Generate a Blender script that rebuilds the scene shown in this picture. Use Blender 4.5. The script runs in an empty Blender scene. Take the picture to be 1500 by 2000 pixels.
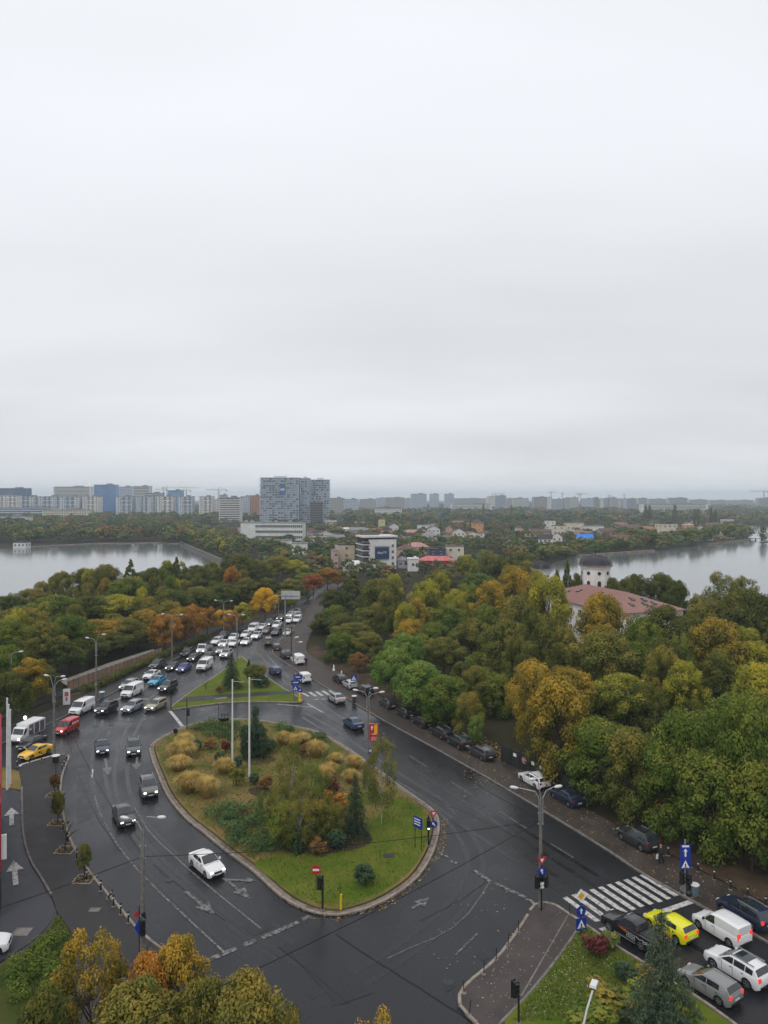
import bpy, bmesh, math, random
import numpy as np
from mathutils import Vector, Matrix
from mathutils.geometry import tessellate_polygon

# ------------------------------------------------------------------ camera, sky, sun, exposure
sc = bpy.context.scene
COL = sc.collection
CAM_H = 34.5          # camera height over the street, m
FPX = 1450.0          # focal length in photograph pixels
HOR = 972.0           # horizon row in the photograph
cam = bpy.data.cameras.new('camera')
cam.sensor_fit = 'VERTICAL'; cam.sensor_height = 24.0
cam.lens = 24.0 * FPX / 2000.0
cam.shift_y = (HOR - 1000.0) / 2000.0
cam.clip_start = 0.5; cam.clip_end = 30000
cam_o = bpy.data.objects.new('camera', cam); COL.objects.link(cam_o)
cam_o.location = (0, 0, CAM_H); cam_o.rotation_euler = (math.radians(90), 0, 0)
sc.camera = cam_o

SUN_EL, SUN_AZ = math.radians(52), math.radians(-150)   # azimuth clockwise from +Y
w = bpy.data.worlds.new('World'); sc.world = w; w.use_nodes = True
nt = w.node_tree; nt.nodes.clear()
def wn(t, **k):
    n = nt.nodes.new(t)
    for a, b in k.items(): setattr(n, a, b)
    return n
wo = wn('ShaderNodeOutputWorld'); bg = wn('ShaderNodeBackground'); bg.inputs[1].default_value = 0.1
sky = wn('ShaderNodeTexSky', sky_type='NISHITA', sun_disc=False)
sky.sun_elevation = SUN_EL; sky.sun_rotation = SUN_AZ; sky.air_density = 1.0; sky.dust_density = 2.0
tc = wn('ShaderNodeTexCoord'); sep = wn('ShaderNodeSeparateXYZ'); nt.links.new(tc.outputs['Generated'], sep.inputs[0])
den = wn('ShaderNodeMath', operation='ADD'); den.inputs[1].default_value = 0.16
absz = wn('ShaderNodeMath', operation='ABSOLUTE'); nt.links.new(sep.outputs[2], absz.inputs[0]); nt.links.new(absz.outputs[0], den.inputs[0])
du = wn('ShaderNodeMath', operation='DIVIDE'); nt.links.new(sep.outputs[0], du.inputs[0]); nt.links.new(den.outputs[0], du.inputs[1])
dv = wn('ShaderNodeMath', operation='DIVIDE'); nt.links.new(sep.outputs[1], dv.inputs[0]); nt.links.new(den.outputs[0], dv.inputs[1])
cmb = wn('ShaderNodeCombineXYZ'); nt.links.new(du.outputs[0], cmb.inputs[0]); nt.links.new(dv.outputs[0], cmb.inputs[1])
nz = wn('ShaderNodeTexNoise'); nz.inputs['Scale'].default_value = 0.62; nz.inputs['Detail'].default_value = 3.5; nz.inputs['Roughness'].default_value = 0.48
mpw = wn('ShaderNodeMapping'); mpw.inputs['Scale'].default_value = (0.55, 1.15, 1); mpw.inputs['Location'].default_value = (15.9, 18.85, 0)
nt.links.new(cmb.outputs[0], mpw.inputs[0]); nt.links.new(mpw.outputs[0], nz.inputs['Vector'])
rp = wn('ShaderNodeValToRGB'); rp.color_ramp.elements[0].position = 0.30; rp.color_ramp.elements[1].position = 0.70
rp.color_ramp.elements[0].color = (7.0, 7.12, 7.36, 1); rp.color_ramp.elements[1].color = (8.8, 9.05, 9.5, 1)
nt.links.new(nz.outputs[0], rp.inputs[0])
mx = wn('ShaderNodeMix', data_type='RGBA'); mx.inputs[0].default_value = 0.96     # cloud cover over the clear sky
grd = wn('ShaderNodeMath', operation='MULTIPLY_ADD'); grd.inputs[1].default_value = 0.22; grd.inputs[2].default_value = 1.0     # an overcast sky is brighter overhead
nt.links.new(absz.outputs[0], grd.inputs[0]); vm = wn('ShaderNodeVectorMath', operation='SCALE'); nt.links.new(rp.outputs[0], vm.inputs[0]); nt.links.new(grd.outputs[0], vm.inputs['Scale'])
nt.links.new(sky.outputs[0], mx.inputs[6]); nt.links.new(vm.outputs[0], mx.inputs[7])
nt.links.new(mx.outputs[2], bg.inputs[0]); nt.links.new(bg.outputs[0], wo.inputs[0])

sl = bpy.data.lights.new('sun', 'SUN'); sl.energy = 1.0; sl.angle = math.radians(20); sl.color = (1, 0.97, 0.93)
so = bpy.data.objects.new('sun', sl); COL.objects.link(so)
sd = Vector((math.sin(SUN_AZ)*math.cos(SUN_EL), math.cos(SUN_AZ)*math.cos(SUN_EL), math.sin(SUN_EL)))
so.rotation_euler = sd.to_track_quat('Z', 'Y').to_euler()

vs = sc.view_settings
vs.view_transform = 'Standard'; vs.look = 'None'; vs.exposure = 0.0; vs.gamma = 1.0; vs.use_curve_mapping = False
cy = sc.cycles
cy.use_denoising = True
cy.max_bounces = 6; cy.diffuse_bounces = 2; cy.glossy_bounces = 3; cy.transmission_bounces = 4; cy.volume_bounces = 2; cy.transparent_max_bounces = 4
cy.caustics_reflective = False; cy.caustics_refractive = False

# ------------------------------------------------------------------ helpers
R = random.Random(7)
NPR = np.random.default_rng(11)
def G(x, y, z=0.0):
    """the point of height z that the photograph's pixel (x, y) shows"""
    Z = FPX * (CAM_H - z) / (y - HOR)
    return Vector(((x - 750.0) * Z / FPX, Z, z))
def P(x, Z, z=0.0): return Vector(((x - 750.0) * Z / FPX, Z, z))
def zat(y, Z): return CAM_H - (y - HOR) * Z / FPX
def ordw(n):
    return ['first','second','third','fourth','fifth','sixth','seventh','eighth','ninth','tenth','eleventh','twelfth'][n-1] if n <= 12 else '%d%s' % (n, {1:'st',2:'nd',3:'rd'}.get(n % 10 if n % 100 not in (11,12,13) else 0, 'th'))
def tag(o, label=None, cat=None, group=None, kind=None):
    if label: o['label'] = label
    if cat: o['category'] = cat
    if group: o['group'] = group
    if kind: o['kind'] = kind
    return o
def empty(name, loc=(0,0,0), rz=0.0, **k):
    o = bpy.data.objects.new(name, None); COL.objects.link(o); o.location = loc; o.rotation_euler = (0,0,rz)
    o.empty_display_size = 0.2
    return tag(o, **k)
def link(name, me, parent=None, loc=None, rz=0.0, scale=None, mat=None, **k):
    o = bpy.data.objects.new(name, me); COL.objects.link(o)
    if parent: o.parent = parent
    if loc is not None: o.location = loc
    if rz: o.rotation_euler = (0,0,rz)
    if scale is not None: o.scale = scale
    if mat:
        o.material_slots[0].link = 'OBJECT'; o.material_slots[0].material = mat
    return tag(o, **k)

class MB:
    def __init__(s): s.v = []; s.f = []; s.m = []
    def poly(s, pts, mi=0):
        b = len(s.v); s.v += [tuple(p) for p in pts]; s.f.append(tuple(range(b, b+len(pts)))); s.m.append(mi); return s
    def box(s, c, size, rz=0.0, mi=0, top=None):
        hx, hy, hz = size[0]/2, size[1]/2, size[2]/2; t = top or (1, 1)
        b = len(s.v); ca, sa = math.cos(rz), math.sin(rz)
        for dz in (-1, 1):
            for dx, dy in ((-1,-1),(1,-1),(1,1),(-1,1)):
                k = t if dz > 0 else (1, 1)
                x, y = dx*hx*k[0], dy*hy*k[1]
                s.v.append((c[0]+x*ca-y*sa, c[1]+x*sa+y*ca, c[2]+dz*hz))
        for q in ((3,2,1,0),(4,5,6,7),(0,1,5,4),(1,2,6,5),(2,3,7,6),(3,0,4,7)):
            s.f.append(tuple(b+i for i in q)); s.m.append(mi)
        return s
    def cyl(s, p0, p1, r0, r1=None, n=8, mi=0, caps=True):
        r1 = r0 if r1 is None else r1
        p0 = Vector(p0); p1 = Vector(p1); d = (p1-p0)
        if d.length < 1e-6: return s
        d.normalize(); a = d.orthogonal().normalized(); e = d.cross(a)
        b = len(s.v)
        for p, r in ((p0, r0), (p1, r1)):
            for i in range(n):
                t = 2*math.pi*i/n; s.v.append(tuple(p + (a*math.cos(t)+e*math.sin(t))*r))
        for i in range(n):
            j = (i+1) % n; s.f.append((b+i, b+j, b+n+j, b+n+i)); s.m.append(mi)
        if caps:
            s.f.append(tuple(b+i for i in reversed(range(n)))); s.m.append(mi)
            s.f.append(tuple(b+n+i for i in range(n))); s.m.append(mi)
        return s
    def tube(s, pts, rs, n=6, mi=0):
        for i in range(len(pts)-1):
            s.cyl(pts[i], pts[i+1], rs[i] if isinstance(rs, list) else rs, rs[i+1] if isinstance(rs, list) else rs, n, mi)
        return s
    def lathe(s, prof, n=12, c=(0,0,0), mi=0):
        b = len(s.v)
        for r, z in prof:
            for i in range(n):
                t = 2*math.pi*i/n; s.v.append((c[0]+r*math.cos(t), c[1]+r*math.sin(t), c[2]+z))
        for k in range(len(prof)-1):
            for i in range(n):
                j = (i+1) % n
                s.f.append((b+k*n+i, b+k*n+j, b+(k+1)*n+j, b+(k+1)*n+i)); s.m.append(mi)
        s.f.append(tuple(b+i for i in reversed(range(n)))); s.m.append(mi)
        s.f.append(tuple(b+(len(prof)-1)*n+i for i in range(n))); s.m.append(mi)
        return s
    def prism(s, pts, z0, z1, mi=0, mside=None):
        """pts: 2-D outline (any order); flat top at z1, walls down to z0"""
        pts = [(p[0], p[1]) for p in pts]
        area = sum(pts[i][0]*pts[(i+1) % len(pts)][1]-pts[(i+1) % len(pts)][0]*pts[i][1] for i in range(len(pts)))
        if area < 0: pts = pts[::-1]
        tri = tessellate_polygon([[Vector((p[0], p[1], 0)) for p in pts]])
        b = len(s.v); n = len(pts)
        s.v += [(p[0], p[1], z1) for p in pts]
        for t in tri:
            a, c, d = (pts[i] for i in t)
            cr = (c[0]-a[0])*(d[1]-a[1])-(c[1]-a[1])*(d[0]-a[0])
            t = t if cr > 0 else t[::-1]
            s.f.append(tuple(b+i for i in t)); s.m.append(mi)
        if z0 is not None and z0 < z1:
            b2 = len(s.v); s.v += [(p[0], p[1], z0) for p in pts] + [(p[0], p[1], z1) for p in pts]
            for i in range(n):
                j = (i+1) % n; s.f.append((b2+i, b2+j, b2+n+j, b2+n+i)); s.m.append(mi if mside is None else mside)
        return s
    def mesh(s, name, mats, smooth=False):
        me = bpy.data.meshes.new(name); me.from_pydata(s.v, [], s.f)
        for m in (mats if isinstance(mats, (list, tuple)) else [mats]): me.materials.append(m)
        if any(s.m): me.polygons.foreach_set('material_index', s.m)
        if smooth: me.polygons.foreach_set('use_smooth', [True]*len(s.f))
        me.update(); return me
    def build(s, name, mats, parent=None, smooth=False, loc=None, rz=0.0, **k):
        return link(name, s.mesh(name, mats, smooth), parent, loc, rz, **k)

# ------------------------------------------------------------------ materials
MATS = {}
def mat(name, col, rough=0.7, metal=0.0, var=0.0, vscale=1.0, col2=None, bump=0.0, bscale=20.0, spec=0.5, emit=None, estr=0.0, rvar=0.0, coat=0.0, objcol=False, detail=6, ramp=(0.35, 0.65), stretch=None):
    if name in MATS: return MATS[name]
    if rough >= .55 and spec == .5: spec = .15
    m = bpy.data.materials.new(name); m.use_nodes = True; n = m.node_tree; b = n.nodes['Principled BSDF']
    b.inputs['Base Color'].default_value = (*col, 1); b.inputs['Roughness'].default_value = rough; b.inputs['Metallic'].default_value = metal
    b.inputs['Specular IOR Level'].default_value = spec
    if name == 'lake_water': b.inputs['IOR'].default_value = 1.6
    if coat: b.inputs['Coat Weight'].default_value = coat; b.inputs['Coat Roughness'].default_value = 0.05
    if emit: b.inputs['Emission Color'].default_value = (*emit, 1); b.inputs['Emission Strength'].default_value = estr
    src = None
    if objcol:
        oi = n.nodes.new('ShaderNodeObjectInfo'); src = oi.outputs['Color']; n.links.new(src, b.inputs['Base Color'])
    if col2 or var or bump or rvar:
        g = n.nodes.new('ShaderNodeNewGeometry')
        vec = g.outputs['Position']
        if stretch:
            mp = n.nodes.new('ShaderNodeMapping'); mp.inputs['Scale'].default_value = stretch; n.links.new(vec, mp.inputs[0]); vec = mp.outputs[0]
        t = n.nodes.new('ShaderNodeTexNoise'); t.inputs['Scale'].default_value = vscale; t.inputs['Detail'].default_value = detail; t.inputs['Roughness'].default_value = 0.62
        n.links.new(vec, t.inputs['Vector'])
        if col2 or var:
            c2 = col2 or tuple(min(1, c*(1+var)) for c in col); c1 = col if col2 else tuple(c*(1-var) for c in col)
            r = n.nodes.new('ShaderNodeValToRGB'); r.color_ramp.elements[0].position = ramp[0]; r.color_ramp.elements[1].position = ramp[1]
            r.color_ramp.elements[0].color = (*c1, 1); r.color_ramp.elements[1].color = (*c2, 1)
            n.links.new(t.outputs[0], r.inputs[0]); n.links.new(r.outputs[0], b.inputs['Base Color'])
        if rvar:
            mr = n.nodes.new('ShaderNodeMapRange'); mr.inputs[1].default_value = 0.35; mr.inputs[2].default_value = 0.65
            mr.inputs[3].default_value = max(0.02, rough-rvar); mr.inputs[4].default_value = rough+rvar
            n.links.new(t.outputs[0], mr.inputs[0]); n.links.new(mr.outputs[0], b.inputs['Roughness'])
        if bump:
            t2 = n.nodes.new('ShaderNodeTexNoise'); t2.inputs['Scale'].default_value = bscale; t2.inputs['Detail'].default_value = 4
            n.links.new(vec, t2.inputs['Vector'])
            bp = n.nodes.new('ShaderNodeBump'); bp.inputs['Strength'].default_value = bump; bp.inputs['Distance'].default_value = 0.05
            n.links.new(t2.outputs[0], bp.inputs['Height']); n.links.new(bp.outputs[0], b.inputs['Normal'])
    MATS[name] = m; return m

def leafmat(name, stops, trans=0.22, rough=0.6, world=False):
    """foliage: each leaf's own colour comes from its 't' value, shifted a little for each plant"""
    m = bpy.data.materials.new(name); m.use_nodes = True; n = m.node_tree; n.nodes.clear()
    o = n.nodes.new('ShaderNodeOutputMaterial'); at = n.nodes.new('ShaderNodeAttribute'); at.attribute_name = 't'
    oi = n.nodes.new('ShaderNodeObjectInfo')
    ad = n.nodes.new('ShaderNodeMath'); ad.operation = 'MULTIPLY_ADD'; ad.inputs[1].default_value = 0.22
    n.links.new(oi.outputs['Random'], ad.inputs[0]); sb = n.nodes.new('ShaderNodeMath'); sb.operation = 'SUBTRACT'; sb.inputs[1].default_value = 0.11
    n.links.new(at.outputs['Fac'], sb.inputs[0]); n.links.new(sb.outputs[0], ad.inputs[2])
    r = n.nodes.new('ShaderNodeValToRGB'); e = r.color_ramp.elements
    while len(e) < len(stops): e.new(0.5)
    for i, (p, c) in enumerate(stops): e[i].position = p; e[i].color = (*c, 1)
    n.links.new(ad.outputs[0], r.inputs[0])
    d = n.nodes.new('ShaderNodeBsdfPrincipled'); d.inputs['Roughness'].default_value = rough; d.inputs['Specular IOR Level'].default_value = 0.06
    tr = n.nodes.new('ShaderNodeBsdfTranslucent'); mixs = n.nodes.new('ShaderNodeMixShader'); mixs.inputs[0].default_value = trans
    n.links.new(r.outputs[0], d.inputs['Base Color']); n.links.new(r.outputs[0], tr.inputs['Color'])
    n.links.new(d.outputs[0], mixs.inputs[1]); n.links.new(tr.outputs[0], mixs.inputs[2]); n.links.new(mixs.outputs[0], o.inputs[0])
    MATS[name] = m; return m

def ramp(*cs): return [(i/(len(cs)-1) if len(cs) > 1 else 0, c) for i, c in enumerate(cs)]
PAL = {
 'dark':   leafmat('leaf_dark', ramp((0.0291,0.0470,0.0134),(0.0627,0.0862,0.0202),(0.1098,0.1254,0.0269),(0.1848,0.1680,0.0336))),
 'green':  leafmat('leaf_green', ramp((0.030,0.058,0.012),(0.070,0.120,0.020),(0.132,0.178,0.028),(0.225,0.235,0.038))),
 'bright': leafmat('leaf_bright', ramp((0.0420,0.0870,0.0210),(0.0930,0.1725,0.0330),(0.1575,0.2475,0.0480),(0.2550,0.3000,0.0600))),
 'olive':  leafmat('leaf_olive', ramp((0.0436,0.0594,0.0173),(0.1030,0.1228,0.0275),(0.1881,0.1822,0.0378),(0.3168,0.2376,0.0448))),
 'ygreen': leafmat('leaf_ygreen', ramp((0.0552,0.0810,0.0192),(0.1564,0.1803,0.0287),(0.3128,0.3036,0.0384),(0.4968,0.4048,0.0448))),
 'gold':   leafmat('leaf_gold', ramp((0.0608,0.0694,0.0181),(0.1562,0.1424,0.0272),(0.3298,0.2344,0.0333),(0.5208,0.3212,0.0392))),
 'yellow': leafmat('leaf_yellow', ramp((0.2530,0.1610,0.0230),(0.4830,0.2875,0.0207),(0.6670,0.3910,0.0230),(0.7820,0.4830,0.0345))),
 'orange': leafmat('leaf_orange', ramp((0.0854,0.0621,0.0217),(0.2329,0.1320,0.0279),(0.4192,0.1941,0.0342),(0.5899,0.2639,0.0466))),
 'rust':   leafmat('leaf_rust', ramp((0.0640,0.0448,0.0224),(0.1360,0.0800,0.0320),(0.2240,0.1200,0.0416),(0.3360,0.1680,0.0480))),
 'red':    leafmat('leaf_red', ramp((0.0780,0.0260,0.0156),(0.1820,0.0585,0.0234),(0.3120,0.0975,0.0286),(0.4420,0.1430,0.0390))),
 'maroon': leafmat('leaf_maroon', ramp((0.0420,0.0150,0.0150),(0.0900,0.0270,0.0270),(0.1500,0.0420,0.0390),(0.2100,0.0675,0.0525))),
 'brown':  leafmat('leaf_brown', ramp((0.0520,0.0364,0.0260),(0.0975,0.0676,0.0442),(0.1430,0.1040,0.0650),(0.1950,0.1430,0.0910))),
 'conifer':leafmat('leaf_conifer', ramp((0.0160,0.0320,0.0192),(0.0320,0.0608,0.0320),(0.0544,0.0896,0.0448),(0.0880,0.1248,0.0576)), trans=0.08),
 'cedar':  leafmat('leaf_cedar', ramp((0.0210,0.0390,0.0270),(0.0450,0.0750,0.0450),(0.0825,0.1200,0.0675),(0.1275,0.1650,0.0900)), trans=0.08),
 'juniper':leafmat('leaf_juniper', ramp((0.0224,0.0480,0.0192),(0.0480,0.0960,0.0320),(0.0880,0.1472,0.0480),(0.1360,0.1920,0.0640)), trans=0.08),
 'straw':  leafmat('leaf_straw', ramp((.42,.32,.085),(.64,.47,.15),(.80,.61,.23),(.88,.72,.36)), trans=0.3),
 'willow': leafmat('leaf_willow', ramp((0.0525,0.0750,0.0270),(0.1125,0.1425,0.0450),(0.1950,0.2100,0.0630),(0.3000,0.2850,0.0750))),
 'litter': leafmat('leaf_litter', ramp((0.0800,0.0480,0.0240),(0.1760,0.1040,0.0400),(0.2880,0.2000,0.0800),(0.4400,0.3680,0.2080)), trans=0.0),
 'grass':  leafmat('leaf_grass', ramp((0.0450,0.0825,0.0180),(0.0900,0.1425,0.0300),(0.1500,0.1950,0.0450),(0.3000,0.2400,0.0750)), trans=0.2),
 'white_litter': leafmat('leaf_pale', ramp((0.2100,0.1980,0.1320),(0.3000,0.2820,0.2040),(0.3600,0.3300,0.1800)), trans=0.0),
}
M = {
 'asphalt': mat('asphalt_wet', (.011,.011,.0135), rough=0.33, rvar=0.16, col2=(.023,.023,.026), vscale=0.13, ramp=(.30,.70), detail=9, stretch=(1,.55,1), bump=0.10, bscale=55, spec=0.24),
 'patch': mat('asphalt_patch', (.013,.013,.015), rough=0.33, rvar=0.08, spec=.22, col2=(.020,.020,.022), vscale=0.6, bump=0.08, bscale=55),
 'walk': mat('sidewalk_asphalt', (.028,.027,.028), rough=0.55, rvar=0.12, col2=(.046,.043,.042), vscale=0.5, bump=0.1, bscale=40),
 'walk_red': mat('sidewalk_brown', (.052,.042,.040), rough=0.6, rvar=0.1, col2=(.080,.064,.060), vscale=0.4, bump=0.1, bscale=40),
 'walk_dirt': mat('sidewalk_dirty', (.040,.034,.030), rough=0.6, rvar=0.12, col2=(.078,.060,.050), vscale=0.35, bump=0.15, bscale=30),
 'pavers': mat('dark_pavers', (.028,.028,.036), spec=.2, rough=0.45, rvar=0.1, col2=(.050,.050,.060), vscale=0.8, bump=0.2, bscale=25),
 'kerb': mat('kerb_concrete', (.20,.165,.135), rough=0.8, col2=(.33,.28,.235), vscale=2.2, bump=0.2, bscale=30),
 'kerb_gray': mat('kerb_grey', (.13,.12,.11), rough=0.8, col2=(.22,.20,.185), vscale=2.2, bump=0.2, bscale=30),
 'gutter': mat('dirt_gutter', (.030,.024,.020), rough=0.9, col2=(.075,.055,.042), vscale=3.0),
 'lawn': mat('lawn_soil', (.082,.098,.016), rough=0.95, col2=(.20,.138,.050), vscale=0.23, bump=0.4, bscale=9, ramp=(0.36, 0.58), detail=8),
 'lawn_green': mat('lawn_green', (.066,.110,.006), rough=0.95, col2=(.125,.135,.018), vscale=0.30, bump=0.4, bscale=9, ramp=(0.38, 0.66), detail=8),
 'verge': mat('verge_grass', (.030,.052,.006), rough=0.95, col2=(.075,.075,.020), vscale=0.5, bump=0.5, bscale=7, detail=8),
 'ground': mat('ground_earth', (.018,.018,.008), rough=0.95, col2=(.040,.034,.016), vscale=0.05, detail=10, bump=0.3, bscale=2.0),
 'earth': mat('bare_earth', (.038,.027,.018), rough=0.95, col2=(.085,.058,.036), vscale=0.3, bump=0.3, bscale=6),
 'paint': mat('road_paint', (.13,.125,.12), rough=0.6, col2=(.50,.48,.46), vscale=2.6, ramp=(0.33, 0.52)),
 'paint_mid': mat('road_paint_faded', (.028,.028,.029), rough=0.55, col2=(.25,.24,.235), vscale=3.2, ramp=(0.40, 0.66), spec=.2),
 'joint': mat('tar_joint', (.006,.006,.007), rough=.4, spec=.2),
 'track': mat('tyre_track', (.0085,.0085,.0105), rough=0.24, rvar=.08, spec=.26, col2=(.018,.018,.020), vscale=.5, bump=.08, bscale=55),
 'paint_worn': mat('road_paint_worn', (.052,.051,.052), rough=0.5, col2=(.20,.195,.19), vscale=4.0, ramp=(0.40, 0.66)),
 'water': mat('lake_water', (.12,.13,.14), rough=0.10, spec=1.0, bump=0.03, bscale=0.25),
 'concrete': mat('concrete_pole', (.17,.155,.14), rough=0.85, var=0.25, vscale=3),
 'steel': mat('steel_grey', (.34,.35,.36), rough=0.45, metal=0.6, var=0.15, vscale=5),
 'lampw': mat('lamp_housing', (.62,.62,.62), rough=0.4),
 'whitepole': mat('white_pole', (.66,.66,.66), rough=0.5, var=0.1, vscale=4),
 'black': mat('black_metal', (.012,.012,.013), rough=0.45, var=0.2, vscale=5),
 'rubber': mat('rubber', (.014,.014,.015), rough=0.75, var=0.2, vscale=8),
 'glass': mat('car_glass', (.020,.026,.030), rough=0.06, spec=0.8, var=0.3, vscale=1.0),
 'trim': mat('dark_plastic', (.018,.018,.019), rough=0.5, var=0.2, vscale=8),
 'rim': mat('alloy_rim', (.36,.36,.37), rough=0.35, metal=0.7, var=0.15, vscale=9),
 'paintcar': mat('car_paint', (.5,.5,.5), rough=0.28, coat=0.6, objcol=True),
 'head_on': mat('headlight_lit', (.8,.8,.75), rough=0.2, emit=(1,.93,.80), estr=3.0),
 'head_off': mat('headlight_off', (.55,.57,.60), rough=0.12, spec=0.8, var=0.1),
 'tail': mat('taillight', (.22,.012,.012), rough=0.2),
 'tail_on': mat('taillight_lit', (.5,.02,.02), rough=0.2, emit=(1,.06,.04), estr=.7),
 'plate': mat('number_plate', (.62,.62,.60), rough=0.5),
 'blue': mat('sign_blue', (.008,.032,.27), rough=0.4, var=0.05),
 'signwhite': mat('sign_white', (.75,.75,.75), rough=0.4),
 'signred': mat('sign_red', (.46,.018,.022), rough=0.4),
 'signyellow': mat('sign_yellow', (.75,.36,.02), rough=0.4),
 'yellowpost': mat('yellow_plastic', (.70,.44,.01), rough=0.45),
 'green_lit': mat('signal_green_lit', (.2,.8,.5), emit=(.6,1,.85), estr=6.0),
 'lens': mat('signal_lens', (.03,.03,.03), rough=0.2),
 'bark': mat('bark', (.045,.034,.026), rough=0.95, col2=(.095,.075,.058), vscale=3, bump=0.5, bscale=10, stretch=(1,1,.25)),
 'birch': mat('birch_bark', (.30,.28,.24), rough=0.9, col2=(.52,.49,.44), vscale=3),
 'wire': mat('wire', (.010,.010,.010), rough=0.6),
 'globe': mat('globe_lit', (.8,.8,.8), emit=(1,.95,.9), estr=3.0),
}
# ------------------------------------------------------------------ ground, road, water
def g2(pts): return [G(x, y) for x, y in pts]
def smooth(pts, it=2, closed=True):
    pts = [Vector((p[0], p[1])) for p in pts]
    for _ in range(it):
        q = []; n = len(pts)
        for i in range(n if closed else n-1):
            a, b = pts[i], pts[(i+1) % n]; q += [a*.75+b*.25, a*.25+b*.75]
        if not closed: q = [pts[0]] + q + [pts[-1]]
        pts = q
    return pts
def resample(pts, step, closed=False):
    pts = [Vector((p[0], p[1])) for p in pts]
    if closed: pts = pts + [pts[0]]
    out = [pts[0]]; acc = 0.0
    for a, b in zip(pts, pts[1:]):
        d = (b-a).length; t = step-acc
        while t <= d and d > 0:
            out.append(a+(b-a)*(t/d)); t += step
        acc = (acc+d) % step
    return out
def inset(pts, d):
    n = len(pts); area = sum(pts[i][0]*pts[(i+1) % n][1]-pts[(i+1) % n][0]*pts[i][1] for i in range(n)); s = 1 if area > 0 else -1
    out = []
    for i in range(n):
        t = (Vector(pts[(i+1) % n][:2])-Vector(pts[i-1][:2]))
        if t.length < 1e-6: out.append(Vector(pts[i][:2])); continue
        t.normalize(); out.append(Vector(pts[i][:2])+Vector((-t.y, t.x))*d*s)
    return out
UNIT = MB().box((0, 0, 0), (1, 1, 1))
_um = {}
def unit(matname):
    if matname not in _um:
        b = MB()
        k = 0.47
        # a box with chamfered upper edges
        b.v = [(-.5,-.5,-.5),(.5,-.5,-.5),(.5,.5,-.5),(-.5,.5,-.5),(-.5,-.5,.38),(.5,-.5,.38),(.5,.5,.38),(-.5,.5,.38),(-k,-.42,.5),(k,-.42,.5),(k,.42,.5),(-k,.42,.5)]
        b.f = [(0,1,5,4),(1,2,6,5),(2,3,7,6),(3,0,4,7),(4,5,9,8),(5,6,10,9),(6,7,11,10),(7,4,8,11),(8,9,10,11)]; b.m = [0]*9
        _um[matname] = b.mesh('kerb_stone', M[matname])
    return _um[matname]
def kerb(parent, pts, step=1.2, width=0.22, height=0.15, matname='kerb', closed=False, maxn=290):
    rs = resample(pts, step, closed); n = 0
    for a, b in zip(rs, rs[1:]):
        if n >= maxn: break
        d = b-a; l = d.length
        if l < .2: continue
        h = height*R.uniform(.9, 1.06)
        o = link('kerb_stone', unit(matname), parent, ((a.x+b.x)/2, (a.y+b.y)/2, h/2-.01), math.atan2(d.y, d.x)+R.uniform(-.012, .012), (l-.025, width, h+.02))
        n += 1

gs = 9000.0
gb = MB()
gb.poly([(-gs, -200, 0), (gs, -200, 0), (gs, gs, 0), (-gs, gs, 0)])
ground = gb.build('ground', M['ground'], kind='structure')

LK = [(655,1118),(625,1150),(580,1187),(545,1200),(527,1208),(487,1223),(449,1238),(415,1251),(390,1263),(345,1286),(289,1317),(270,1330),(220,1355),(187,1371),(123,1402),(80,1422),(0,1455),(-90,1490)]
RK = [(1750,1985),(1560,1877),(1477,1830),(1383,1779),(1327,1748),(1255,1709),(1200,1671),(1150,1639),(990,1542),(900,1491),(836,1455),(772,1421),(716,1389),(682,1367),(648,1350),(608,1327),(580,1310),(556,1295),(536,1282),(531,1272),(537,1259),(558,1241),(577,1222),(589,1202),(603,1181),(634,1152),(668,1118)]
LKw = smooth(g2(LK), 2, False); RKw = smooth(g2(RK), 2, False)
outer = LKw + [Vector((-90, 60)), Vector((-90, 10)), Vector((60, 10))] + RKw
road = MB().prism(outer, None, 0.03).build('road', M['asphalt'], kind='structure')
Z0 = 0.03
# verges / sidewalks on both sides
RI = [(1780,1900),(1560,1800),(1460,1751),(1305,1671),(1200,1612),(1100,1555),(1032,1512),(985,1491),(900,1445),(800,1392),(740,1360),(700,1335),(640,1300),(604,1282),(596,1266),(604,1246),(616,1222),(624,1200),(640,1176),(660,1152),(690,1118)]
rw = MB().prism(RKw + smooth(g2(RI), 1, False)[::-1], None, 0.15)
sw_r = rw.build('sidewalk', M['walk_dirt'], kind='structure')
kerb(sw_r, RKw[:-20], 1.0, 0.2, 0.19, 'kerb_gray')
LI = [(-90,1440),(0,1425),(60,1403),(123,1378),(187,1347),(220,1333),(289,1298),(352,1272),(404,1251),(450,1231),(490,1216),(530,1200),(580,1179),(640,1125)]
sw_l = MB().prism(LKw[::-1] + smooth(g2(LI), 1, False), None, 0.15).build('sidewalk', M['walk'], kind='structure')
kerb(sw_l, LKw[8:-4], 1.2, 0.2, 0.19, 'kerb_gray')

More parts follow.
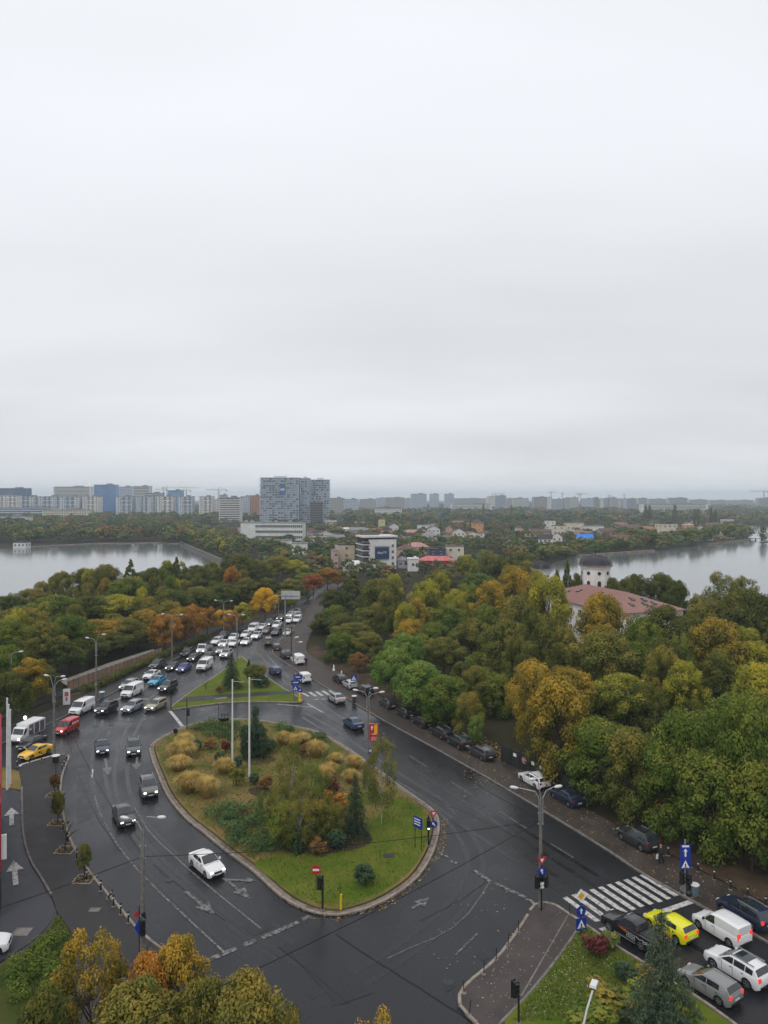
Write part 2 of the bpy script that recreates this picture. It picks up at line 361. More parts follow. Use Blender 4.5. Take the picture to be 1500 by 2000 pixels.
# the big island
ISL = [(290,1462),(299,1452),(312,1443),(333,1432),(363,1419),(391,1411),(430,1406),(480,1405),(532,1411),(583,1421),(615,1428),(637,1437),(662,1452),(690,1470),(720,1492),(750,1512),(775,1532),(800,1550),(825,1567),(845,1582),(857,1597),(860,1617),(855,1647),(842,1680),(820,1715),(787,1742),(750,1765),(712,1780),(675,1790),(650,1792),(612,1787),(582,1775),(550,1757),(493,1703),(461,1680),(429,1656),(395,1627),(365,1605),(340,1577),(320,1548),(308,1516),(297,1490)]
isl = smooth(g2(ISL), 1)
il = MB().prism(isl, Z0, 0.10).build('traffic_island', M['gutter'], kind='structure')
kerb(il, inset(isl, 0.11), 1.0, 0.24, 0.22, 'kerb', True)
in1 = inset(isl, 0.22); in2 = inset(isl, 0.62); in3 = inset(isl, 0.78)
kb = MB()
for i in range(len(in1)):
    j = (i+1) % len(in1)
    kb.poly([(*in1[i], .16), (*in1[j], .16), (*in2[j], .17), (*in2[i], .17)])
kb.build('paved_strip', mat('strip_concrete', (.12,.095,.075), rough=.85, col2=(.24,.195,.16), vscale=1.2, bump=.3, bscale=12), il)
lawn = MB().prism(in3, .1, 0.24)
lawn.build('lawn', M['lawn'], il)
# greener southern lobe of the island
grn = smooth(g2([(480,1690),(520,1676),(575,1668),(630,1672),(690,1655),(730,1600),(760,1560),(800,1565),(835,1590),(846,1612),(843,1645),(831,1675),(808,1708),(778,1733),(745,1752),(708,1767),(672,1777),(650,1779),(616,1773),(588,1762),(555,1745),(520,1722)]), 2)
MB().prism(inset(grn, .35), None, 0.246).build('green_lawn', M['lawn_green'], il)

MB().prism(smooth(g2([(545,1668),(565,1640),(600,1618),(650,1600),(690,1612),(722,1630),(728,1650),(700,1664),(650,1672),(600,1674)]), 2), None, .252).build('leaf_soil', M['earth'], il)
MB().prism(smooth(g2([(478,1545),(520,1538),(535,1555),(500,1562)]), 2), None, .251).build('leaf_soil', M['earth'], il)
MB().prism(smooth(g2([(470,1478),(530,1480),(545,1490),(500,1500),(475,1492)]), 2), None, .251).build('leaf_soil', M['earth'], il)
# upper triangular island
ISU = [(326,1389),(353,1366),(390,1340),(428,1317),(455,1295),(466,1285),(472,1281),(478,1288),(497,1305),(519,1322),(567,1354),(590,1366),(594,1371),(584,1375),(540,1372),(460,1372),(400,1378),(345,1387)]
isu = smooth(g2(ISU), 1)
iu = MB().prism(isu, Z0, 0.12).build('traffic_island', M['gutter'], kind='structure')
kerb(iu, inset(isu, 0.11), 1.2, 0.24, 0.21, 'kerb', True)
MB().prism(inset(isu, .3), .1, 0.20).build('lawn', M['lawn_green'], iu)
MB().prism(g2([(352,1374),(362,1364),(430,1358.5),(566,1351),(575,1356.5),(460,1364.5),(390,1371)]), .1, 0.215).build('footpath', M['walk'], iu)
MB().prism(g2([(419,1366),(442,1363.2),(444,1366),(421,1369)]), .1, 0.225).build('slab', M['kerb_gray'], iu)

# refuge at the lower right with its lawn
ISR = [(1032,1783),(1036,1775),(1045,1768),(1058,1764),(1080,1766),(1101,1779),(1120,1792),(1144,1807),(1199,1846),(1239,1871),(1287,1901),(1367,1953),(1430,1997),(1560,2100),(1500,2330),(1000,2330),(965,2060),(928,2000),(907,1983),(894,1967),(892,1951),(904,1929),(928,1908),(949,1892),(971,1871),(992,1844),(1013,1815)]
isr = smooth(g2(ISR), 1)
ir = MB().prism(isr, Z0, 0.17).build('refuge_island', M['walk_red'], kind='structure')
kerb(ir, inset(isr, .1), 1.0, .24, .22, 'kerb', True)
LR = [(1128,1822),(1144,1814),(1196,1850),(1236,1876),(1284,1907),(1362,1958),(1424,2002),(1540,2100),(1480,2300),(1060,2300),(985,2000),(1024,1957),(1067,1906),(1107,1853)]
MB().prism(g2(LR), .1, 0.215).build('lawn', M['lawn_green'], ir)
kerb(ir, g2([(1128,1820),(1107,1852),(1067,1905),(1024,1956),(981,1999),(960,2030)]), 1.0, .2, .25, 'kerb_gray')
MB().prism(g2([(1108,1792),(1110,1792),(1020,1950),(1016,1950)]), None, 0.176).build('paved_strip', M['kerb_gray'], ir)

# left sidewalk, drive lane, grass wedge
SWL = [(35,1498),(70,1488),(104,1478),(128,1474),(136,1478),(132,1488),(125,1503),(118,1530),(119,1570),(128,1615),(139,1647),(152,1671),(171,1701),(187,1721),(208,1746),(227,1767),(263,1812),(293,1840),(333,1868),(400,1930),(420,2050),(300,2300),(120,2300),(120,2050),(150,1880),(146,1840),(132,1812),(110,1783),(108,1772),(100,1750),(77,1710),(67,1698),(51,1663),(44,1623),(43,1570),(42,1545),(44,1535)]
swl = smooth(g2(SWL), 1)
sl_ = MB().prism(swl, Z0, 0.16).build('sidewalk', M['walk'], kind='structure')
kerb(sl_, smooth(g2(SWL[1:21]), 1, False), 1.0, .22, .2, 'kerb')
kerb(sl_, smooth(g2(SWL[29:]), 1, False), 1.0, .2, .21, 'kerb_gray')
MB().prism(g2([(36,1494),(70,1484),(104,1474.5),(106,1477.5),(72,1487.5),(38,1498)]), None, .045).build('edge_strip', M['paint'], sl_)
DRV = [(-60,1543),(3,1543),(27,1543),(38,1547),(42,1560),(43,1623),(50,1663),(66,1699),(99,1750),(106,1777),(99,1806),(60,1843),(33,1860),(-20,1890),(-150,1900)]
dv_ = MB().prism(smooth(g2(DRV), 1), Z0, 0.07).build('driveway', M['pavers'], kind='structure')
MB().prism(smooth(g2([(110,1785),(132,1814),(146,1842),(150,1880),(120,2050),(120,2300),(-300,2300),(-60,1920),(33,1868),(62,1849),(102,1810)]), 1), Z0, .14).build('grass_verge', M['verge'], kind='structure')
MB().prism(smooth(g2([(35,1500),(43,1536),(40,1546),(27,1541),(-60,1541),(-60,1505)]), 1), Z0, .13).build('grass_verge', M['lawn'], kind='structure')

# ---- painted markings, each its own sheet on the road
_zc = [0]
def strip(pts, width, name='lane_line', m='paint', z=0.050, parent=None, world=False):
    w_ = [Vector(p[:2]) for p in (pts if world else g2(pts))]
    _zc[0] += 1; z += (_zc[0] % 40)*.00022
    b = MB()
    L_, R_ = [], []
    for i, p in enumerate(w_):
        t = (w_[min(i+1, len(w_)-1)]-w_[max(i-1, 0)]).normalized(); nrm = Vector((-t.y, t.x))*width/2
        L_.append(p+nrm); R_.append(p-nrm)
    for i in range(len(w_)-1):
        b.poly([(*R_[i], z), (*R_[i+1], z), (*L_[i+1], z), (*L_[i], z)])
    return b.build(name, M[m], parent or road)
d_ = Vector((.445, -.895)); perp = Vector((.895, .445))
a0, a1 = G(1253, 1709.3), G(1102.7, 1753.3)
for i in range(10):
    p = (a0+(a1-a0)*(i/9)).to_2d()
    strip([p, p+d_*R.uniform(4.0, 4.15)], 0.5, 'crossing_stripe', world=True)
q0 = G(1350, 1762).to_2d(); strip([q0, q0-perp*4.0], 0.55, 'stop_line', world=True)
q0 = G(1192, 1812).to_2d(); strip([q0-perp*1.0, q0+perp*2.2], 0.5, 'stop_line', world=True)
for a, b in (((591,1354),(603,1361)),((604,1352),(617,1360.5)),((617,1351),(630,1359.5)),((630,1350),(644,1358.5)),((643,1348.5),(656,1356.5))):
    strip([a, b], 0.55, 'crossing_stripe')
strip([(615,1367),(622,1366.6)], .35); strip([(628,1366.4),(637,1366)], .35)
for a, b in (((606,1790.5),(590,1797)),((583,1802),(512,1833)),((500,1837.5),(475,1847)),((462,1853),(398,1880))): strip([a, b], .5, 'stop_line', 'paint_mid')
for a, b in (((862,1667),(873,1676)),((882,1682),(893,1688)),((925,1701),(957,1722)),((966,1726),(1027,1754)),((1029,1756),(1045,1767))): strip([a, b], .42, 'stop_line', 'paint_mid')
strip([(332,1389),(345,1405),(356,1419)], .5, 'stop_line', 'paint')
strip([(181,1503),(180,1520)], .16); strip([(183,1548),(186,1560),(192,1581),(200,1601),(211,1621),(232,1655),(267,1698),(317,1749),(355,1784),(393,1820),(437,1860)], .17, m='paint_mid')
strip([(262,1578),(288,1621),(310,1645),(333,1666),(373,1703),(433,1753),(510,1815)], .16, m='paint_worn')
strip([(362,1742),(392,1768)], .17, m='paint_mid')
def arrow(tail, tip, wsh=.16, whd=.62, hl=.42, m='paint', turn=None):
    a, b = G(*tail).to_2d(), G(*tip).to_2d(); t = (b-a); l = t.length; t.normalize(); n_ = Vector((-t.y, t.x)); k = b-t*l*hl; z = .060
    bb = MB().poly([(*(a+n_*wsh), z), (*(a-n_*wsh), z), (*(k-n_*wsh), z), (*(k+n_*wsh), z)])
    bb.poly([(*(k+n_*whd), z), (*(k-n_*whd), z), (*b, z)])
    if turn:
        s0 = a+t*l*.1; e = s0+n_*turn*1.3+t*1.2
        u = (e-s0).normalized(); v = Vector((-u.y, u.x))
        bb.poly([(*(s0+v*.16), z+.002), (*(s0-v*.16), z+.002), (*(e-v*.16), z+.002), (*(e+v*.16), z+.002)])
        bb.poly([(*(e+v*.5), z+.002), (*(e-v*.5), z+.002), (*(e+u*1.0), z+.002)])
    return bb.build('arrow_marking', M[m], road)
arrow((362,1742),(420,1788), m='paint_mid'); arrow((437,1716),(489,1757), turn=1.0, m='paint_mid')
arrow((805,1776),(838,1754), hl=.6, m='paint_mid'); strip([(889,1867),(933,1824)], .16, m='paint_mid')
arrow((268,1478),(266,1504), m='paint_worn'); arrow((205,1482),(212,1515), m='paint_worn')
strip([(755,1874),(800,1853),(850,1833),(885,1812),(915,1785),(940,1750),(957,1724)], .09, m='paint_worn')
for a, b in (((640,1372),(654,1382)),((668,1392),(690,1405)),((745,1440),(775,1460)),((800,1477),(836,1500)),((880,1527),(925,1555)),((975,1585),(1030,1620)),((1075,1648),(1120,1676))): strip([a, b], .15, m='paint_worn')
strip([(600,1374.5),(630,1392)], .22); strip([(540,1375.5),(612,1382)], .22)
for a, b in (((243,1363),(262,1364)),((272,1365),(290,1366)),((215,1372),(236,1364))): strip([a, b], .3)
for x0, y0, x1, y1 in ((388,1305,402,1297),(352,1330,372,1319),(313,1352,332,1342),(430,1266,438,1261),(470,1247,478,1243),(497,1233,503,1229.5),(520,1222,526,1219)): strip([(x0,y0),(x1,y1)], .18, m='paint_worn')
a_ = arrow((23,1614),(22,1579), .22, .75, .42); a_.parent = dv_; a_.location.z = .05
a_ = arrow((31,1731),(27,1683), .22, .75, .42); a_.parent = dv_; a_.location.z = .05
for pts, w_ in (([(655,1825),(690,1848),(740,1882),(800,1918),(860,1958),(960,2020)], .10),([(545,1850),(600,1895),(680,1960)], .07),([(880,1575),(960,1610),(1040,1655),(1110,1700)], .08),([(700,1480),(790,1530),(870,1570)], .06),([(150,1505),(165,1545),(190,1600),(235,1665)], .07),([(300,1690),(360,1740),(440,1800)], .05),([(560,1395),(640,1402),(690,1430)], .06),([(175,1400),(260,1412),(330,1408)], .06),([(820,1800),(900,1760),(960,1715)], .05),([(1000,1900),(960,1935),(890,1975)], .06)):
    q = smooth(g2(pts), 2, False); strip([p+Vector((R.uniform(-.05,.05), R.uniform(-.05,.05))) for p in q], w_, 'tar_joint', 'joint', .049, world=True)
def tracks(pts, offs=(-.75, .75), w_=.5):
    q = smooth(g2(pts), 3, False)
    for o_ in offs:
        l_ = []
        for i, p in enumerate(q):
            t = (q[min(i+1, len(q)-1)]-q[max(i-1, 0)]).normalized(); l_.append(p+Vector((-t.y, t.x))*o_)
        strip(l_, w_, 'tyre_track', 'track', .0312, world=True)
tracks([(580,1196),(500,1238),(400,1290),(310,1352),(255,1420),(232,1500),(245,1580),(310,1655),(400,1735),(500,1815),(600,1880)])
tracks([(560,1196),(470,1240),(360,1290),(270,1345),(205,1410),(188,1490),(203,1580),(260,1660),(350,1745),(440,1825),(530,1890)])
tracks([(1520,1935),(1380,1850),(1240,1770),(1100,1680),(950,1585),(800,1490),(690,1425),(610,1370),(550,1320),(515,1280)])
tracks([(1420,1940),(1300,1870),(1190,1795),(1080,1720),(930,1620),(860,1570),(740,1495),(650,1430),(590,1395)])
tracks([(620,1960),(760,1880),(880,1790),(940,1700),(905,1620),(840,1555)])
# repairs in the asphalt and covers
for pts in ([(470,1690+120),(512,1796),(535,1812),(496,1829)], [(553,1757+90),(620,1838),(730,1940),(660,1965)], [(925,1862),(940,1858),(958,1873),(940,1878)], [(865,1920),(880,1912),(890,1928),(872,1940)], [(400,1230+120),(420,1345),(410,1362),(380,1368)], [(900,1580),(1060,1660),(1040,1675),(880,1600)], [(720,1440),(800,1480),(786,1492),(706,1452)], [(150,1500),(172,1500),(178,1600),(150,1610)]):
    _zc[0] += 1; MB().prism(g2(pts), None, .0405+(_zc[0] % 40)*.0002).build('asphalt_patch', M['patch'], road)
for x, y in ((838,1507),(186,1419),(217,1417),(62,1500+0),(876,1920),(480,1402),(330,1780-60)):
    c = G(x, y); MB().lathe([(.38,0),(.38,.012),(.3,.014)], 14).build('manhole_cover', M['black'], road, loc=(c.x, c.y, .049))
c = G(760, 1676); MB().box((0,0,.0), (1.0,.8,.06)).build('drain_cover', M['black'], il, loc=(c.x,c.y,.26))
c = G(185, 1781); MB().box((0,0,0), (.9,.6,.05)).build('drain_cover', M['kerb_gray'], sl_, loc=(c.x,c.y,.165))
c = G(43, 1822); MB().box((0,0,0), (1.3,1.1,.05)).build('drain_cover', M['kerb_gray'], dv_, loc=(c.x,c.y,.075))

# ---- lakes
lakeL = g2([(-300,1080),(-100,1076),(0,1072),(93,1067),(187,1062),(320,1061),(353,1063),(392,1080),(432,1098),(425,1122),(300,1160),(0,1215),(-150,1235)])
MB().prism(lakeL, None, .06).build('lake', M['water'], kind='structure')
lakeR = g2([(1040,1120),(1080,1100),(1116,1089),(1188,1083),(1240,1079),(1300,1075),(1340,1069),(1400,1062),(1462,1055),(1463,1047),(1440,1036),(1434,1030),(1470,1028),(1600,1028),(1700,1030),(1700,1250),(1100,1230),(1040,1180)])
MB().prism(lakeR, None, .06).build('lake', M['water'], kind='structure')
bank = mat('bank_concrete', (.15,.14,.125), rough=.9, var=.3, vscale=.4)
def wall_line(pts, w_, h_, name, m, **k):
    b = MB(); ws = g2(pts)
    for a, c in zip(ws, ws[1:]):
        d = c-a; b.box(((a.x+c.x)/2, (a.y+c.y)/2, h_/2), (d.length+w_*.3, w_, h_), math.atan2(d.y, d.x))
    return b.build(name, m, **k)
wall_line([(353,1063),(372,1071),(392,1080),(412,1089),(432,1098)], 1.6, 1.7, 'embankment_wall', bank, label='grey concrete embankment wall along the left lake', cat='wall')
wall_line([(60,1069),(93,1067),(187,1062),(260,1061.5),(320,1061),(352,1063)], 5.0, .5, 'lake_bank', mat('bank_earth', (.20,.165,.135), rough=.95, var=.3, vscale=.2), kind='structure')
wall_line([(1130,1087),(1188,1083),(1240,1079),(1275,1077)], 3.0, 1.0, 'lake_bank', MATS['bank_earth'], kind='structure')
wall_line([(1385,1064),(1420,1060),(1462,1055.5)], 2.0, 1.0, 'lake_bank', MATS['bank_earth'], kind='structure')
MB().prism(g2([(1481,1059),(1500,1056),(1600,1056),(1600,1061),(1500,1060)]), None, .5).build('lake_islet', MATS['bank_earth'], kind='structure')
br = empty('footbridge', P(1476, 600), label='thin dark footbridge crossing to the islet in the right lake', cat='bridge')
MB().box((0,0,1.6), (11,2,.35)).build('deck', M['concrete'], br)
for s in (-4.5, 0, 4.5): MB().box((s,0,.7), (.5,1.4,1.4)).build('pier', M['concrete'], br)
# ------------------------------------------------------------------ foliage
def leaves_np(rng, cen, rad, n, size, flat=.85, up=.45, aspect=.6, thi=None, droop=0.0):
    """n leaf-sized kites spread through clumps; returns verts (4n,3) and a colour value for each"""
    cen = np.asarray(cen, float); rad = np.asarray(rad, float)
    k = rng.choice(len(cen), n, p=rad**2/np.sum(rad**2))
    d = rng.normal(size=(n, 3)); d /= np.linalg.norm(d, axis=1, keepdims=True)
    d[:, 2] = np.where((d[:, 2] < -.35) & (rng.random(n) < .6), -d[:, 2], d[:, 2])
    rr = rad[k]*(0.45+0.6*rng.random(n)**.5)
    pos = cen[k]+d*rr[:, None]*np.array([1, 1, flat])
    nor = d*1.0+rng.normal(size=(n, 3))*.38; nor[:, 2] += up; nor /= np.linalg.norm(nor, axis=1, keepdims=True)
    a = rng.normal(size=(n, 3)); a[:, 2] -= droop; a -= nor*np.sum(a*nor, 1)[:, None]; a /= np.linalg.norm(a, axis=1, keepdims=True)
    b = np.cross(nor, a); s = size*(.6+.8*rng.random(n))
    a = a*s[:, None]; b = b*(s*aspect)[:, None]
    v = np.stack([pos-a, pos+b*.9-a*.1, pos+a, pos-b*.9-a*.1], 1).reshape(-1, 3)
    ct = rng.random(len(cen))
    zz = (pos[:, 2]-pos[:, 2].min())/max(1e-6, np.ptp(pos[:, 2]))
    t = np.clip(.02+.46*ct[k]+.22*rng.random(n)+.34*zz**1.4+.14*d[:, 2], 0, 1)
    return v, np.repeat(t, 4)
def np_mesh(name, v, t, m):
    n = len(v)//4; me = bpy.data.meshes.new(name)
    me.vertices.add(len(v)); me.vertices.foreach_set('co', v.astype(np.float32).ravel())
    me.loops.add(len(v)); me.loops.foreach_set('vertex_index', np.arange(len(v), dtype=np.int32))
    me.polygons.add(n); me.polygons.foreach_set('loop_start', np.arange(0, len(v), 4, dtype=np.int32))
    at = me.attributes.new('t', 'FLOAT', 'POINT'); at.data.foreach_set('value', t.astype(np.float32))
    me.materials.append(m); me.update(); me.validate(); return me

def crown_clumps(rng, R0, z0, z1, n, shape):
    cen, rad = [], []
    for i in range(n):
        u = rng.random(); th = rng.random()*2*math.pi
        if shape == 'round':
            f = rng.random()**.6; zz = f; env = math.sqrt(max(0.02, 1-(2*zz-.82)**2/1.45)); r = env*R0*(.5+.5*rng.random()**.4)*(.85+.25*math.sin(3*th+i))
            cr = R0*(.17+.13*rng.random())
        elif shape == 'tall':
            zz = rng.random()**.8; env = math.sin(math.pi*min(1, .16+.84*zz*.98))**.6; r = env*R0*(.45+.55*rng.random()**.4); cr = R0*(.17+.13*rng.random())
        elif shape == 'poplar':
            zz = rng.random(); env = math.sin(math.pi*(.08+.9*zz))**.7; r = env*R0*rng.random()**.5*.8; cr = R0*(.3+.2*rng.random())
        elif shape == 'conifer':
            zz = rng.random()**1.3; env = (1-zz)**.85; r = env*R0*(.35+.65*rng.random()**.5); cr = R0*(.10+.10*rng.random())*(.6+.6*env)
        elif shape == 'loose':
            zz = rng.random(); env = math.sin(math.pi*(.12+.84*zz))**.5; r = env*R0*(.4+.6*rng.random()**.5); cr = R0*(.14+.16*rng.random())
        cen.append((r*math.cos(th), r*math.sin(th), z0+(z1-z0)*zz)); rad.append(cr)
    return cen, rad
TREES = {}
def make_tree(key, shape, seed, n=9000, size=.24, nc=70, bark='bark', z0=2.0, droop=0.0, trunk_r=.22):
    """unit tree 10 m high with a crown 10 m across"""
    rng = np.random.default_rng(seed); R0 = 4.6
    cen, rad = crown_clumps(rng, R0, z0+.6, 9.2, nc, shape)
    zc = max(c[2]+r*.85 for c, r in zip(cen, rad)); k = 10.0/zc
    v, t = leaves_np(rng, cen, rad, n, size, droop=droop); v[:, 2] *= k
    rr = np.percentile(np.hypot(v[:, 0], v[:, 1]), 98); v[:, :2] *= 5.0/rr
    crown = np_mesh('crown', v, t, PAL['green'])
    b = MB(); rr_ = random.Random(seed)
    top = {'conifer': 9.3, 'poplar': 8.5, 'tall': 7.5}.get(shape, 6.5)
    pts = [Vector((0, 0, -.2))]; N = 5
    for i in range(1, N+1): pts.append(Vector((rr_.uniform(-.15, .15)*i*.5, rr_.uniform(-.15, .15)*i*.5, top*i/N)))
    b.tube(pts, [trunk_r*(1.25 if i == 0 else 1-.8*i/N) for i in range(N+1)], 7)
    for i in rr_.sample(range(len(cen)), min(14, len(cen))):
        c = Vector(cen[i]); c.z *= k; c.x *= 5/rr; c.y *= 5/rr
        z = max(1.2, min(top-.3, c.z*rr_.uniform(.35, .75))); f = z/top*N; j = min(N-1, int(f)); s = pts[j].lerp(pts[j+1], f-j)
        mid = s.lerp(c, .5)+Vector((0, 0, .35)); b.tube([s, mid, c], [trunk_r*.42, trunk_r*.26, .03], 5)
    TREES[key] = (crown, b.mesh('trunk', M[bark], True))
for i in range(4): make_tree('round%d' % i, 'round', 100+i, n=15000, size=.165, nc=72)
for i in range(2): make_tree('tall%d' % i, 'tall', 200+i, n=14000, size=.165, nc=72)
for i in range(2): make_tree('loose%d' % i, 'loose', 300+i, n=7500, size=.165, nc=64)
for i in range(2): make_tree('conifer%d' % i, 'conifer', 400+i, n=7500, size=.26, nc=130, z0=.6, droop=.8)
for i in range(2): make_tree('low%d' % i, 'round', 900+i, n=12000, size=.18, nc=90, z0=-.2)
make_tree('poplar0', 'poplar', 500, n=5000, size=.26, nc=60, z0=.8)
for i in range(2): make_tree('birch%d' % i, 'loose', 600+i, n=7000, size=.13, nc=60, bark='birch', z0=1.6, droop=.6, trunk_r=.13)
make_tree('bare0', 'loose', 700, n=500, size=.12, nc=40)
# lighter copies for the middle distance
for i in range(3): make_tree('mid%d' % i, 'round', 800+i, n=1500, size=.55, nc=34)
make_tree('midcon0', 'conifer', 820, n=1300, size=.55, nc=50, z0=.5); make_tree('midpop0', 'poplar', 830, n=900, size=.5, nc=30, z0=.5)

def cedar_tree(key, seed, nb=150, n=15000):
    rng = np.random.default_rng(seed); cen, rad = [], []
    b = MB().tube([(0,0,-.2),(.05,0,4),(0,.05,7.5),(0,0,9.9)], [.24,.17,.08,.02], 7)
    for k in range(nb):
        z = .4+9.2*(k/nb)**1.05; L_ = 4.9*(1-z/10.2)**.8*(.6+.5*rng.random()); a = k*2.4+rng.normal()*.3; up_ = .25*L_
        base = Vector((0,0,z)); pts = []
        for q in np.linspace(0, 1, 5): pts.append(base+Vector((math.cos(a)*L_*q, math.sin(a)*L_*q, up_*math.sin(q*2.2)-.42*L_*q*q)))
        b.tube(pts, [.05,.04,.03,.02,.01], 4)
        for q in np.linspace(.15, 1, max(3, int(L_*2.6))):
            f = q*4; j = min(3, int(f)); p = pts[j].lerp(pts[j+1], f-j); cen.append((p.x, p.y, p.z-.1)); rad.append((.20+.26*(1-abs(q-.55)))*(.55+.5*min(1, L_/3)))
    v, t = leaves_np(rng, cen, rad, n, .17, flat=.55, up=.55, aspect=.22, droop=1.3)
    TREES[key] = (np_mesh('crown', v, t, PAL['cedar']), b.mesh('trunk', M['bark'], True))
cedar_tree('cedar0', 41); cedar_tree('cedar1', 42)
ALLTREES = []
def tree(x, Y, h, wd, pal, key, name='broadleaf_tree', z=0.0, trunk=True, **k):
    e = empty(name, (x, Y, z), R.uniform(0, 6.28)); s = wd/10.0
    c, tk = TREES[key]
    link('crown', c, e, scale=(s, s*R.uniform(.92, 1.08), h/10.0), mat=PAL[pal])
    if trunk: link('trunk', tk, e, scale=(max(s*.9, .3), max(s*.9, .3), h/10.0))
    ALLTREES.append(e); return tag(e, **k)
COLW = {'dark':'dark green','green':'green','bright':'fresh green','olive':'olive','ygreen':'yellow-green','gold':'gold-tinged','yellow':'bright yellow','orange':'orange','rust':'rust-brown','red':'red-orange','brown':'bare brown','conifer':'dark conifer','willow':'pale willow','cedar':'grey-green cedar','maroon':'maroon'}
def group_trees(rows, group, where, cat='tree'):
    """rows: (x_px, top_px, width_px, distance, palette, shape). Labels count each colour from the left."""
    cnt = {}; tot = {}
    for r in rows: tot[r[4]] = tot.get(r[4], 0)+1
    for r in sorted(rows, key=lambda q: q[0]):
        x, yt, wpx, Z, pal, sh = r; cnt[pal] = cnt.get(pal, 0)+1
        p = P(x, Z); h = max(3.0, zat(yt, Z)); wd = wpx*Z/FPX*.88
        if sh in ('round',): key = 'round%d' % R.randrange(4)
        elif sh == 'tall': key = 'tall%d' % R.randrange(2)
        elif sh == 'loose': key = 'loose%d' % R.randrange(2)
        elif sh == 'con': key = 'conifer%d' % R.randrange(2)
        elif sh == 'pop': key = 'poplar0'
        elif sh == 'mid': key = 'mid%d' % R.randrange(3)
        else: key = sh
        lab = '%s tree %s' % (COLW[pal], where)
        if tot[pal] > 1: lab = '%s tree %s, %s of its colour from the left' % (COLW[pal], where, ordw(cnt[pal]))
        tree(p.x, p.y, h, wd*1.08, pal, key, {'con':'conifer_tree','pop':'poplar_tree'}.get(sh, 'broadleaf_tree'), label=lab, cat=cat, group=group)

right = [
 # near the church and the lake
 (1108,1088,38,215,'dark','con'),(1088,1112,40,225,'dark','con'),(1046,1110,56,204,'ygreen','round'),(1126,1118,34,206,'dark','round'),(1195,1126,40,198,'dark','round'),(1222,1126,56,192,'dark','round'),(1245,1120,66,196,'dark','round'),(1290,1116,80,192,'dark','round'),(1322,1132,60,186,'dark','round'),
 (1408,1114,85,200,'olive','loose'),(1455,1124,70,200,'olive','loose'),
 # back rows
 (650,1150,60,215,'dark','round'),(690,1118,80,235,'dark','con'),(720,1140,70,225,'dark','con'),(790,1112,46,245,'brown','bare0'),(806,1130,40,235,'brown','bare0'),
 (912,1082,48,290,'ygreen','round'),(860,1112,80,255,'olive','round'),(935,1118,80,250,'green','round'),(985,1085,75,270,'dark','round'),(960,1078,60,280,'olive','round'),(1030,1095,70,262,'olive','round'),(1020,1078,60,300,'dark','round'),
 (745,1128,100,190,'olive','round'),(835,1130,82,182,'ygreen','round'),(813,1165,70,165,'gold','round'),(920,1138,84,184,'green','tall'),(890,1150,70,178,'ygreen','round'),(1000,1102,92,190,'gold','round'),(958,1132,84,172,'gold','round'),
 (1073,1120,95,150,'ygreen','tall'),(1015,1158,92,150,'olive','round'),(1176,1154,120,142,'gold','round'),(1302,1180,128,142,'dark','round'),(1450,1146,140,150,'dark','round'),(1385,1168,90,150,'olive','round'),(1495,1158,110,146,'dark','round'),
 (1402,1206,142,122,'gold','round'),(1178,1229,140,120,'olive','round'),(1305,1243,110,116,'dark','tall'),(988,1208,122,127,'olive','round'),(1250,1200,90,130,'green','round'),(1075,1200,90,132,'dark','tall'),
 (1040,1286,110,106,'gold','tall'),(1112,1302,112,107,'gold','round'),(1218,1312,126,106,'ygreen','round'),(1335,1288,100,106,'ygreen','round'),(1482,1292,120,100,'ygreen','round'),(1260,1330,90,104,'dark','round'),(1405,1270,100,110,'dark','round'),
 (1440,1350,146,90,'green','round'),(1335,1392,118,87,'green','round'),(1185,1408,130,89,'green','round'),(1265,1430,100,84,'dark','round'),(1130,1430,90,93,'gold','round'),
 (1390,1462,140,77,'bright','round'),(1490,1450,130,76,'green','round'),(1290,1480,90,79,'dark','round'),(1440,1520,110,72,'green','loose'),
 (790,1236,108,137,'bright','round'),(840,1308,120,119,'bright','round'),(760,1268,84,140,'green','round'),(868,1242,90,140,'olive','round'),(905,1290,70,125,'dark','tall'),(935,1300,90,118,'olive','round'),(870,1335,80,113,'green','round'),
 (650,1188,100,188,'dark','round'),(735,1178,98,176,'olive','round'),(690,1215,90,168,'olive','round'),(630,1215,60,190,'dark','tall'),(665,1245,60,160,'olive','round'),(720,1235,80,155,'olive','round'),(700,1275,50,146,'rust','loose'),
 (802,1208,80,160,'gold','round'),(875,1178,90,168,'green','round'),(920,1205,90,150,'olive','round'),(850,1215,80,155,'green','round'),(950,1178,80,158,'green','round'),(930,1395,40,102,'bright','loose'),(1010,1240,70,120,'dark','tall'),
]
for x, yb, yt, wpx, pal, sh in ((770,1372,1262,100,'bright','tall'),(822,1398,1290,118,'bright','low0'),(872,1424,1318,104,'green','low1'),(915,1446,1350,70,'olive','low0'),(1092,1528,1318,150,'gold','low1'),(1045,1502,1300,90,'gold','tall'),(1165,1572,1400,140,'green','low0'),(1235,1606,1420,130,'olive','low1'),(1305,1640,1440,140,'green','low0'),(1385,1672,1462,160,'green','low1'),(1470,1702,1480,170,'green','low0'),(1560,1735,1470,170,'green','low1'),(1340,1640,1380,150,'green','tall'),(1455,1668,1350,160,'green','tall')):
    right.append((x, yt, wpx, FPX*CAM_H/(yb-HOR), pal, sh))
group_trees(right, 'trees of the park right of the road', 'in the right-hand park')
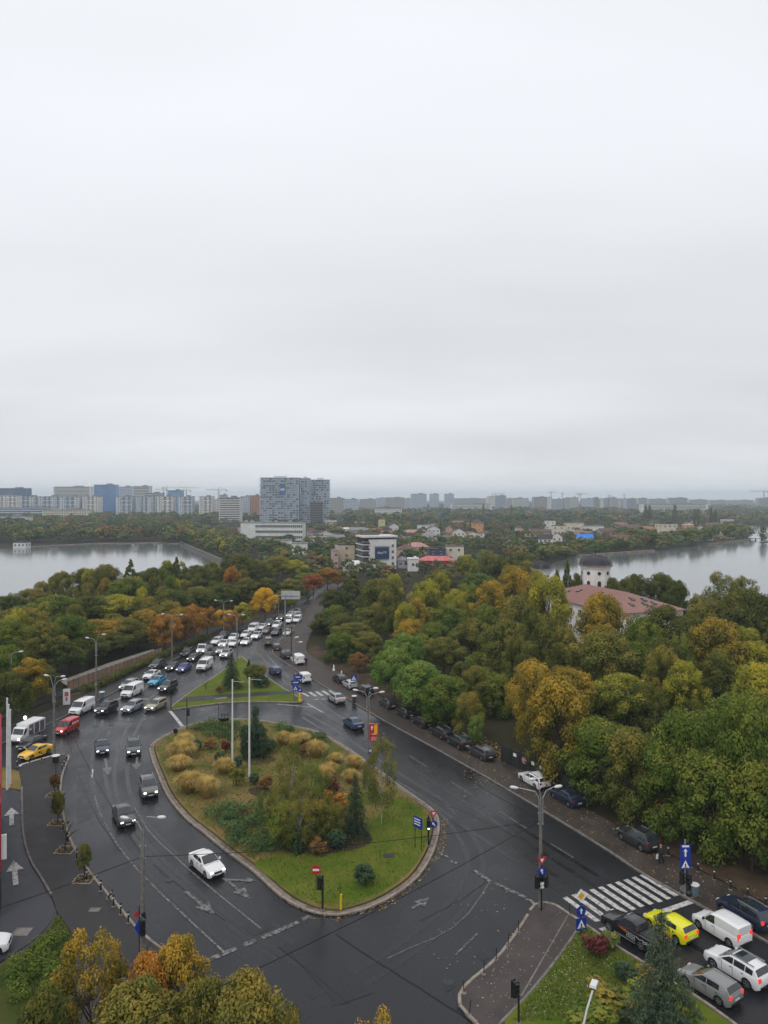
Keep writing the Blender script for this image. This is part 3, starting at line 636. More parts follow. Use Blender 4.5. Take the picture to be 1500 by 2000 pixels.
left = [
 (15,1162,110,192,'dark','round'),(65,1148,90,205,'olive','round'),(122,1114,58,232,'olive','round'),(163,1108,64,236,'dark','round'),(205,1101,74,236,'olive','round'),(255,1092,46,238,'dark','con'),(250,1125,84,215,'green','round'),(300,1108,66,242,'dark','round'),(345,1087,46,262,'dark','con'),(380,1103,64,250,'dark','round'),(420,1106,66,252,'dark','round'),(468,1080,90,272,'dark','round'),(454,1104,40,248,'orange','round'),(503,1092,70,285,'olive','round'),(540,1085,74,300,'olive','round'),(575,1092,60,298,'ygreen','round'),(600,1118,74,265,'green','round'),(640,1108,56,275,'orange','round'),(612,1120,52,258,'red','round'),(660,1112,50,280,'olive','round'),
 (40,1184,116,168,'olive','round'),(110,1160,104,184,'green','round'),(172,1162,96,188,'dark','round'),(230,1160,96,192,'ygreen','round'),(285,1164,92,192,'olive','round'),(338,1150,96,198,'dark','round'),(390,1148,86,208,'dark','round'),(432,1138,86,216,'dark','round'),(330,1172,84,180,'olive','round'),(480,1130,80,225,'dark','round'),(520,1128,80,230,'dark','round'),(565,1130,80,235,'olive','round'),
 (20,1206,106,143,'green','round'),(80,1212,98,142,'olive','round'),(135,1198,98,152,'green','round'),(190,1208,90,162,'gold','round'),(240,1204,98,168,'olive','round'),(288,1188,86,178,'gold','round'),(345,1186,74,178,'gold','round'),
 (58,1284,86,119,'gold','round'),(12,1258,92,121,'green','round'),(112,1243,90,142,'dark','round'),(168,1238,92,152,'dark','round'),(215,1234,80,160,'dark','round'),(20,1310,90,110,'dark','round'),(88,1300,66,128,'dark','tall'),(270,1226,70,168,'dark','round'),(140,1262,60,146,'green','round'),
 (322,1198,72,166,'orange','loose'),(378,1180,66,178,'orange','loose'),(405,1184,50,186,'orange','loose'),(436,1190,50,192,'yellow','loose'),(474,1176,46,198,'ygreen','round'),(455,1192,40,190,'orange','loose'),(518,1147,60,207,'yellow','round'),(560,1150,50,222,'olive','round'),(362,1196,40,170,'rust','loose'),
]
group_trees(left, 'trees of the wood left of the road', 'in the left-hand wood')
# near trees under the camera
for x, yt, wpx, Z, pal, key, lab in ((176,1812,135,46,'gold','loose0','airy orange-gold tree at the bottom left above the grass wedge'),
    (290,1858,110,45,'orange','low0','bushy orange-tinged tree at the bottom left beside the tall lamp post'),(350,1826,120,46,'gold','low1','pointed gold-green tree at the bottom, in front of the stop line'),
    (480,1902,190,41,'olive','low0','broad olive-green tree at the bottom edge left of the centre'),(735,1972,130,38,'gold','loose1','tree top just showing at the bottom edge near the centre'),
    (270,1915,190,41,'olive','low1','broad olive tree in the bottom left corner'),(90,1925,120,42,'dark','low0','dark green shrub-like tree in the very bottom left corner'),(400,1905,120,42,'olive','low1','olive tree filling the gap at the bottom edge'),(570,1965,60,39,'olive','loose0','small olive tree top at the bottom edge')):
    p = P(x, Z); tree(p.x, p.y, zat(yt, Z), wpx*Z/FPX, pal, key, label=lab, cat='tree', group='trees below the camera')

# ---- fillers for the two masses of trees, so the ground does not show
def inpoly(x, y, poly):
    c = False; n = len(poly)
    for i in range(n):
        a, b = poly[i], poly[i-1]
        if (a[1] > y) != (b[1] > y) and x < (b[0]-a[0])*(y-a[1])/(b[1]-a[1])+a[0]: c = not c
    return c
def fill(pxpoly, n, pals, hr, wr, mind, group, lab, key=None, cat='tree'):
    poly = [tuple(p[:2]) for p in g2(pxpoly)]; xs = [p[0] for p in poly]; ys = [p[1] for p in poly]; done = []; tries = 0
    while len(done) < n and tries < n*60:
        tries += 1; x, y = R.uniform(min(xs), max(xs)), R.uniform(min(ys), max(ys))
        if not inpoly(x, y, poly) or any((x-a)**2+(y-b)**2 < mind*mind for a, b in done): continue
        done.append((x, y))
    for i, (x, y) in enumerate(sorted(done, key=lambda q: q[0]/q[1])):
        pal = R.choice(pals); k = key if isinstance(key, str) else R.choice(key or ['low0', 'low1'])
        tree(x, y, R.uniform(*hr), R.uniform(*wr), pal, k, label='%s, %s from the left' % (lab, ordw(i+1)), cat=cat, group=group)
fill([(640,1285),(760,1352),(900,1425),(1000,1465),(1060,1500),(1180,1560),(1300,1615),(1480,1680),(1700,1600),(1600,1300),(1300,1230),(1000,1235),(700,1215),(650,1240)], 42, ['dark','green','olive','green'], (4.5, 8), (6, 8.5), 4.6, 'low trees filling the park', 'low tree under the taller ones of the right park')
fill([(-40,1375),(50,1355),(105,1318),(300,1243),(420,1212),(540,1172),(450,1130),(200,1160),(-40,1240)], 38, ['dark','olive','green','olive','dark'], (5, 9), (6, 9), 5, 'low trees filling the left wood', 'low tree under the taller ones of the left wood')

fill([(-40,1335),(50,1315),(105,1290),(300,1225),(420,1195),(520,1160),(450,1135),(200,1165),(-40,1230)], 34, ['olive','green','gold','ygreen','dark','olive'], (9, 12.5), (4.6, 6.6), 6, 'upright trees of the left wood', 'narrow upright tree of the left wood', ['tall0','tall1'])
fill([(700,1225),(800,1300),(900,1345),(1040,1390),(1240,1450),(1420,1450),(1560,1380),(1500,1240),(1300,1210),(1000,1215),(760,1195)], 22, ['olive','ygreen','green','gold','olive'], (10.5, 14), (5.5, 7.5), 8, 'upright trees of the right park', 'narrow upright tree of the right park', ['tall0','tall1'])

# ---- middle distance
fill([(353,1058),(440,1094),(470,1090),(440,1062),(380,1045),(350,1046)], 26, ['willow','ygreen','willow'], (9, 12), (6, 8), 5, 'pale trees along the embankment', 'pale tree along the left lake embankment', ['mid0','mid1','mid2'])
fill([(1060,1108),(1120,1086),(1190,1081),(1255,1076),(1250,1068),(1160,1074),(1040,1088)], 20, ['willow','green','willow','olive'], (6, 9), (7, 10), 6, 'willows on the far bank', 'willow on the far bank of the right lake', ['mid0','mid1'])
fill([(1230,1076),(1345,1066),(1400,1059),(1465,1050),(1460,1042),(1340,1056),(1230,1066)], 26, ['green','dark','willow'], (8, 12), (9, 13), 7, 'trees on the right bank', 'rounded tree towards the point of the right lake', ['mid1','mid2'])
NT = [(1490,1026,18,580,0),(944,982,7,1250,0),(1261,985,9,1050,0),(1269,985,9,1050,0),(1318,984,10,1050,0),(1357,992,7,900,0),(1363,992,7,900,0),(1389,989,8,860,0),(1397,993,8,860,0),(999,985,8,1200,0),(733,1003,9,800,1),(860,1012,9,700,1),(918,1013,9,700,1),(908,1018,8,680,1)]
for i, (x, yt, w_, Z, c) in enumerate(sorted(NT)):
    p = P(x, Z); tree(p.x, p.y, zat(yt, Z), w_*Z/FPX, 'dark', 'midcon0' if c else 'midpop0', 'conifer_tree' if c else 'poplar_tree', label='narrow dark %s above the far greenery, %s narrow tree from the left' % ('conifer' if c else 'poplar', ordw(i+1)), cat='tree', group='narrow trees in the distance')

# ---- far woodland as one mass
def woodland():
    rng = np.random.default_rng(5); tmpl = []
    for i in range(5):
        cen, rad = crown_clumps(np.random.default_rng(40+i), 4.6, 1.5, 8.6, 22, 'round'); tmpl.append((cen, rad))
    lo = [leaves_np(np.random.default_rng(60+i), *tmpl[i], 90, 1.25) for i in range(5)]
    hi = [leaves_np(np.random.default_rng(70+i), *tmpl[i], 420, .62) for i in range(5)]
    lakes = [[tuple(p[:2]) for p in lakeL], [tuple(p[:2]) for p in lakeR]]
    V, T, C = [], [], []
    def put(x, y, h, w_, c, lib):
        v, t = lib[rng.integers(5)]; a = rng.random()*6.28; ca, sa = math.cos(a), math.sin(a)
        q = v*np.array([w_/10, w_/10, h/9.5]); q = np.stack([q[:, 0]*ca-q[:, 1]*sa+x, q[:, 0]*sa+q[:, 1]*ca+y, q[:, 2]], 1)
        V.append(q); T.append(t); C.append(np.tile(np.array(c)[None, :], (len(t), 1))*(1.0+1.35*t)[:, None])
    cols = [(.055,.072,.025),(.030,.052,.022),(.065,.082,.028),(.10,.095,.03),(.10,.065,.03),(.055,.06,.03),(.035,.055,.03),(.13,.105,.035)]
    pw = np.array([.18,.14,.2,.12,.10,.14,.06,.06]); pw /= pw.sum()
    def band(z0, z1, n, lib, hr, wr, xr=(-150, 1650), dens=None):
        for _ in range(n):
            # even per unit of ground depth ratio, so that rows stay filled to the horizon
            Z = z0*(z1/z0)**rng.random(); xpx = rng.uniform(*xr); x = (xpx-750)*Z/FPX
            if any(inpoly(x, Z, l) for l in lakes): continue
            if BUILT(xpx, Z): continue
            put(x, Z, rng.uniform(*hr), rng.uniform(*wr), cols[rng.choice(8, p=pw)], lib)
    band(552, 1250, 620, hi, (8, 13.5), (10, 16), (-120, 370))
    band(300, 560, 330, hi, (4.5, 8.5), (6, 10), (440, 1150))
    band(440, 1000, 800, hi, (5, 9.5), (7, 13), (360, 1600))
    band(1000, 1900, 1300, lo, (7, 12), (13, 20))
    band(1900, 6500, 800, lo, (7, 13), (34, 60))
    v = np.concatenate(V); t = np.concatenate(T); c = np.concatenate(C)
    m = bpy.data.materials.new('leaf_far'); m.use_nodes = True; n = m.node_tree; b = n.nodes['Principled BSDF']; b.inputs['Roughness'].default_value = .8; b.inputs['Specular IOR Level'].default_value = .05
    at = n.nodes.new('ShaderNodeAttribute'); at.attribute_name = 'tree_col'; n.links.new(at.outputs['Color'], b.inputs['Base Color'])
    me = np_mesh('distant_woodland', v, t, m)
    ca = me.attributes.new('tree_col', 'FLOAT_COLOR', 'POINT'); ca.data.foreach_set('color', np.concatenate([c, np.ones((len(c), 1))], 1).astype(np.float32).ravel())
    return link('distant_woodland', me, label='distant autumn woodland and gardens fading to the horizon', cat='woodland', kind='stuff')
BUILTS = []
def BUILT(xpx, Z): return any(a-3 < xpx < b+3 and z0-2 < Z < z1 for a, b, z0, z1 in BUILTS)

# ---- plants on the islands
def bush_mesh(name, seed, n, size, cen, rad, pal, up=.45, droop=0, aspect=.6, flat=.85):
    v, t = leaves_np(np.random.default_rng(seed), cen, rad, n, size, up=up, droop=droop, aspect=aspect, flat=flat); return np_mesh(name, v, t, PAL[pal])
_r = np.random.default_rng(3)
ball = bush_mesh('foliage', 1, 1500, .055, [(0,0,.5)]+[tuple(np.array((0,0,.5))+.30*d/np.linalg.norm(d)) for d in _r.normal(size=(26, 3))], [.3]+[.2]*26, 'conifer')
cone = bush_mesh('foliage', 2, 1500, .05, [(.0+.35*(1-z)*math.cos(a)*.7, .35*(1-z)*math.sin(a)*.7, z*.9+.06) for z in np.linspace(0,.95,16) for a in (0,2.1,4.2)], [.22*(1-z*.75) for z in np.linspace(0,.95,16) for a in (0,2.1,4.2)], 'conifer')
shrub = bush_mesh('foliage', 3, 1300, .055, [(.33*math.cos(a)*q, .33*math.sin(a)*q, .25+.5*z) for a, q, z in zip(_r.random(22)*6.28, _r.random(22)**.5, _r.random(22))], [.17]*22, 'rust')
def grass_clump():
    rng = np.random.default_rng(9); n = 1700; th = rng.random(n)*6.28; r0 = rng.random(n)**.6*.22; ln = .55+.45*rng.random(n); lean = .15+.85*rng.random(n)**.8
    base = np.stack([r0*np.cos(th), r0*np.sin(th), np.zeros(n)], 1); out = np.stack([np.cos(th), np.sin(th), np.zeros(n)], 1); side = np.stack([-np.sin(th), np.cos(th), np.zeros(n)], 1)*.012
    mid = base+out*(lean*ln*.28)[:, None]+np.array([0, 0, 1])*(ln*.62)[:, None]; tip = base+out*(lean*ln*.62)[:, None]+np.array([0, 0, 1])*(ln*(.95-.5*lean))[:, None]
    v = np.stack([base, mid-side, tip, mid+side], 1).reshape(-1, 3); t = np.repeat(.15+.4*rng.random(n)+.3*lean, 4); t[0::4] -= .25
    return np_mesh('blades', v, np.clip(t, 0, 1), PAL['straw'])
tuft = grass_clump()
ISLZ = .24
def plant(name, me, x, y, wpx, hpx, lab, cat, group=None, pal=None, part='foliage', stem=False, z=ISLZ):
    p = G(x, y, z); s = p.y/FPX; e = empty(name, p, R.uniform(0, 6.28), label=lab, cat=cat, group=group)
    w_ = wpx*s; h_ = hpx*s*1.05
    link(part, me, e, scale=(w_, w_, h_), mat=PAL[pal] if pal else None)
    b = MB().tube([(0,0,-.1),(0,0,h_*.3),(w_*.08,.02,h_*.6)], [.06,.045,.02], 5)
    for a in (0.5, 2.6, 4.6): b.tube([(0,0,h_*.12),(math.cos(a)*w_*.25, math.sin(a)*w_*.25, h_*.55)], [.035,.012], 4)
    b.build('stem', M['bark'], e); return e
for i, (x, y, w_, h_) in enumerate(((355,1481,56,32),(349,1504,48,26),(370,1546,56,36),(404,1557,48,38),(437,1510,40,28),(360,1456,36,22),(553,1454,34,24),(616,1478,44,30),(634,1528,40,30),(692,1501,36,24),(685,1528,34,24),(592,1452,30,20),(572,1460,34,24),(645,1512,30,22),(655,1490,28,18))):
    plant('ornamental_grass', tuft, x, y, w_*.92, h_*1.35, 'golden ornamental grass clump on the big island, %s from the left' % ordw(sorted((355,349,370,404,437,360,553,616,634,692,685,592,572,645,655)).index(x)+1), 'grass clump', 'golden grass clumps on the island', part='blades')
for x, y, w_, h_, lab in ((384,1466,21,22,'small round dark shrub near the left tip of the big island'),(430,1491,24,24,'round dark shrub left of the flagpoles'),(496,1533,21,24,'round dark shrub at the foot of the right flagpole'),(657,1657,38,38,'round dark shrub beside the reddish bush at the island centre'),(712,1728,42,42,'round clipped shrub alone on the green lawn of the island'),(523,1470,36,28,'low dark dome shrub beside the weeping conifer')):
    plant('clipped_shrub', ball, x, y, w_*1.1, h_, lab, 'shrub', 'clipped dark shrubs on the island')
plant('cone_shrub', cone, 581, 1668, 26, 48, 'dark cone-shaped shrub below the birches on the island', 'shrub')
for x, y, w_, h_, pal, lab in ((411,1463,24,22,'rust','brownish shrub near the top left of the island'),(440,1470,20,30,'maroon','crimson shrub left of the first flagpole'),(517,1542,28,34,'rust','reddish leafy shrub right of the second flagpole foot'),(622,1670,34,34,'rust','russet shrub between cone shrub and round shrub'),(647,1552,36,38,'maroon','crimson maple bush in the middle of the island'),(652,1585,60,40,'orange','orange-tinted bush below the crimson maple'),(462,1535,34,52,'olive','small olive-orange tree between the flagpoles'),(465,1503,20,32,'conifer','small dark conifer between the flagpoles'),(590,1480,20,30,'maroon','dark purple bush behind the birches')):
    plant('shrub', shrub, x, y, w_*1.2, h_, lab, 'shrub', 'leafy shrubs on the island', pal)
def low_mass(name, polypx, n, hgt, lab, pal, size=.13, z=ISLZ):
    poly = [tuple(p[:2]) for p in g2(polypx)]; xs = [p[0] for p in poly]; ys = [p[1] for p in poly]; cen, rad = [], []
    cx, cy_ = sum(xs)/len(xs), sum(ys)/len(ys)
    while len(cen) < n:
        x, y = R.uniform(min(xs), max(xs)), R.uniform(min(ys), max(ys))
        if inpoly(x, y, poly): rr = R.uniform(.45, .95); cen.append((x-cx, y-cy_, R.uniform(.15, .9)*hgt)); rad.append(rr)
    me = bush_mesh('foliage', n, n*80, size, cen, rad, pal, up=.7, flat=.55, aspect=.35)
    e = empty(name, (cx, cy_, z), label=lab, cat='shrub', group='spreading junipers on the islands'); link('foliage', me, e)
    b = MB()
    for c in cen[::4]: b.tube([(c[0]*.7, c[1]*.7, -.05), (c[0], c[1], c[2])], [.05,.02], 4)
    b.build('branches', M['bark'], e, kind='stuff')
low_mass('spreading_juniper', [(370,1428),(395,1420),(430,1414),(470,1418),(478,1440),(450,1450),(400,1448)], 55, .9, 'wide green juniper along the upper edge of the big island', 'juniper')
low_mass('spreading_juniper', [(540,1424),(562,1420),(572,1430),(552,1438)], 14, .8, 'small green juniper right of the weeping conifer', 'juniper')
low_mass('spreading_juniper', [(582,1440),(605,1434),(634,1446),(636,1452),(610,1452)], 16, .8, 'green juniper near the right kerb of the big island', 'juniper')
low_mass('spreading_juniper', [(400,1592),(450,1585),(500,1590),(545,1610),(560,1640),(530,1672),(490,1678),(455,1665),(425,1635)], 110, 1.25, 'large spreading juniper mass at the lower left of the island', 'juniper')
def tree_at(x, yb, yt, wpx, pal, key, lab, name='broadleaf_tree', cat='tree', z=ISLZ, group='trees on the traffic islands'):
    p = G(x, yb, z); h = (yb-yt)*p.y/FPX*1.04; return tree(p.x, p.y, h, wpx*p.y/FPX, pal, key, name, z, label=lab, cat=cat, group=group)
def weeping():
    rng = np.random.default_rng(77); cen, rad = [], []
    for k in range(9):
        a = k*.7+.2; L_ = (1.6 if k % 2 else 1.1)*(1 if k else .2); zt = 3.0 if k else 5.4
        for s in np.linspace(0, 1, 12):
            r = L_*min(1, s*1.6); z = zt*(.75+.25*math.sin(min(1, s*1.6)*1.57)) if s < .6 else zt*(1-(s-.6)/.4*.85)
            cen.append((r*math.cos(a), r*math.sin(a), max(.2, z))); rad.append(.45 if s < .6 else .55)
    for z in np.linspace(.3, 5.3, 22): cen.append((rng.normal()*.2*(1-z/6), rng.normal()*.2*(1-z/6), z)); rad.append(.85*(1-z/6.8))
    v, t = leaves_np(rng, cen, rad, 9000, .15, up=0, droop=1.6, aspect=.3); return np_mesh('crown', v, t*.8, PAL['conifer'])
p = G(497, 1476, ISLZ); e = empty('weeping_conifer', p, 0.4, label='dark weeping conifer with drooping side leaders behind the flagpoles', cat='tree')
k_ = (1476-1376)*p.y/FPX/5.9; link('crown', weeping(), e, scale=(k_*.95, k_*.95, k_)); MB().tube([(0,0,-.2),(0,0,3),(0,0,5)], [.2,.12,.03], 7).build('trunk', M['bark'], e)
tree_at(694, 1640, 1512, 74, 'conifer', 'cedar1', 'upright blue-green conifer in the middle of the big island', 'conifer_tree')
tree_at(745, 1612, 1440, 66, 'olive', 'birch0', 'slender birch with pale trunk near the right kerb of the island')
for x, yb, yt, w_, key, pal, lab in ((570,1600,1448,64,'birch1','olive','tall birch with pale trunk at the centre of the island'),(605,1628,1490,60,'birch0','green','birch beside the tall birch at the island centre'),(548,1640,1530,62,'birch1','olive','lower left birch of the clump on the island'),(585,1665,1560,70,'birch0','olive','lowest birch of the clump above the cone shrub'),(640,1640,1560,60,'birch1','olive','right-hand birch of the clump, beside the blue-green conifer'),(520,1625,1545,44,'birch0','green','leafy young birch at the left of the island clump'),(625,1600,1500,56,'birch1','green','full-leaved birch behind the crimson maple'),(590,1640,1530,64,'birch0','olive','middle birch of the clump with dense leaves'),(558,1655,1568,84,'low0','green','dense dark green bush at the left foot of the birch clump'),(612,1640,1560,80,'low1','olive','dense olive bush at the middle foot of the birch clump'),(655,1628,1572,60,'low0','olive','small olive bush at the right foot of the birch clump'),(722,1560,1480,36,'birch1','olive','young birch next to the three-armed lamp post')): tree_at(x, yb, yt, w_, pal, key, lab)
# upper island
tree_at(452, 1345, 1276, 56, 'conifer', 'cedar1', 'dark spreading conifer on the upper island', 'conifer_tree', z=.2)
tree_at(486, 1318, 1288, 16, 'conifer', 'conifer1', 'small pointed conifer on the upper island', 'conifer_tree', z=.2)
tree_at(497, 1340, 1298, 44, 'olive', 'round0', 'round olive bush-tree on the upper island', z=.2)
tree_at(402, 1346, 1328, 12, 'brown', 'bare0', 'thin bare sapling near the left edge of the upper island', z=.2)
for x, y, w_, h_, me_, pal, lab in ((429,1353,18,16,shrub,'rust','low reddish shrub on the upper island'),(508,1342,36,24,ball,None,'dark clipped shrub on the upper island'),(522,1342,12,14,shrub,'rust','small brown shrub near the right edge of the upper island'),(515,1318,14,20,shrub,'rust','russet shrub at the top right of the upper island')): plant('shrub', me_, x, y, w_, h_, lab, 'shrub', 'shrubs on the upper island', pal, z=.2)
# lower right lawn
p = P(1292, 46); e = tree(p.x, p.y, zat(1776, 46), 6.6, 'cedar', 'cedar0', 'conifer_tree', .2, label='large grey-green cedar in front of the black pickup', cat='tree')
plant('shrub', shrub, 1162, 1868, 58, 56, 'maroon-leaved small tree on the lower right lawn', 'shrub', None, 'maroon', z=.2)
plant('shrub', shrub, 1185, 1852, 54, 34, 'yellow-green variegated shrub behind the maroon tree', 'shrub', None, 'willow', z=.2)
plant('clipped_shrub', ball, 1222, 1915, 46, 36, 'round dark shrub on the lower right lawn', 'shrub', z=.2)
for i, (x, y, w_, h_) in enumerate(((1195,1975,120,60),(1265,1985,110,60),(1150,2010,120,60),(1255,1915,50,30),(1330,2030,120,70))): plant('shrub', shrub, x, y, w_, h_, ['broad olive bush left of the lower lamp','broad olive bush under the cedar','dark bush in front of the lower lamp','low yellow shrub between lawn and cedar','dark bush at the bottom edge under the cedar'][i], 'shrub', 'bushes on the lower right lawn', ['olive','green','green','gold','green'][i], z=.2)
low_mass('spreading_juniper', [(20,1890),(60,1862),(98,1832),(118,1842),(130,1870),(115,1960),(30,1960)], 50, .7, 'low green bushes on the grass wedge at the bottom left', 'green', z=.1)
# hedge along the left fence
def hedge(polyline, hgt, wd, lab, pal='dark', lo=0.1):
    ws = resample(g2(polyline), .8); cen = [(p.x+R.uniform(-wd, wd)*.4, p.y+R.uniform(-wd, wd)*.4, R.uniform(.25, .8)*hgt) for p in ws for _ in range(3)]
    c0 = Vector(cen[0]); cen = [(a-c0.x, b-c0.y, c) for a, b, c in cen]
    me = bush_mesh('foliage', 31, len(cen)*55, .14, cen, [wd*.55]*len(cen), pal); e = empty('hedge', (c0.x, c0.y, lo), label=lab, cat='hedge'); link('foliage', me, e); b = MB()
    for c in cen[::5]: b.tube([(c[0], c[1], -.1), (c[0], c[1], c[2])], [.04,.02], 4)
    b.build('stems', M['bark'], e, kind='stuff')
hedge([(166,1353),(190,1345),(222,1331),(260,1313),(290,1298),(340,1276),(404,1249)], 1.3, 1.2, 'clipped dark hedge below the beige boundary wall')
# ---- grass blades and fallen leaves
def scatter_cards(name, polypx, n, size, pal, z, lab, cat, upn=2.0, aspect=.6, tall=False, ring=None, world=None):
    rng = np.random.default_rng(n); poly = world or [tuple(p[:2]) for p in g2(polypx)]; xs = [p[0] for p in poly]; ys = [p[1] for p in poly]; pts = []
    while len(pts) < n:
        q = np.stack([rng.uniform(min(xs), max(xs), 4000), rng.uniform(min(ys), max(ys), 4000)], 1)
        pts += [a for a in q if inpoly(a[0], a[1], poly)]
    pos = np.array(pts[:n]); pos = np.concatenate([pos, np.full((n, 1), z)], 1); s = size*(.5+rng.random(n)); th = rng.random(n)*6.28
    a = np.stack([np.cos(th), np.sin(th), np.zeros(n)], 1)*s[:, None]
    if tall:
        b = np.stack([rng.normal(size=n)*.35, rng.normal(size=n)*.35, np.ones(n)], 1)*(s*1.3)[:, None]; v = np.stack([pos-a*.35, pos+a*.35, pos+b+a*.12, pos+b-a*.12], 1)
    else:
        b = np.stack([-np.sin(th), np.cos(th), rng.normal(size=n)*.25], 1)*(s*aspect)[:, None]; v = np.stack([pos-a, pos+b, pos+a, pos-b], 1); v[:, :, 2] += rng.random(n)[:, None]*.02+.008
    t = np.repeat(rng.random(n), 4)
    return link(name, np_mesh(name, v.reshape(-1, 3), t, PAL[pal]), label=lab, cat=cat, kind='stuff')
scatter_cards('grass', None, 26000, .10, 'grass', .23, 'patchy grass blades on the big island', 'grass', tall=True, world=[tuple(p) for p in inset(isl, 1.0)])
scatter_cards('grass', [(1128,1824),(1144,1818),(1196,1853),(1236,1879),(1284,1911),(1320,2000),(1000,2000),(1067,1910)], 9000, .09, 'grass', .2, 'grass blades on the lower right lawn', 'grass', tall=True)
scatter_cards('grass', [(30,1900),(62,1852),(102,1812),(112,1790),(130,1816),(144,1845),(148,1880),(125,1960),(30,1960)], 5000, .10, 'grass', .13, 'rough grass blades on the bottom left wedge', 'grass', tall=True)
scatter_cards('fallen_leaves', [(905,1560),(1000,1548),(1190,1665),(1300,1740),(1380,1785),(1500,1830),(1500,1750),(1305,1672),(1032,1513),(900,1446)], 1100, .085, 'litter', .16, 'brown fallen leaves on the right-hand sidewalk', 'leaves')
scatter_cards('fallen_leaves', [(900,1930),(960,1880),(1040,1770),(1110,1790),(1125,1822),(1060,1905),(985,1995),(925,1995)], 130, .06, 'white_litter', .18, 'pale fallen leaves on the paved refuge', 'leaves')
scatter_cards('fallen_leaves', [(1128,1826),(1185,1850),(1200,1900),(1100,1990),(1010,1990),(1067,1910)], 260, .07, 'white_litter', .24, 'yellow-white fallen leaves on the lower right lawn', 'leaves')
scatter_cards('fallen_leaves', [(860,1600),(875,1600),(870,1660),(830,1715),(760,1775),(660,1800),(600,1795),(650,1793),(750,1766),(820,1716),(855,1648)], 500, .08, 'litter', .035, 'brown leaf litter along the lower kerb of the big island', 'leaves')
scatter_cards('fallen_leaves', [(700,1330),(760,1365),(900,1440),(985,1488),(1010,1470),(900,1415),(760,1345)], 1500, .12, 'litter', .02, 'orange leaf litter under the park trees', 'leaves')
scatter_cards('fallen_leaves', [(880,1760),(1000,1690),(1030,1760),(960,1860),(880,1930),(820,1900)], 45, .07, 'white_litter', .035, 'scattered pale leaves on the asphalt beside the refuge', 'leaves')
# ------------------------------------------------------------------ buildings
WALLC = {}
def wallm(name, c, var=.10): return mat('wall_'+name, c, rough=.85, var=var, vscale=.35)
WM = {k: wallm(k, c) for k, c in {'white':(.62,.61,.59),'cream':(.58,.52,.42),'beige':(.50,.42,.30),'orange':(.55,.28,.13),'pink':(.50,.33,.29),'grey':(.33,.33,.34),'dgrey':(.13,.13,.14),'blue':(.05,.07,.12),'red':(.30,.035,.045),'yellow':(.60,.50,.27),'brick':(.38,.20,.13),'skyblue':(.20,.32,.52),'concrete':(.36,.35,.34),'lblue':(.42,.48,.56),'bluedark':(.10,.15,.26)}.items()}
RM = {k: mat('roof_'+k, c, rough=.75, var=.2, vscale=.5) for k, c in {'dark':(.055,.050,.052),'brown':(.13,.085,.07),'red':(.30,.09,.075),'grey':(.22,.22,.23),'pink':(.38,.22,.19),'blue':(.04,.20,.58),'white':(.62,.62,.62),'rust':(.28,.14,.10),'lightred':(.50,.16,.16)}.items()}
WIN = mat('window_glass', (.030,.036,.044), rough=.12, spec=.7, var=.4, vscale=.4)
GLB = mat('curtain_glass', (.085,.20,.42), rough=.15, spec=.8, var=.25, vscale=.06)
FRM = mat('window_frame', (.66,.66,.66), rough=.5)
winmesh = {}
def win_unit():
    if 'w' not in winmesh:
        winmesh['w'] = MB().box((0,0,0), (1,.16,1)).mesh('window', WIN); winmesh['f'] = MB().box((0,0,-.56), (1.15,.3,.09)).box((0,0,.54), (1.12,.22,.07)).box((0,-.02,0), (.06,.2,1)).mesh('frame', FRM)
    return winmesh['w'], winmesh['f']
def add_windows(parent, w_, d_, z0, floors, fh, nx, ww=1.1, wh=1.3, sides=('front','right'), frames=True, ny=None, y0=None):
    wu, fu = win_unit()
    for s in sides:
        n = nx if s in ('front',) else (ny or max(1, int(nx*d_/w_)))
        for f in range(floors):
            for i in range(n):
                z = z0+fh*f+fh*.55; t = (i+.5)/n-.5
                if s == 'front': loc, rz = (t*w_*.94, -d_/2-.02, z), 0
                elif s == 'right': loc, rz = (w_/2+.02, t*d_*.94, z), math.pi/2
                else: loc, rz = (-w_/2-.02, t*d_*.94, z), -math.pi/2
                o = link('window', wu, parent, loc, rz, (ww, 1, wh))
                if frames: link('frame', fu, o)
def place(x, y, Z): return P(x, Z)
def roof_gable(b, w_, d_, z, h, ov=.4, mi=0, axis='x'):
    W, D = w_/2+ov, d_/2+ov; t = .18
    if axis == 'x':
        for s in (-1, 1): b.poly([(-W, s*D, z-.1), (W, s*D, z-.1), (W, 0, z+h), (-W, 0, z+h)][::s], mi); b.poly([(-W, s*D, z-.1-t), (W, s*D, z-.1-t), (W, s*D, z-.1), (-W, s*D, z-.1)], mi)
        b.poly([(-W+ov, -D+ov, z), (-W+ov, D-ov, z), (-W+ov, 0, z+h-.1)], 1); b.poly([(W-ov, -D+ov, z), (W-ov, 0, z+h-.1), (W-ov, D-ov, z)], 1)
    else:
        for s in (-1, 1): b.poly([(s*W, -D, z-.1), (s*W, D, z-.1), (0, D, z+h), (0, -D, z+h)][::-s], mi); b.poly([(s*W, -D, z-.1-t), (s*W, D, z-.1-t), (s*W, D, z-.1), (s*W, -D, z-.1)], mi)
        b.poly([(-W+ov, -D+ov, z), (W-ov, -D+ov, z), (0, -D+ov, z+h-.1)], 1); b.poly([(-W+ov, D-ov, z), (0, D-ov, z+h-.1), (W-ov, D-ov, z)], 1)
def roof_hip(b, w_, d_, z, h, ov=.4):
    W, D = w_/2+ov, d_/2+ov; r = max(0.1, W-D) if W > D else .1
    a = [(-W,-D,z), (W,-D,z), (W,D,z), (-W,D,z)]; p, q = (-r, 0, z+h), (r, 0, z+h)
    b.poly([a[0], a[1], q, p]); b.poly([a[1], a[2], q]); b.poly([a[2], a[3], p, q]); b.poly([a[3], a[0], p]); b.poly(a[::-1])
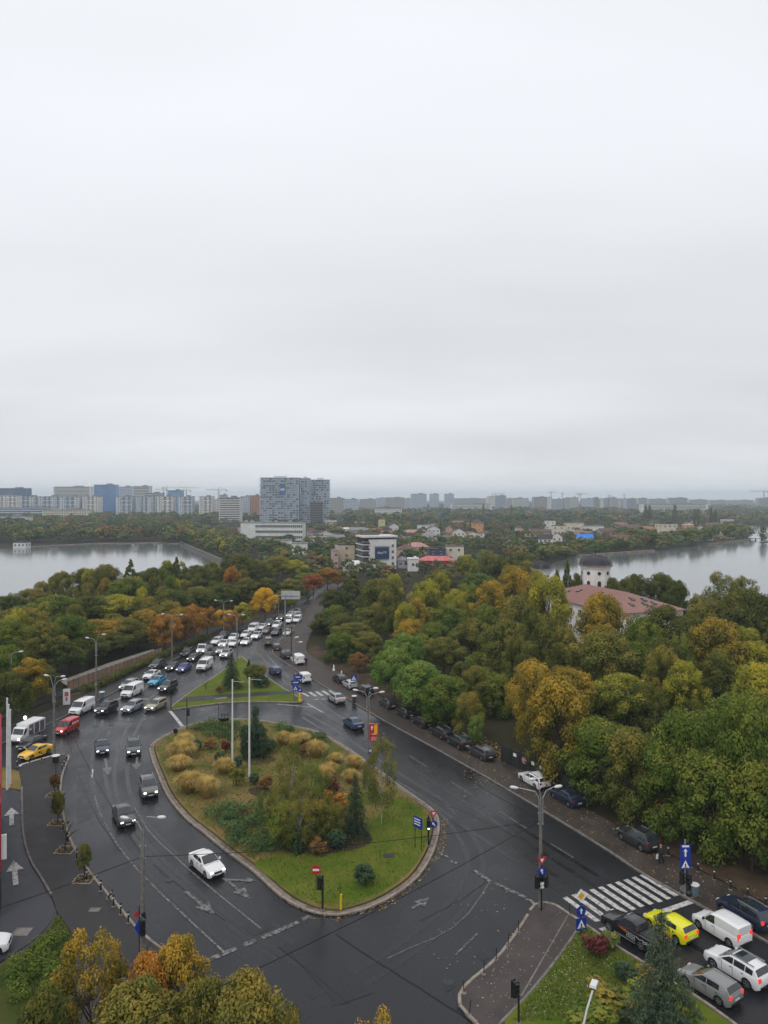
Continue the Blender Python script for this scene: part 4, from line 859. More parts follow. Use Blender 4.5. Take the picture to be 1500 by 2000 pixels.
def house(x0, x1, yt, yb, wall, roof, rt, lab, rz=0.0, depth=None, floors=None, nx=None, Z=None, group='houses in the middle distance', cat='house', name='house', roofh=None):
    Z = Z or FPX*CAM_H/(yb-HOR); w_ = (x1-x0)*Z/FPX; h = zat(yt, Z); d_ = depth or max(6, min(14, w_*.9))
    BUILTS.append((x0-1, x1+1, Z-14, Z+d_+3))
    e = empty(name, P((x0+x1)/2, Z+d_/2), rz, label=lab, cat=cat, group=group)
    fl = floors or max(1, int(h/3.0)); rh = 0 if rt == 'flat' else (roofh or min(3.2, h*.32)); wh = h-rh
    MB().box((0,0,wh/2-.1), (w_, d_, wh+.2)).build('wall', WM[wall], e)
    b = MB()
    if rt == 'flat': b.box((0,0,wh+.15), (w_+.5, d_+.5, .35)); b.box((w_*.2,0,wh+.7), (w_*.25, d_*.3, .9))
    elif rt == 'gable': roof_gable(b, w_, d_, wh, rh)
    elif rt == 'gablef': roof_gable(b, w_, d_, wh, rh, axis='y')
    else: roof_hip(b, w_, d_, wh, rh)
    ro = b.build('roof', [RM[roof], WM[wall]], e)
    if rt != 'flat': MB().box((w_*.22, d_*.12, wh+rh*.9), (.7,.7,1.4)).build('chimney', RM['brown'], ro)
    add_windows(e, w_, d_, .2, fl, (wh-.3)/fl, nx or max(2, int(w_/3.2)), sides=('front', 'right' if x1 < 750 else 'left'))
    return e
HOUSES = [
 (657,689,1064,1108,'beige','dark','flat','tall beige-orange rendered block left of the office with billboard',.25,10,3,1),
 (649,658,1076,1110,'pink','grey','flat','narrow pink building at the left of the beige block',.25,8,2,1),
 (670,700,1096,1116,'cream','white','gable','low cream house with pale roof below the beige block',.1,8,1,3),
 (817,888,1087,1112,'red','lightred','hip','long dark red house with bright red roof right of the office',-.05,8,2,4),
 (796,817,1092,1116,'white','white','flat','small white annex beside the long red house',0,6,1,1),
 (837,870,1073,1100,'blue','dark','flat','flat-roofed dark blue house behind the red house',-.05,9,2,2),
 (870,905,1067,1098,'cream','brown','flat','cream flat-roofed house with pink side right of the dark blue house',-.05,9,2,2),
 (775,812,1064,1092,'pink','brown','hip','pink house with brown hipped roof right behind the office',.1,9,1,3),
 (790,838,1060,1086,'pink','pink','hip','wide low house with pale pink roof behind the office',.1,10,1,4),
 (775,796,1087,1110,'grey','grey','hip','small grey house between office and white annex',.1,7,1,2),
 (537,570,1056,1075,'white','grey','flat','low white shed right below the school building',.1,8,1,3),
 (570,601,1062,1084,'white','grey','flat','white flat workshop between trees left of the beige block',.1,9,1,3),
 (600,617,1030,1050,'pink','brown','hip','pink house right of the school building',0,8,2,2),
 (635,660,1029,1044,'grey','grey','gable','low grey house right of the pink house near the school',0,8,1,3),
 (660,670,1027,1040,'orange','red','hip','small orange house behind the low grey house',0,8,2,1),
 (685,712,1030,1046,'grey','grey','gable','pale grey roofed bungalow above the office',0,9,1,3),
 (740,751,1015,1034,'yellow','grey','flat','tall narrow yellowish house above the office roof',.2,7,2,1),
 (758,777,1022,1040,'white','dark','gablef','white gabled house with dark roof behind the office',.2,8,1,2),
 (744,766,1029,1048,'pink','dark','hip','pink house with dark roof above the office right end',.1,8,1,2),
 (793,829,1035,1050,'cream','pink','gable','long cream house with pink roof in the middle of the gardens',0,8,1,4),
 (815,839,1026,1040,'white','grey','flat','white flat-roofed bungalow behind the pink roofs',0,8,1,3),
 (832,858,1027,1048,'white','brown','gablef','white house with brown gable facing the camera',.15,9,2,3),
 (885,910,1032,1056,'white','dark','gablef','white house with dark asymmetrical gable right of the brown gable',-.2,9,2,3),
 (921,944,1016,1040,'orange','brown','hip','orange two-storey house with brown hipped roof',-.3,9,2,2),
 (700,735,1040,1056,'grey','dark','gable','dark-roofed shed row just above the office',.05,8,1,4),
 (1006,1020,1026,1044,'white','brown','hip','small white house with brown roof at the left of the far bank village',-.1,7,2,2),
 (1010,1036,1034,1048,'cream','rust','gable','cream bungalow with rust roof in the far bank village',-.1,8,1,3),
 (1040,1075,1034,1050,'grey','brown','gable','brown-roofed bungalow in the far bank village centre',-.1,9,1,3),
 (1064,1084,1017,1036,'white','dark','flat','white modern cube house at the back of the village',-.1,8,2,2),
 (1078,1104,1027,1056,'cream','brown','flat','tall cream house in the village centre',-.25,9,3,2),
 (1052,1078,1044,1070,'white','dark','gable','white lakeside house with dark roof, left half',-.25,9,2,3),
 (1078,1098,1040,1068,'white','dark','gablef','white lakeside house with dark gable, right half',-.25,9,2,2),
 (1103,1138,1022,1042,'cream','grey','flat','long cream flat house at the back of the village',0,9,1,4),
 (1127,1157,1043,1066,'white','blue','gable','white house with bright blue roof near the lake',-.15,9,1,2),
 (1110,1128,1056,1073,'cream','brown','hip','small cream cottage left of the blue roof by the lake',-.1,7,1,2),
 (1138,1177,1028,1046,'white','grey','flat','white low house with grey roof behind the blue roof',0,9,1,4),
 (1122,1146,1035,1052,'cream','rust','hip','red-tiled house behind the blue roof',0,8,1,2),
 (1207,1235,1044,1066,'brick','brown','flat','unfinished brick house near the lake bank',0,9,2,2),
 (1210,1250,1025,1042,'grey','brown','gable','long low house with brown roof behind the brick house',0,9,1,5),
 (1250,1275,1028,1043,'white','rust','gable','low white house right of the long brown roof',0,9,1,3),
 (1284,1318,1023,1056,'cream','dark','flat','large cream three-storey house on the far bank',.25,10,3,3),
 (1316,1330,1026,1056,'grey','brown','hip','grey wing right of the large cream house',.25,9,2,2),
 (1335,1352,1025,1044,'orange','white','flat','orange house with white parapet on the far bank',0,8,2,2),
 (1372,1390,1036,1056,'white','grey','gablef','white gabled house with blue-grey roof near the point',-.2,9,2,2),
 (1409,1432,1032,1052,'cream','brown','hip','cream house with brown roof nearest the point',-.2,9,1,3),
 (1170,1200,1032,1048,'grey','brown','gable','grey bungalow between blue roof and brick house',0,8,1,3),
 (31,55,1060,1071,'white','dark','flat','white boathouse with dark roof on the left lake shore',0,8,1,3),
]
for h in HOUSES: house(*h[:7], h[7], h[8], h[9], h[10], h[11])
hr = random.Random(21); small = []
for _ in range(400):
    if len(small) >= 34: break
    left_ = hr.random() < .6; x = hr.uniform(610, 1000) if left_ else hr.uniform(1000, 1440); yb = hr.uniform(1026, 1062) if left_ else hr.uniform(1024, 1044)
    wp = hr.uniform(.55, 1.0)*16*(yb-HOR)/60; Zq = FPX*CAM_H/(yb-HOR)
    if any(a-4 < x < b+4 and abs(z0+14-Zq) < 20 for a, b, z0, z1 in BUILTS) or (690 < x < 790 and yb > 1050): continue
    small.append((x, yb, wp)); BUILTS.append((x-wp, x+wp, Zq-12, Zq+10))
for i, (x, yb, wp) in enumerate(sorted(small)):
    Zq = FPX*CAM_H/(yb-HOR); hh_ = hr.uniform(4.2, 7.0); rc = hr.choice(['brown','grey','rust','red','dark','pink','white','grey']); wc = hr.choice(['white','cream','grey','pink','white','beige','concrete'])
    house(x-wp, x+wp, HOR+FPX*(CAM_H-hh_)/Zq, yb, wc, rc, hr.choice(['gable','hip','gablef','gable']), 'small %s-walled %s-roofed house among the gardens, %s from the left' % (wc, rc, ordw(i+1)), hr.uniform(-.5, .5), hr.uniform(6, 9), 1 if hh_ < 5.6 else 2, 2, group='small garden houses')

# the office with the billboard
Z = 355; e = empty('office_building', P(735, Z+9), .30, label='white five-storey office building with black balconies and dark billboard', cat='building'); BUILTS.append((690,782,346,385)); e.scale = (.95,.95,.93)
w_, d_, fh = 17.5, 13, 3.1
MB().box((1.5,0,7.7), (14.5, d_, 15.4)).build('wall', WM['white'], e)
MB().box((-6.6,.3,6.6), (4.3, d_-1, 13.2)).build('glazed_bay', WM['dgrey'], e)
for k in range(5): MB().box((-7.2,-.3,k*fh+.4), (4.2, d_+.6, .4)).build('balcony_slab', WM['white'], e); MB().box((-7.3,-d_/2-.25,k*fh+1.1), (3.8,.08,.9)).build('balcony_rail', M['black'], e)
MB().box((0,0,16.9), (18.6, d_+1.2, .9)).build('roof_slab', WM['white'], e)
MB().box((0,.4,15.6), (16.6, d_-1.4, 1.9)).build('penthouse_glazing', WIN, e)
MB().box((-3,2,17.6), (9,4,.6)).build('roof_plant', WM['dgrey'], e)
add_windows(e, w_, d_, 1.0, 4, fh, 3, sides=('right',), ny=4); wu, fu = win_unit()
for f in range(4):
    for x in (6.8,): o = link('window', wu, e, (x, -d_/2-.02, 1+fh*f+1.7), 0, (1.1,1,1.5)); link('frame', fu, o)
bb = MB().box((0,0,0), (7.4,.35,6.2)).build('billboard', mat('billboard_navy', (.015,.034,.095), rough=.4, var=.1), e, loc=(1.0,-d_/2-.35,8.3))
MB().box((0,0,0), (7.8,.3,.8)).build('fascia', WM['white'], e, loc=(1.0,-d_/2-.3,12.4))
def text(s, size, mat_, parent, loc, rot, ext=.02, name='lettering'):
    c = bpy.data.curves.new(name, 'FONT'); c.body = s; c.size = size; c.extrude = ext; c.align_x = 'CENTER'; c.align_y = 'CENTER'
    o = bpy.data.objects.new(name, c); me = bpy.data.meshes.new_from_object(o); bpy.data.objects.remove(o); me.materials.append(mat_)
    q = link(name, me, parent, loc); q.rotation_euler = rot; return q
text('NorTY', 1.7, M['signwhite'], bb, (0,-.2,.2), (math.pi/2,0,0), .03)
for x in (-1.6, 1.0, 3.6): MB().box((x,-d_/2-.5,1.6), (.5,.6,3.2)).build('column', WM['white'], e)
MB().box((1.0,-d_/2-.05,1.7), (6,.3,3.0)).build('shopfront', WIN, e)

# the school-like white block
Z = 600; e = empty('school_building', P(534, Z+7), -.10, label='long white three-storey school block with rows of windows', cat='building'); BUILTS.append((466,600,560,625))
MB().box((0,0,6.9), (51, 13, 14.0)).build('wall', wallm('mint', (.60,.63,.60)), e); MB().box((0,0,14.2), (51.6,13.6,.5)).build('roof', RM['grey'], e)
for x in (-18,-6,2,14,-23): MB().box((x,1,15.1), (2.6,2.4,1.4)).build('roof_box', WM['grey'], e)
wu, fu = win_unit()
for f in range(3):
    for i in range(24):
        o = link('window', wu, e, (-12.5+i*1.62, -6.52, 2.6+f*4.4), 0, (1.25,1,2.0)); link('frame', fu, o)
MB().box((-27,1,5), (4,9,10)).build('stair_wing', WM['grey'], e)
MB().tube([(-6,0,14),(-6,0,29)], [.5,.2], 6).build('mast', M['steel'], e)

# the church with its two domed towers
DOME = mat('dome_metal', (.022,.020,.026), rough=.4, metal=.3, var=.25, vscale=.8); STUC = wallm('stucco', (.76,.72,.69))
def tower(xpx, Z, bw, ew, top, eave, lab):
    e = empty('church_tower', P(xpx, Z), .39, label=lab, cat='tower', group='domed church towers'); BUILTS.append((xpx-40,xpx+40,Z-20,Z+20))
    MB().lathe([(bw/2,-.2),(bw/2,eave-.9),(bw/2+.25,eave-.8),(bw/2+.25,eave-.5),(ew/2,eave-.2),(ew/2,eave)], 8).build('wall', STUC, e)
    H_ = top-eave; R0 = ew/2
    dome = MB().lathe([(R0+.1,eave),(R0-.1,eave+.15)]+[(R0*math.cos(a)*.93, eave+.2+H_*math.sin(a)*.86) for a in np.linspace(.12, 1.42, 8)]+[(.35,top-.3),(.2,top)], 16).build('dome', DOME, e)
    for k in range(16):
        a = k*math.pi/8; b = MB(); pts = [(R0*math.cos(q)*.935*math.cos(a), R0*math.cos(q)*.935*math.sin(a), eave+.22+H_*math.sin(q)*.865) for q in np.linspace(.12,1.4,7)]; b.tube(pts, .05, 4).build('rib', DOME, dome)
    MB().tube([(0,0,top),(0,0,top+2.6)], .09, 6).box((0,0,top+1.8), (1.1,.12,.14)).build('cross', M['black'], dome)
    for k in range(8):
        a = (k+.5)*math.pi/4; r = bw/2*math.cos(math.pi/8)+.03; c = Vector((math.cos(a)*r, math.sin(a)*r, 0)); n_ = Vector((math.cos(a), math.sin(a), 0))
        s = bw*.06; u = Vector((-math.sin(a), math.cos(a), 0))
        MB().cyl(c+Vector((0,0,eave-2.1))-n_*.05, c+Vector((0,0,eave-2.1))+n_*.12, s, s, 14).build('oculus', WIN, e)
        b = MB(); z0 = eave-6.2; pts = [c+u*s*x+Vector((0,0,z0+z)) for x, z in ((-1,0),(1,0),(1,1.6))]+[c+u*s*math.cos(t)+Vector((0,0,z0+1.6+s*math.sin(t))) for t in np.linspace(.4,2.74,6)]+[c-u*s+Vector((0,0,z0+1.6))]
        b.poly([p+n_*.06 for p in pts]); b.build('arched_window', WIN, e)
tower(1163, 205, 7.9, 9.4, zat(1084,205), zat(1103,205), 'white octagonal church tower with large dark dome by the lake')
tower(1057, 222, 5.0, 6.3, zat(1094,222), zat(1110,222), 'smaller church tower with dark ribbed dome left of the large dome')
e = empty('church_house', (54.0, 181, 0), math.atan2(-.947, .32), label='large building with ribbed pink-red metal roof and skylights', cat='building'); BUILTS.append((1090,1290,150,210))
w_, d_, wh, rh = 34, 17, 9.2, 3.2
MB().box((0,0,wh/2), (w_, d_, wh)).build('wall', STUC, e)
rb = MB(); roof_hip(rb, w_, d_, wh, rh, .6); rf = rb.build('roof', mat('roof_church', (.27,.135,.112), rough=.5, var=.12, vscale=.4), e)
W, D = w_/2+.6, d_/2+.6
seam = mat('roof_seam', (.36,.20,.17), rough=.5)
sm = MB().box((0,0,0), (.14,1,.16)).mesh('seam', seam)
def rib(p, q):
    p, q = Vector(p), Vector(q); d = q-p; o = link('seam', sm, rf, (p+q)/2+Vector((0,0,.04))); o.scale = (1, d.length, 1); o.rotation_euler = d.to_track_quat('Y', 'Z').to_euler()
r_ = W-D
for i in range(-24, 25):
    x = i*.72
    if abs(x) > W: continue
    k = 1 if abs(x) <= r_ else max(0, (W-abs(x))/(W-r_))
    for s in (-1, 1): rib((x, s*D, wh), (x, s*D*(1-k), wh+rh*k))
for i in range(-11, 12):
    y = i*.75; k = max(0, 1-abs(y)/D)
    for s in (-1, 1): rib((s*W, y, wh), (s*(W-(W-r_)*k), y, wh+rh*k))
for x, s, t in ((-9,-1,.45),(-6,-1,.62),(2,-1,.7),(5,-1,.62),(9.5,-1,.45),(12,-1,.3)):
    ang = math.atan2(rh, D); o = MB().box((0,0,.12), (.95,1.5,.22)).box((0,0,.24), (.8,1.3,.03), 0, 1).build('skylight', [M['black'], WIN], rf, loc=(x, -D*(1-t), wh+rh*t)); o.rotation_euler = (ang, 0, 0)
for u, y in ((.35,-1.2),(.42,1.6),(.62,-3.2),(.62,.4),(.6,3.0)):
    o = MB().box((0,0,.12), (1.5,.95,.22)).box((0,0,.24), (1.3,.8,.03), 0, 1).build('skylight', [M['black'], WIN], rf, loc=(r_+(W-r_)*u, y, wh+rh*(1-u))); o.rotation_euler = (0, math.atan2(rh, W-r_), 0)
add_windows(e, w_, d_, 1, 2, 4, 8, sides=('front','right','left'))

# ---- skyline
def block(x0, x1, yt, Z, wall, lab, style='bands', group='buildings on the skyline', depth=18, name='apartment_block', yb=None):
    w_ = (x1-x0)*Z/FPX; h = zat(yt, Z); e = empty(name, P((x0+x1)/2, Z+depth/2), 0, label=lab, cat='building', group=group); BUILTS.append((x0,x1,Z-30,Z+depth+5))
    MB().box((0,0,h/2), (w_, depth, h)).build('wall', WM[wall] if isinstance(wall, str) else wall, e)
    MB().box((0,0,h+.3), (w_+.8, depth+.8, .6)).box((w_*.15,0,h+1.6), (w_*.25, depth*.4, 2.4)).build('roof', RM['grey'], e)
    b = MB(); fl = max(2, int(h/3.1)); y = -depth/2-.15
    if style == 'bands':
        for f in range(fl): b.box((0, y, f*h/fl+1.7), (w_*.93, .3, 1.35))
        b.build('window_bands', WIN, e, kind='stuff')
    elif style == 'bays':
        nb = max(2, int(w_/7)); bay = MB()
        for i in range(nb):
            x = ((i+.5)/nb-.5)*w_
            if i % 3 == 0: bay.box((x, y-.6, h*.48), (w_/nb*.62, 1.6, h*.9))
            for f in range(fl): b.box((x+(0 if i % 3 else 0), y-(.75+.7 if i % 3 == 0 else 0), f*h/fl+1.7), (w_/nb*(.3 if i % 3 == 0 else .5), .3, 1.5))
        bay.build('bay_column', WM['white'], e); b.build('windows', WIN, e, kind='stuff')
        c = MB()
        for f in range(0, fl, 2): c.box((w_*.05, y-.5, f*h/fl+.5), (w_*.86, 1.2, .25))
        c.build('balconies', WM['white'], e, kind='stuff')
    elif style == 'glass':
        for f in range(fl): b.box((0, y, f*h/fl+.3), (w_, .3, .3))
        n = max(3, int(w_/3))
        for i in range(n+1): b.box(((i/n-.5)*w_, y-.05, h/2), (.25, .3, h))
        b.build('mullions', mat('mullion', (.12,.22,.38), rough=.4), e, kind='stuff')
    elif style == 'grid':
        n = max(3, int(w_/3.4))
        for f in range(fl):
            for i in range(n): b.box((((i+.5)/n-.5)*w_*.96, y, f*h/fl+1.7), (1.5, .3, 1.5))
        b.build('windows', WIN, e, kind='stuff')
    return e
res = [(-12,38,968,1250,'white'),(38,80,970,1300,'lblue'),(80,122,970,1300,'lblue'),(122,160,970,1300,'lblue'),(165,197,970,1300,'white'),(230,261,970,1300,'lblue'),(269,308,970,1310,'lblue'),(310,340,970,1300,'white'),(351,378,970,1300,'lblue'),(391,417,970,1300,'white')]
for i, (a, b, t, Z, c) in enumerate(res): block(a, b, t, Z, c, 'pale bay-windowed apartment block, %s from the left in the front residential row' % ordw(i+1), 'bays')
block(0,58,954,1500,'bluedark','dark blue office complex at the far left of the skyline','grid',name='office_block')
block(107,180,951,1700,'white','tall white slab with grey end panels behind the residential row','bands')
block(187,229,947,1450,GLB,'bright blue glass office tower on the left skyline','glass',name='office_tower')
block(229,262,951,1600,'lblue','pale blue slab joined to the glass tower','grid'); block(262,295,950,1560,'white','plain white tower with striped right edge','bands')
block(284,319,963,1450,'lblue','low blue-topped block behind the residential row','bands'); block(330,357,958,1450,'skyblue','mid-blue tower right of the cranes','grid',name='office_tower')
block(430,472,972,1050,'white','white office block with dark horizontal window bands','bands',name='office_block'); block(431,443,967,1300,'lblue','small blue tower behind the banded office','grid'); block(417,432,976,1400,'white','low white block left of the banded office','grid')
block(472,489,970,1350,'lblue','pale block left of the unfinished towers','grid'); block(489,510,968,1280,'brick','orange and teal edged block beside the unfinished towers','grid')
block(88,175,996,1100,'cream','long low cream building with small windows in front of the residential row','grid',name='long_building'); block(-10,58,1010,900,'white','low white sheds at the far left behind the trees','bands',name='shed')
block(0,110,992,1180,'lblue','grey-blue low terrace at the far left below the apartment row','bands',name='terrace')
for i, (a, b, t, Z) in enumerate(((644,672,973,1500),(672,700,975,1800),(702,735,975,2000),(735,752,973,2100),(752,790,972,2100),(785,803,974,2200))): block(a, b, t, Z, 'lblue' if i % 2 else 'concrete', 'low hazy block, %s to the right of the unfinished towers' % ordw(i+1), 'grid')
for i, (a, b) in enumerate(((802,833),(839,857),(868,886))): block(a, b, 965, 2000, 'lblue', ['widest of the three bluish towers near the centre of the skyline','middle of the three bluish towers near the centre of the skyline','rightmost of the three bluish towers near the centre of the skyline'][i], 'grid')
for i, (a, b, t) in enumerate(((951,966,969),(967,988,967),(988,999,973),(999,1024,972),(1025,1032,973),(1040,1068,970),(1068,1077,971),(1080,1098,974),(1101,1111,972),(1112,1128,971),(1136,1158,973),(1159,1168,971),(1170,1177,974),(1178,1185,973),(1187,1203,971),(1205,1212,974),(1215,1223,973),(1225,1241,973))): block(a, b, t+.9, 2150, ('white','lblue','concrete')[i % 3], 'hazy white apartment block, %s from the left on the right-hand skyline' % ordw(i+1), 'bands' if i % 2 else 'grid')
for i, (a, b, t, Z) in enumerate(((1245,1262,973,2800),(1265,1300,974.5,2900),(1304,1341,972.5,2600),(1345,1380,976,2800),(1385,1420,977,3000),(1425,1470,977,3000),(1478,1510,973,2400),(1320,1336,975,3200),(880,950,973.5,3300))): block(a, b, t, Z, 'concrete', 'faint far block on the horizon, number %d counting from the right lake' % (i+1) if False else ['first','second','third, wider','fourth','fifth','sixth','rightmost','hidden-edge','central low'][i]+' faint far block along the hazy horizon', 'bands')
block(732,785,994,1300,'white','long white building with vertical stripes among the far trees','grid',name='long_building')
block(880,960,984.5,1900,'white','long low white hall right of the three bluish towers','bands',name='hall')
block(1250,1380,984.5,1750,'white','long low white warehouse roof on the right horizon','bands',name='warehouse')
# unfinished towers: bare floor slabs and columns
def skeleton(x0, x1, yt, Z, lab, nb, depth=20, bow=0):
    w_ = (x1-x0)*Z/FPX; h = zat(yt, Z); e = empty('unfinished_tower', P((x0+x1)/2, Z+depth/2), 0, label=lab, cat='building', group='unfinished concrete towers'); BUILTS.append((x0,x1,Z-30,Z+depth+5))
    con = wallm('slab_blue', (.50,.55,.62)); n = int(h/3.05); sl_m = MB().box((0,0,0), (w_, depth+.8, .8)).mesh('floor_slab', con); co = MB().box((0,0,h/2), (.5,.6,h)).mesh('column', con)
    for k in range(n+1): link('floor_slab', sl_m, e, (0,0,k*h/n))
    for i in range(nb+1): link('column', co, e, ((i/nb-.5)*(w_-1), -depth/2+.1, 0))
    MB().box((0,2.5,h/2), (w_-2, depth-5, h)).build('core_wall', mat('core_dark', (.17,.20,.26), rough=.9, var=.3, vscale=.15), e)
    par = MB()
    for k in range(n):
        for i in range(nb):
            if R.random() < .55: par.box((((i+.5)/nb-.5)*(w_-1), -depth/2+1.6, (k+.5)*h/n), (w_/nb*R.uniform(.5,.95), .3, 2.3))
    par.build('infill_walls', WM['lblue'], e, kind='stuff')
    MB().box((0,0,h+1.3), (w_*.3, depth*.5, 2.6)).build('roof_box', con, e); return e, h, w_, depth
e1, h1, w1, d1 = skeleton(509,586,933,1000,'widest unfinished concrete apartment tower with a blue banner',13)
MB().box((0,0,0), (7.5,.4,15)).build('banner', mat('banner_blue', (.08,.13,.26), rough=.6, var=.2, vscale=.2), e1, loc=(4.5,-d1/2-.6,h1*.74)); MB().box((0,0,0), (6,.1,3)).build('banner_panel', WM['lblue'], e1, loc=(4.5,-d1/2-.85,h1*.74))
skeleton(587,606,934,1010,'narrow middle section of the unfinished towers',4); skeleton(607,644.5,937,1020,'right-hand unfinished concrete tower',7)
block(607,631,981,985,'dgrey','low dark grey block at the foot of the unfinished towers','bands',depth=12)
# cranes
CR = mat('crane_paint', (.30,.27,.22), rough=.6)
def crane(x, yt, yb, Z, jl, jr, lab):
    h = zat(yt, Z); e = empty('tower_crane', P(x, Z), 0, label=lab, cat='crane', group='tower cranes on the skyline'); s = Z/FPX
    m = MB()
    for dx, dy in ((-.7,-.7),(.7,-.7),(.7,.7),(-.7,.7)): m.cyl((dx,dy,0), (dx,dy,h), .22, .22, 4)
    for k in range(int(h/4)): m.cyl((-.7,-.7,k*4), (.7,-.7,k*4+4), .14, .14, 4); m.cyl((.7,-.7,k*4), (-.7,-.7,k*4+4), .14, .14, 4)
    m.build('mast', CR, e); j = MB().cyl((-jl*s,0,h), (jr*s,0,h), .35, .35, 4).cyl((-jl*s,0,h+1.6), (jr*s*.9,0,h+1.6), .25, .25, 4)
    L_ = (jl+jr)*s
    for k in range(int(L_/3)): j.cyl((-jl*s+k*3,0,h), (-jl*s+k*3+1.5,0,h+1.6), .15, .15, 4)
    j.build('jib', CR, e); MB().cyl((0,0,h), (0,0,h+6), .5, .2, 4).cyl((0,0,h+6), (jr*s*.7,0,h+1.6), .12, .12, 4).cyl((0,0,h+6), (-jl*s*.7,0,h+1.6), .12, .12, 4).build('tower_head', CR, e)
    MB().box(((jr if jr < jl else -jl)*s*.9,0,h-.8), (3,1.6,2.6)).build('counterweight', WM['concrete'], e); MB().box((.9,-1,h-1.2), (1.4,1.4,2)).build('cab', WM['white'], e)
for i, c in enumerate(((326,953,975,1500,9,62),(319,956.5,975,1550,18,6),(364,958,975,1500,12,9),(427,957,975,1350,24,17),(968,965,972,2100,6,22),(1077,962,975,2000,4,12),(1098,964,975,2000,4,3),(1129,965,975,2000,6,4),(1134,965,972,2050,2,18),(1190,968,975,2100,5,3),(1219,967,975,2200,4,2),(1492,960,975,1700,26,8))): crane(*c, 'tower crane on the skyline, %s from the left' % ordw(i+1) if i not in (0,1) else ['long-jibbed tower crane left of the mid-blue tower','tower crane with short jib just left of the long-jibbed crane'][i])
woodland()

# ---- beige boundary wall, park fence, building at the left edge
bw = [G(133,1351), G(180,1332), G(230,1312), G(275,1297), G(316,1283)]
e = empty('boundary_wall', bw[0], 0, label='beige panelled boundary wall in front of the left wood', cat='wall')
PANW = mat('wall_panel', (.30,.19,.12), rough=.85, var=.22, vscale=.5); n = 22
for i in range(n):
    a = bw[0].lerp(bw[-1], i/n)-bw[0]; b = bw[0].lerp(bw[-1], (i+1)/n)-bw[0]; d = b-a; rz = math.atan2(d.y, d.x)
    MB().box((0,0,.95), (d.length-.22, .12, 1.7)).build('panel', PANW, e, loc=(a+b)/2, rz=rz); MB().box((0,0,1.0), (.2,.2,2.0)).build('post', M['concrete'], e, loc=a, rz=rz)
    MB().box((0,0,1.86), (d.length, .24, .1)).build('coping', M['kerb_gray'], e, loc=(a+b)/2, rz=rz)
MB().prism([(p.x-.6, p.y+.8) for p in bw]+[(p.x-3.2, p.y+4.0) for p in bw[::-1]], None, .9).build('path', mat('path_grey', (.20,.175,.155), rough=.9, var=.2, vscale=.8), kind='structure')
MB().prism(g2([(316,1285),(404,1250),(450,1231),(530,1199),(580,1178),(560,1172),(480,1196),(400,1222),(330,1256)]), None, .05).build('earth_verge', M['earth'], kind='structure')
MB().prism(g2([(133,1378),(165,1362),(168,1350),(140,1356),(128,1368)]), None, .16).build('earth_verge', M['earth'], kind='structure')
MB().prism(g2([(600,1282),(640,1299),(700,1333),(740,1358),(800,1390),(820,1375),(740,1325),(680,1295),(620,1262),(604,1262)]), None, .12).build('earth_verge', M['earth'], kind='structure')
MB().prism(g2([(1200,1610),(1305,1669),(1460,1749),(1560,1798),(1800,1900),(1800,1650),(1500,1600),(1300,1560)]), None, .14).build('earth_verge', M['earth'], kind='structure')
fa = [G(980,1489), G(1034,1514), G(1100,1552), G(1150,1580)]; e = empty('park_fence', fa[0], 0, label='dark green sheet-metal park fence behind the parked cars', cat='fence')
FEN = mat('fence_dark', (.020,.024,.022), rough=.5, var=.25, vscale=1.0); k = 0
for a, b in zip(fa, fa[1:]):
    m_ = max(2, int((b-a).length/1.6))
    for i in range(m_):
        p, q = a.lerp(b, i/m_)-fa[0], a.lerp(b, (i+1)/m_)-fa[0]; d = q-p; rz = math.atan2(d.y, d.x)
        MB().box((0,0,1.2), (d.length-.08, .06, 2.2)).build('panel', FEN, e, loc=(p+q)/2, rz=rz); MB().box((0,0,1.25), (.1,.12,2.5)).build('post', M['black'], e, loc=p, rz=rz)
        if k in (1, 3, 4): MB().box((0,-.08,1.75), (.55,.04,.4)).build('notice', M['signwhite'], e, loc=(p+q)/2, rz=rz)
        if k == 2: MB().cyl((0,-.06,1.6), (0,-.1,1.6), .42, .42, 16).build('round_notice', mat('notice_pink', (.45,.20,.24)), e, loc=(p+q)/2, rz=rz)
        k += 1
e = empty('edge_building', P(1, 61), .4725, label='red and white shop building at the left picture edge', cat='building')
MB().box((-6.1,11,5.0), (12, 22, 10)).build('wall', WM['white'], e); MB().box((-6.1,11,10.5), (12.2, 22.2, 1.0)).build('parapet', WM['red'], e)
REDP = mat('red_panel', (.42,.02,.03), rough=.35, var=.08)
for i in range(5): MB().box((-.02, 2.2+i*4.4, 6.6), (.1, 4.3, 5.6)).build('red_panel', REDP, e); MB().box((-.02, 2.2+i*4.4, 1.9), (.1, 3.6, 3.0)).build('shop_window', WIN, e)
MB().box((.25, .4, 5.6), (.4, .25, 2.0)).build('sign_box', M['signwhite'], e); MB().box((-1.6, -.06, 6.0), (3.0, .1, 6.6)).build('red_panel', REDP, e)
# ------------------------------------------------------------------ vehicles
def interp(pts, x):
    if x <= pts[0][0]: return pts[0][1]
    for (a, b), (c, d) in zip(pts, pts[1:]):
        if x <= c: return b+(d-b)*(x-a)/(c-a)
    return pts[-1][1]
def sub(*p): return list(p)
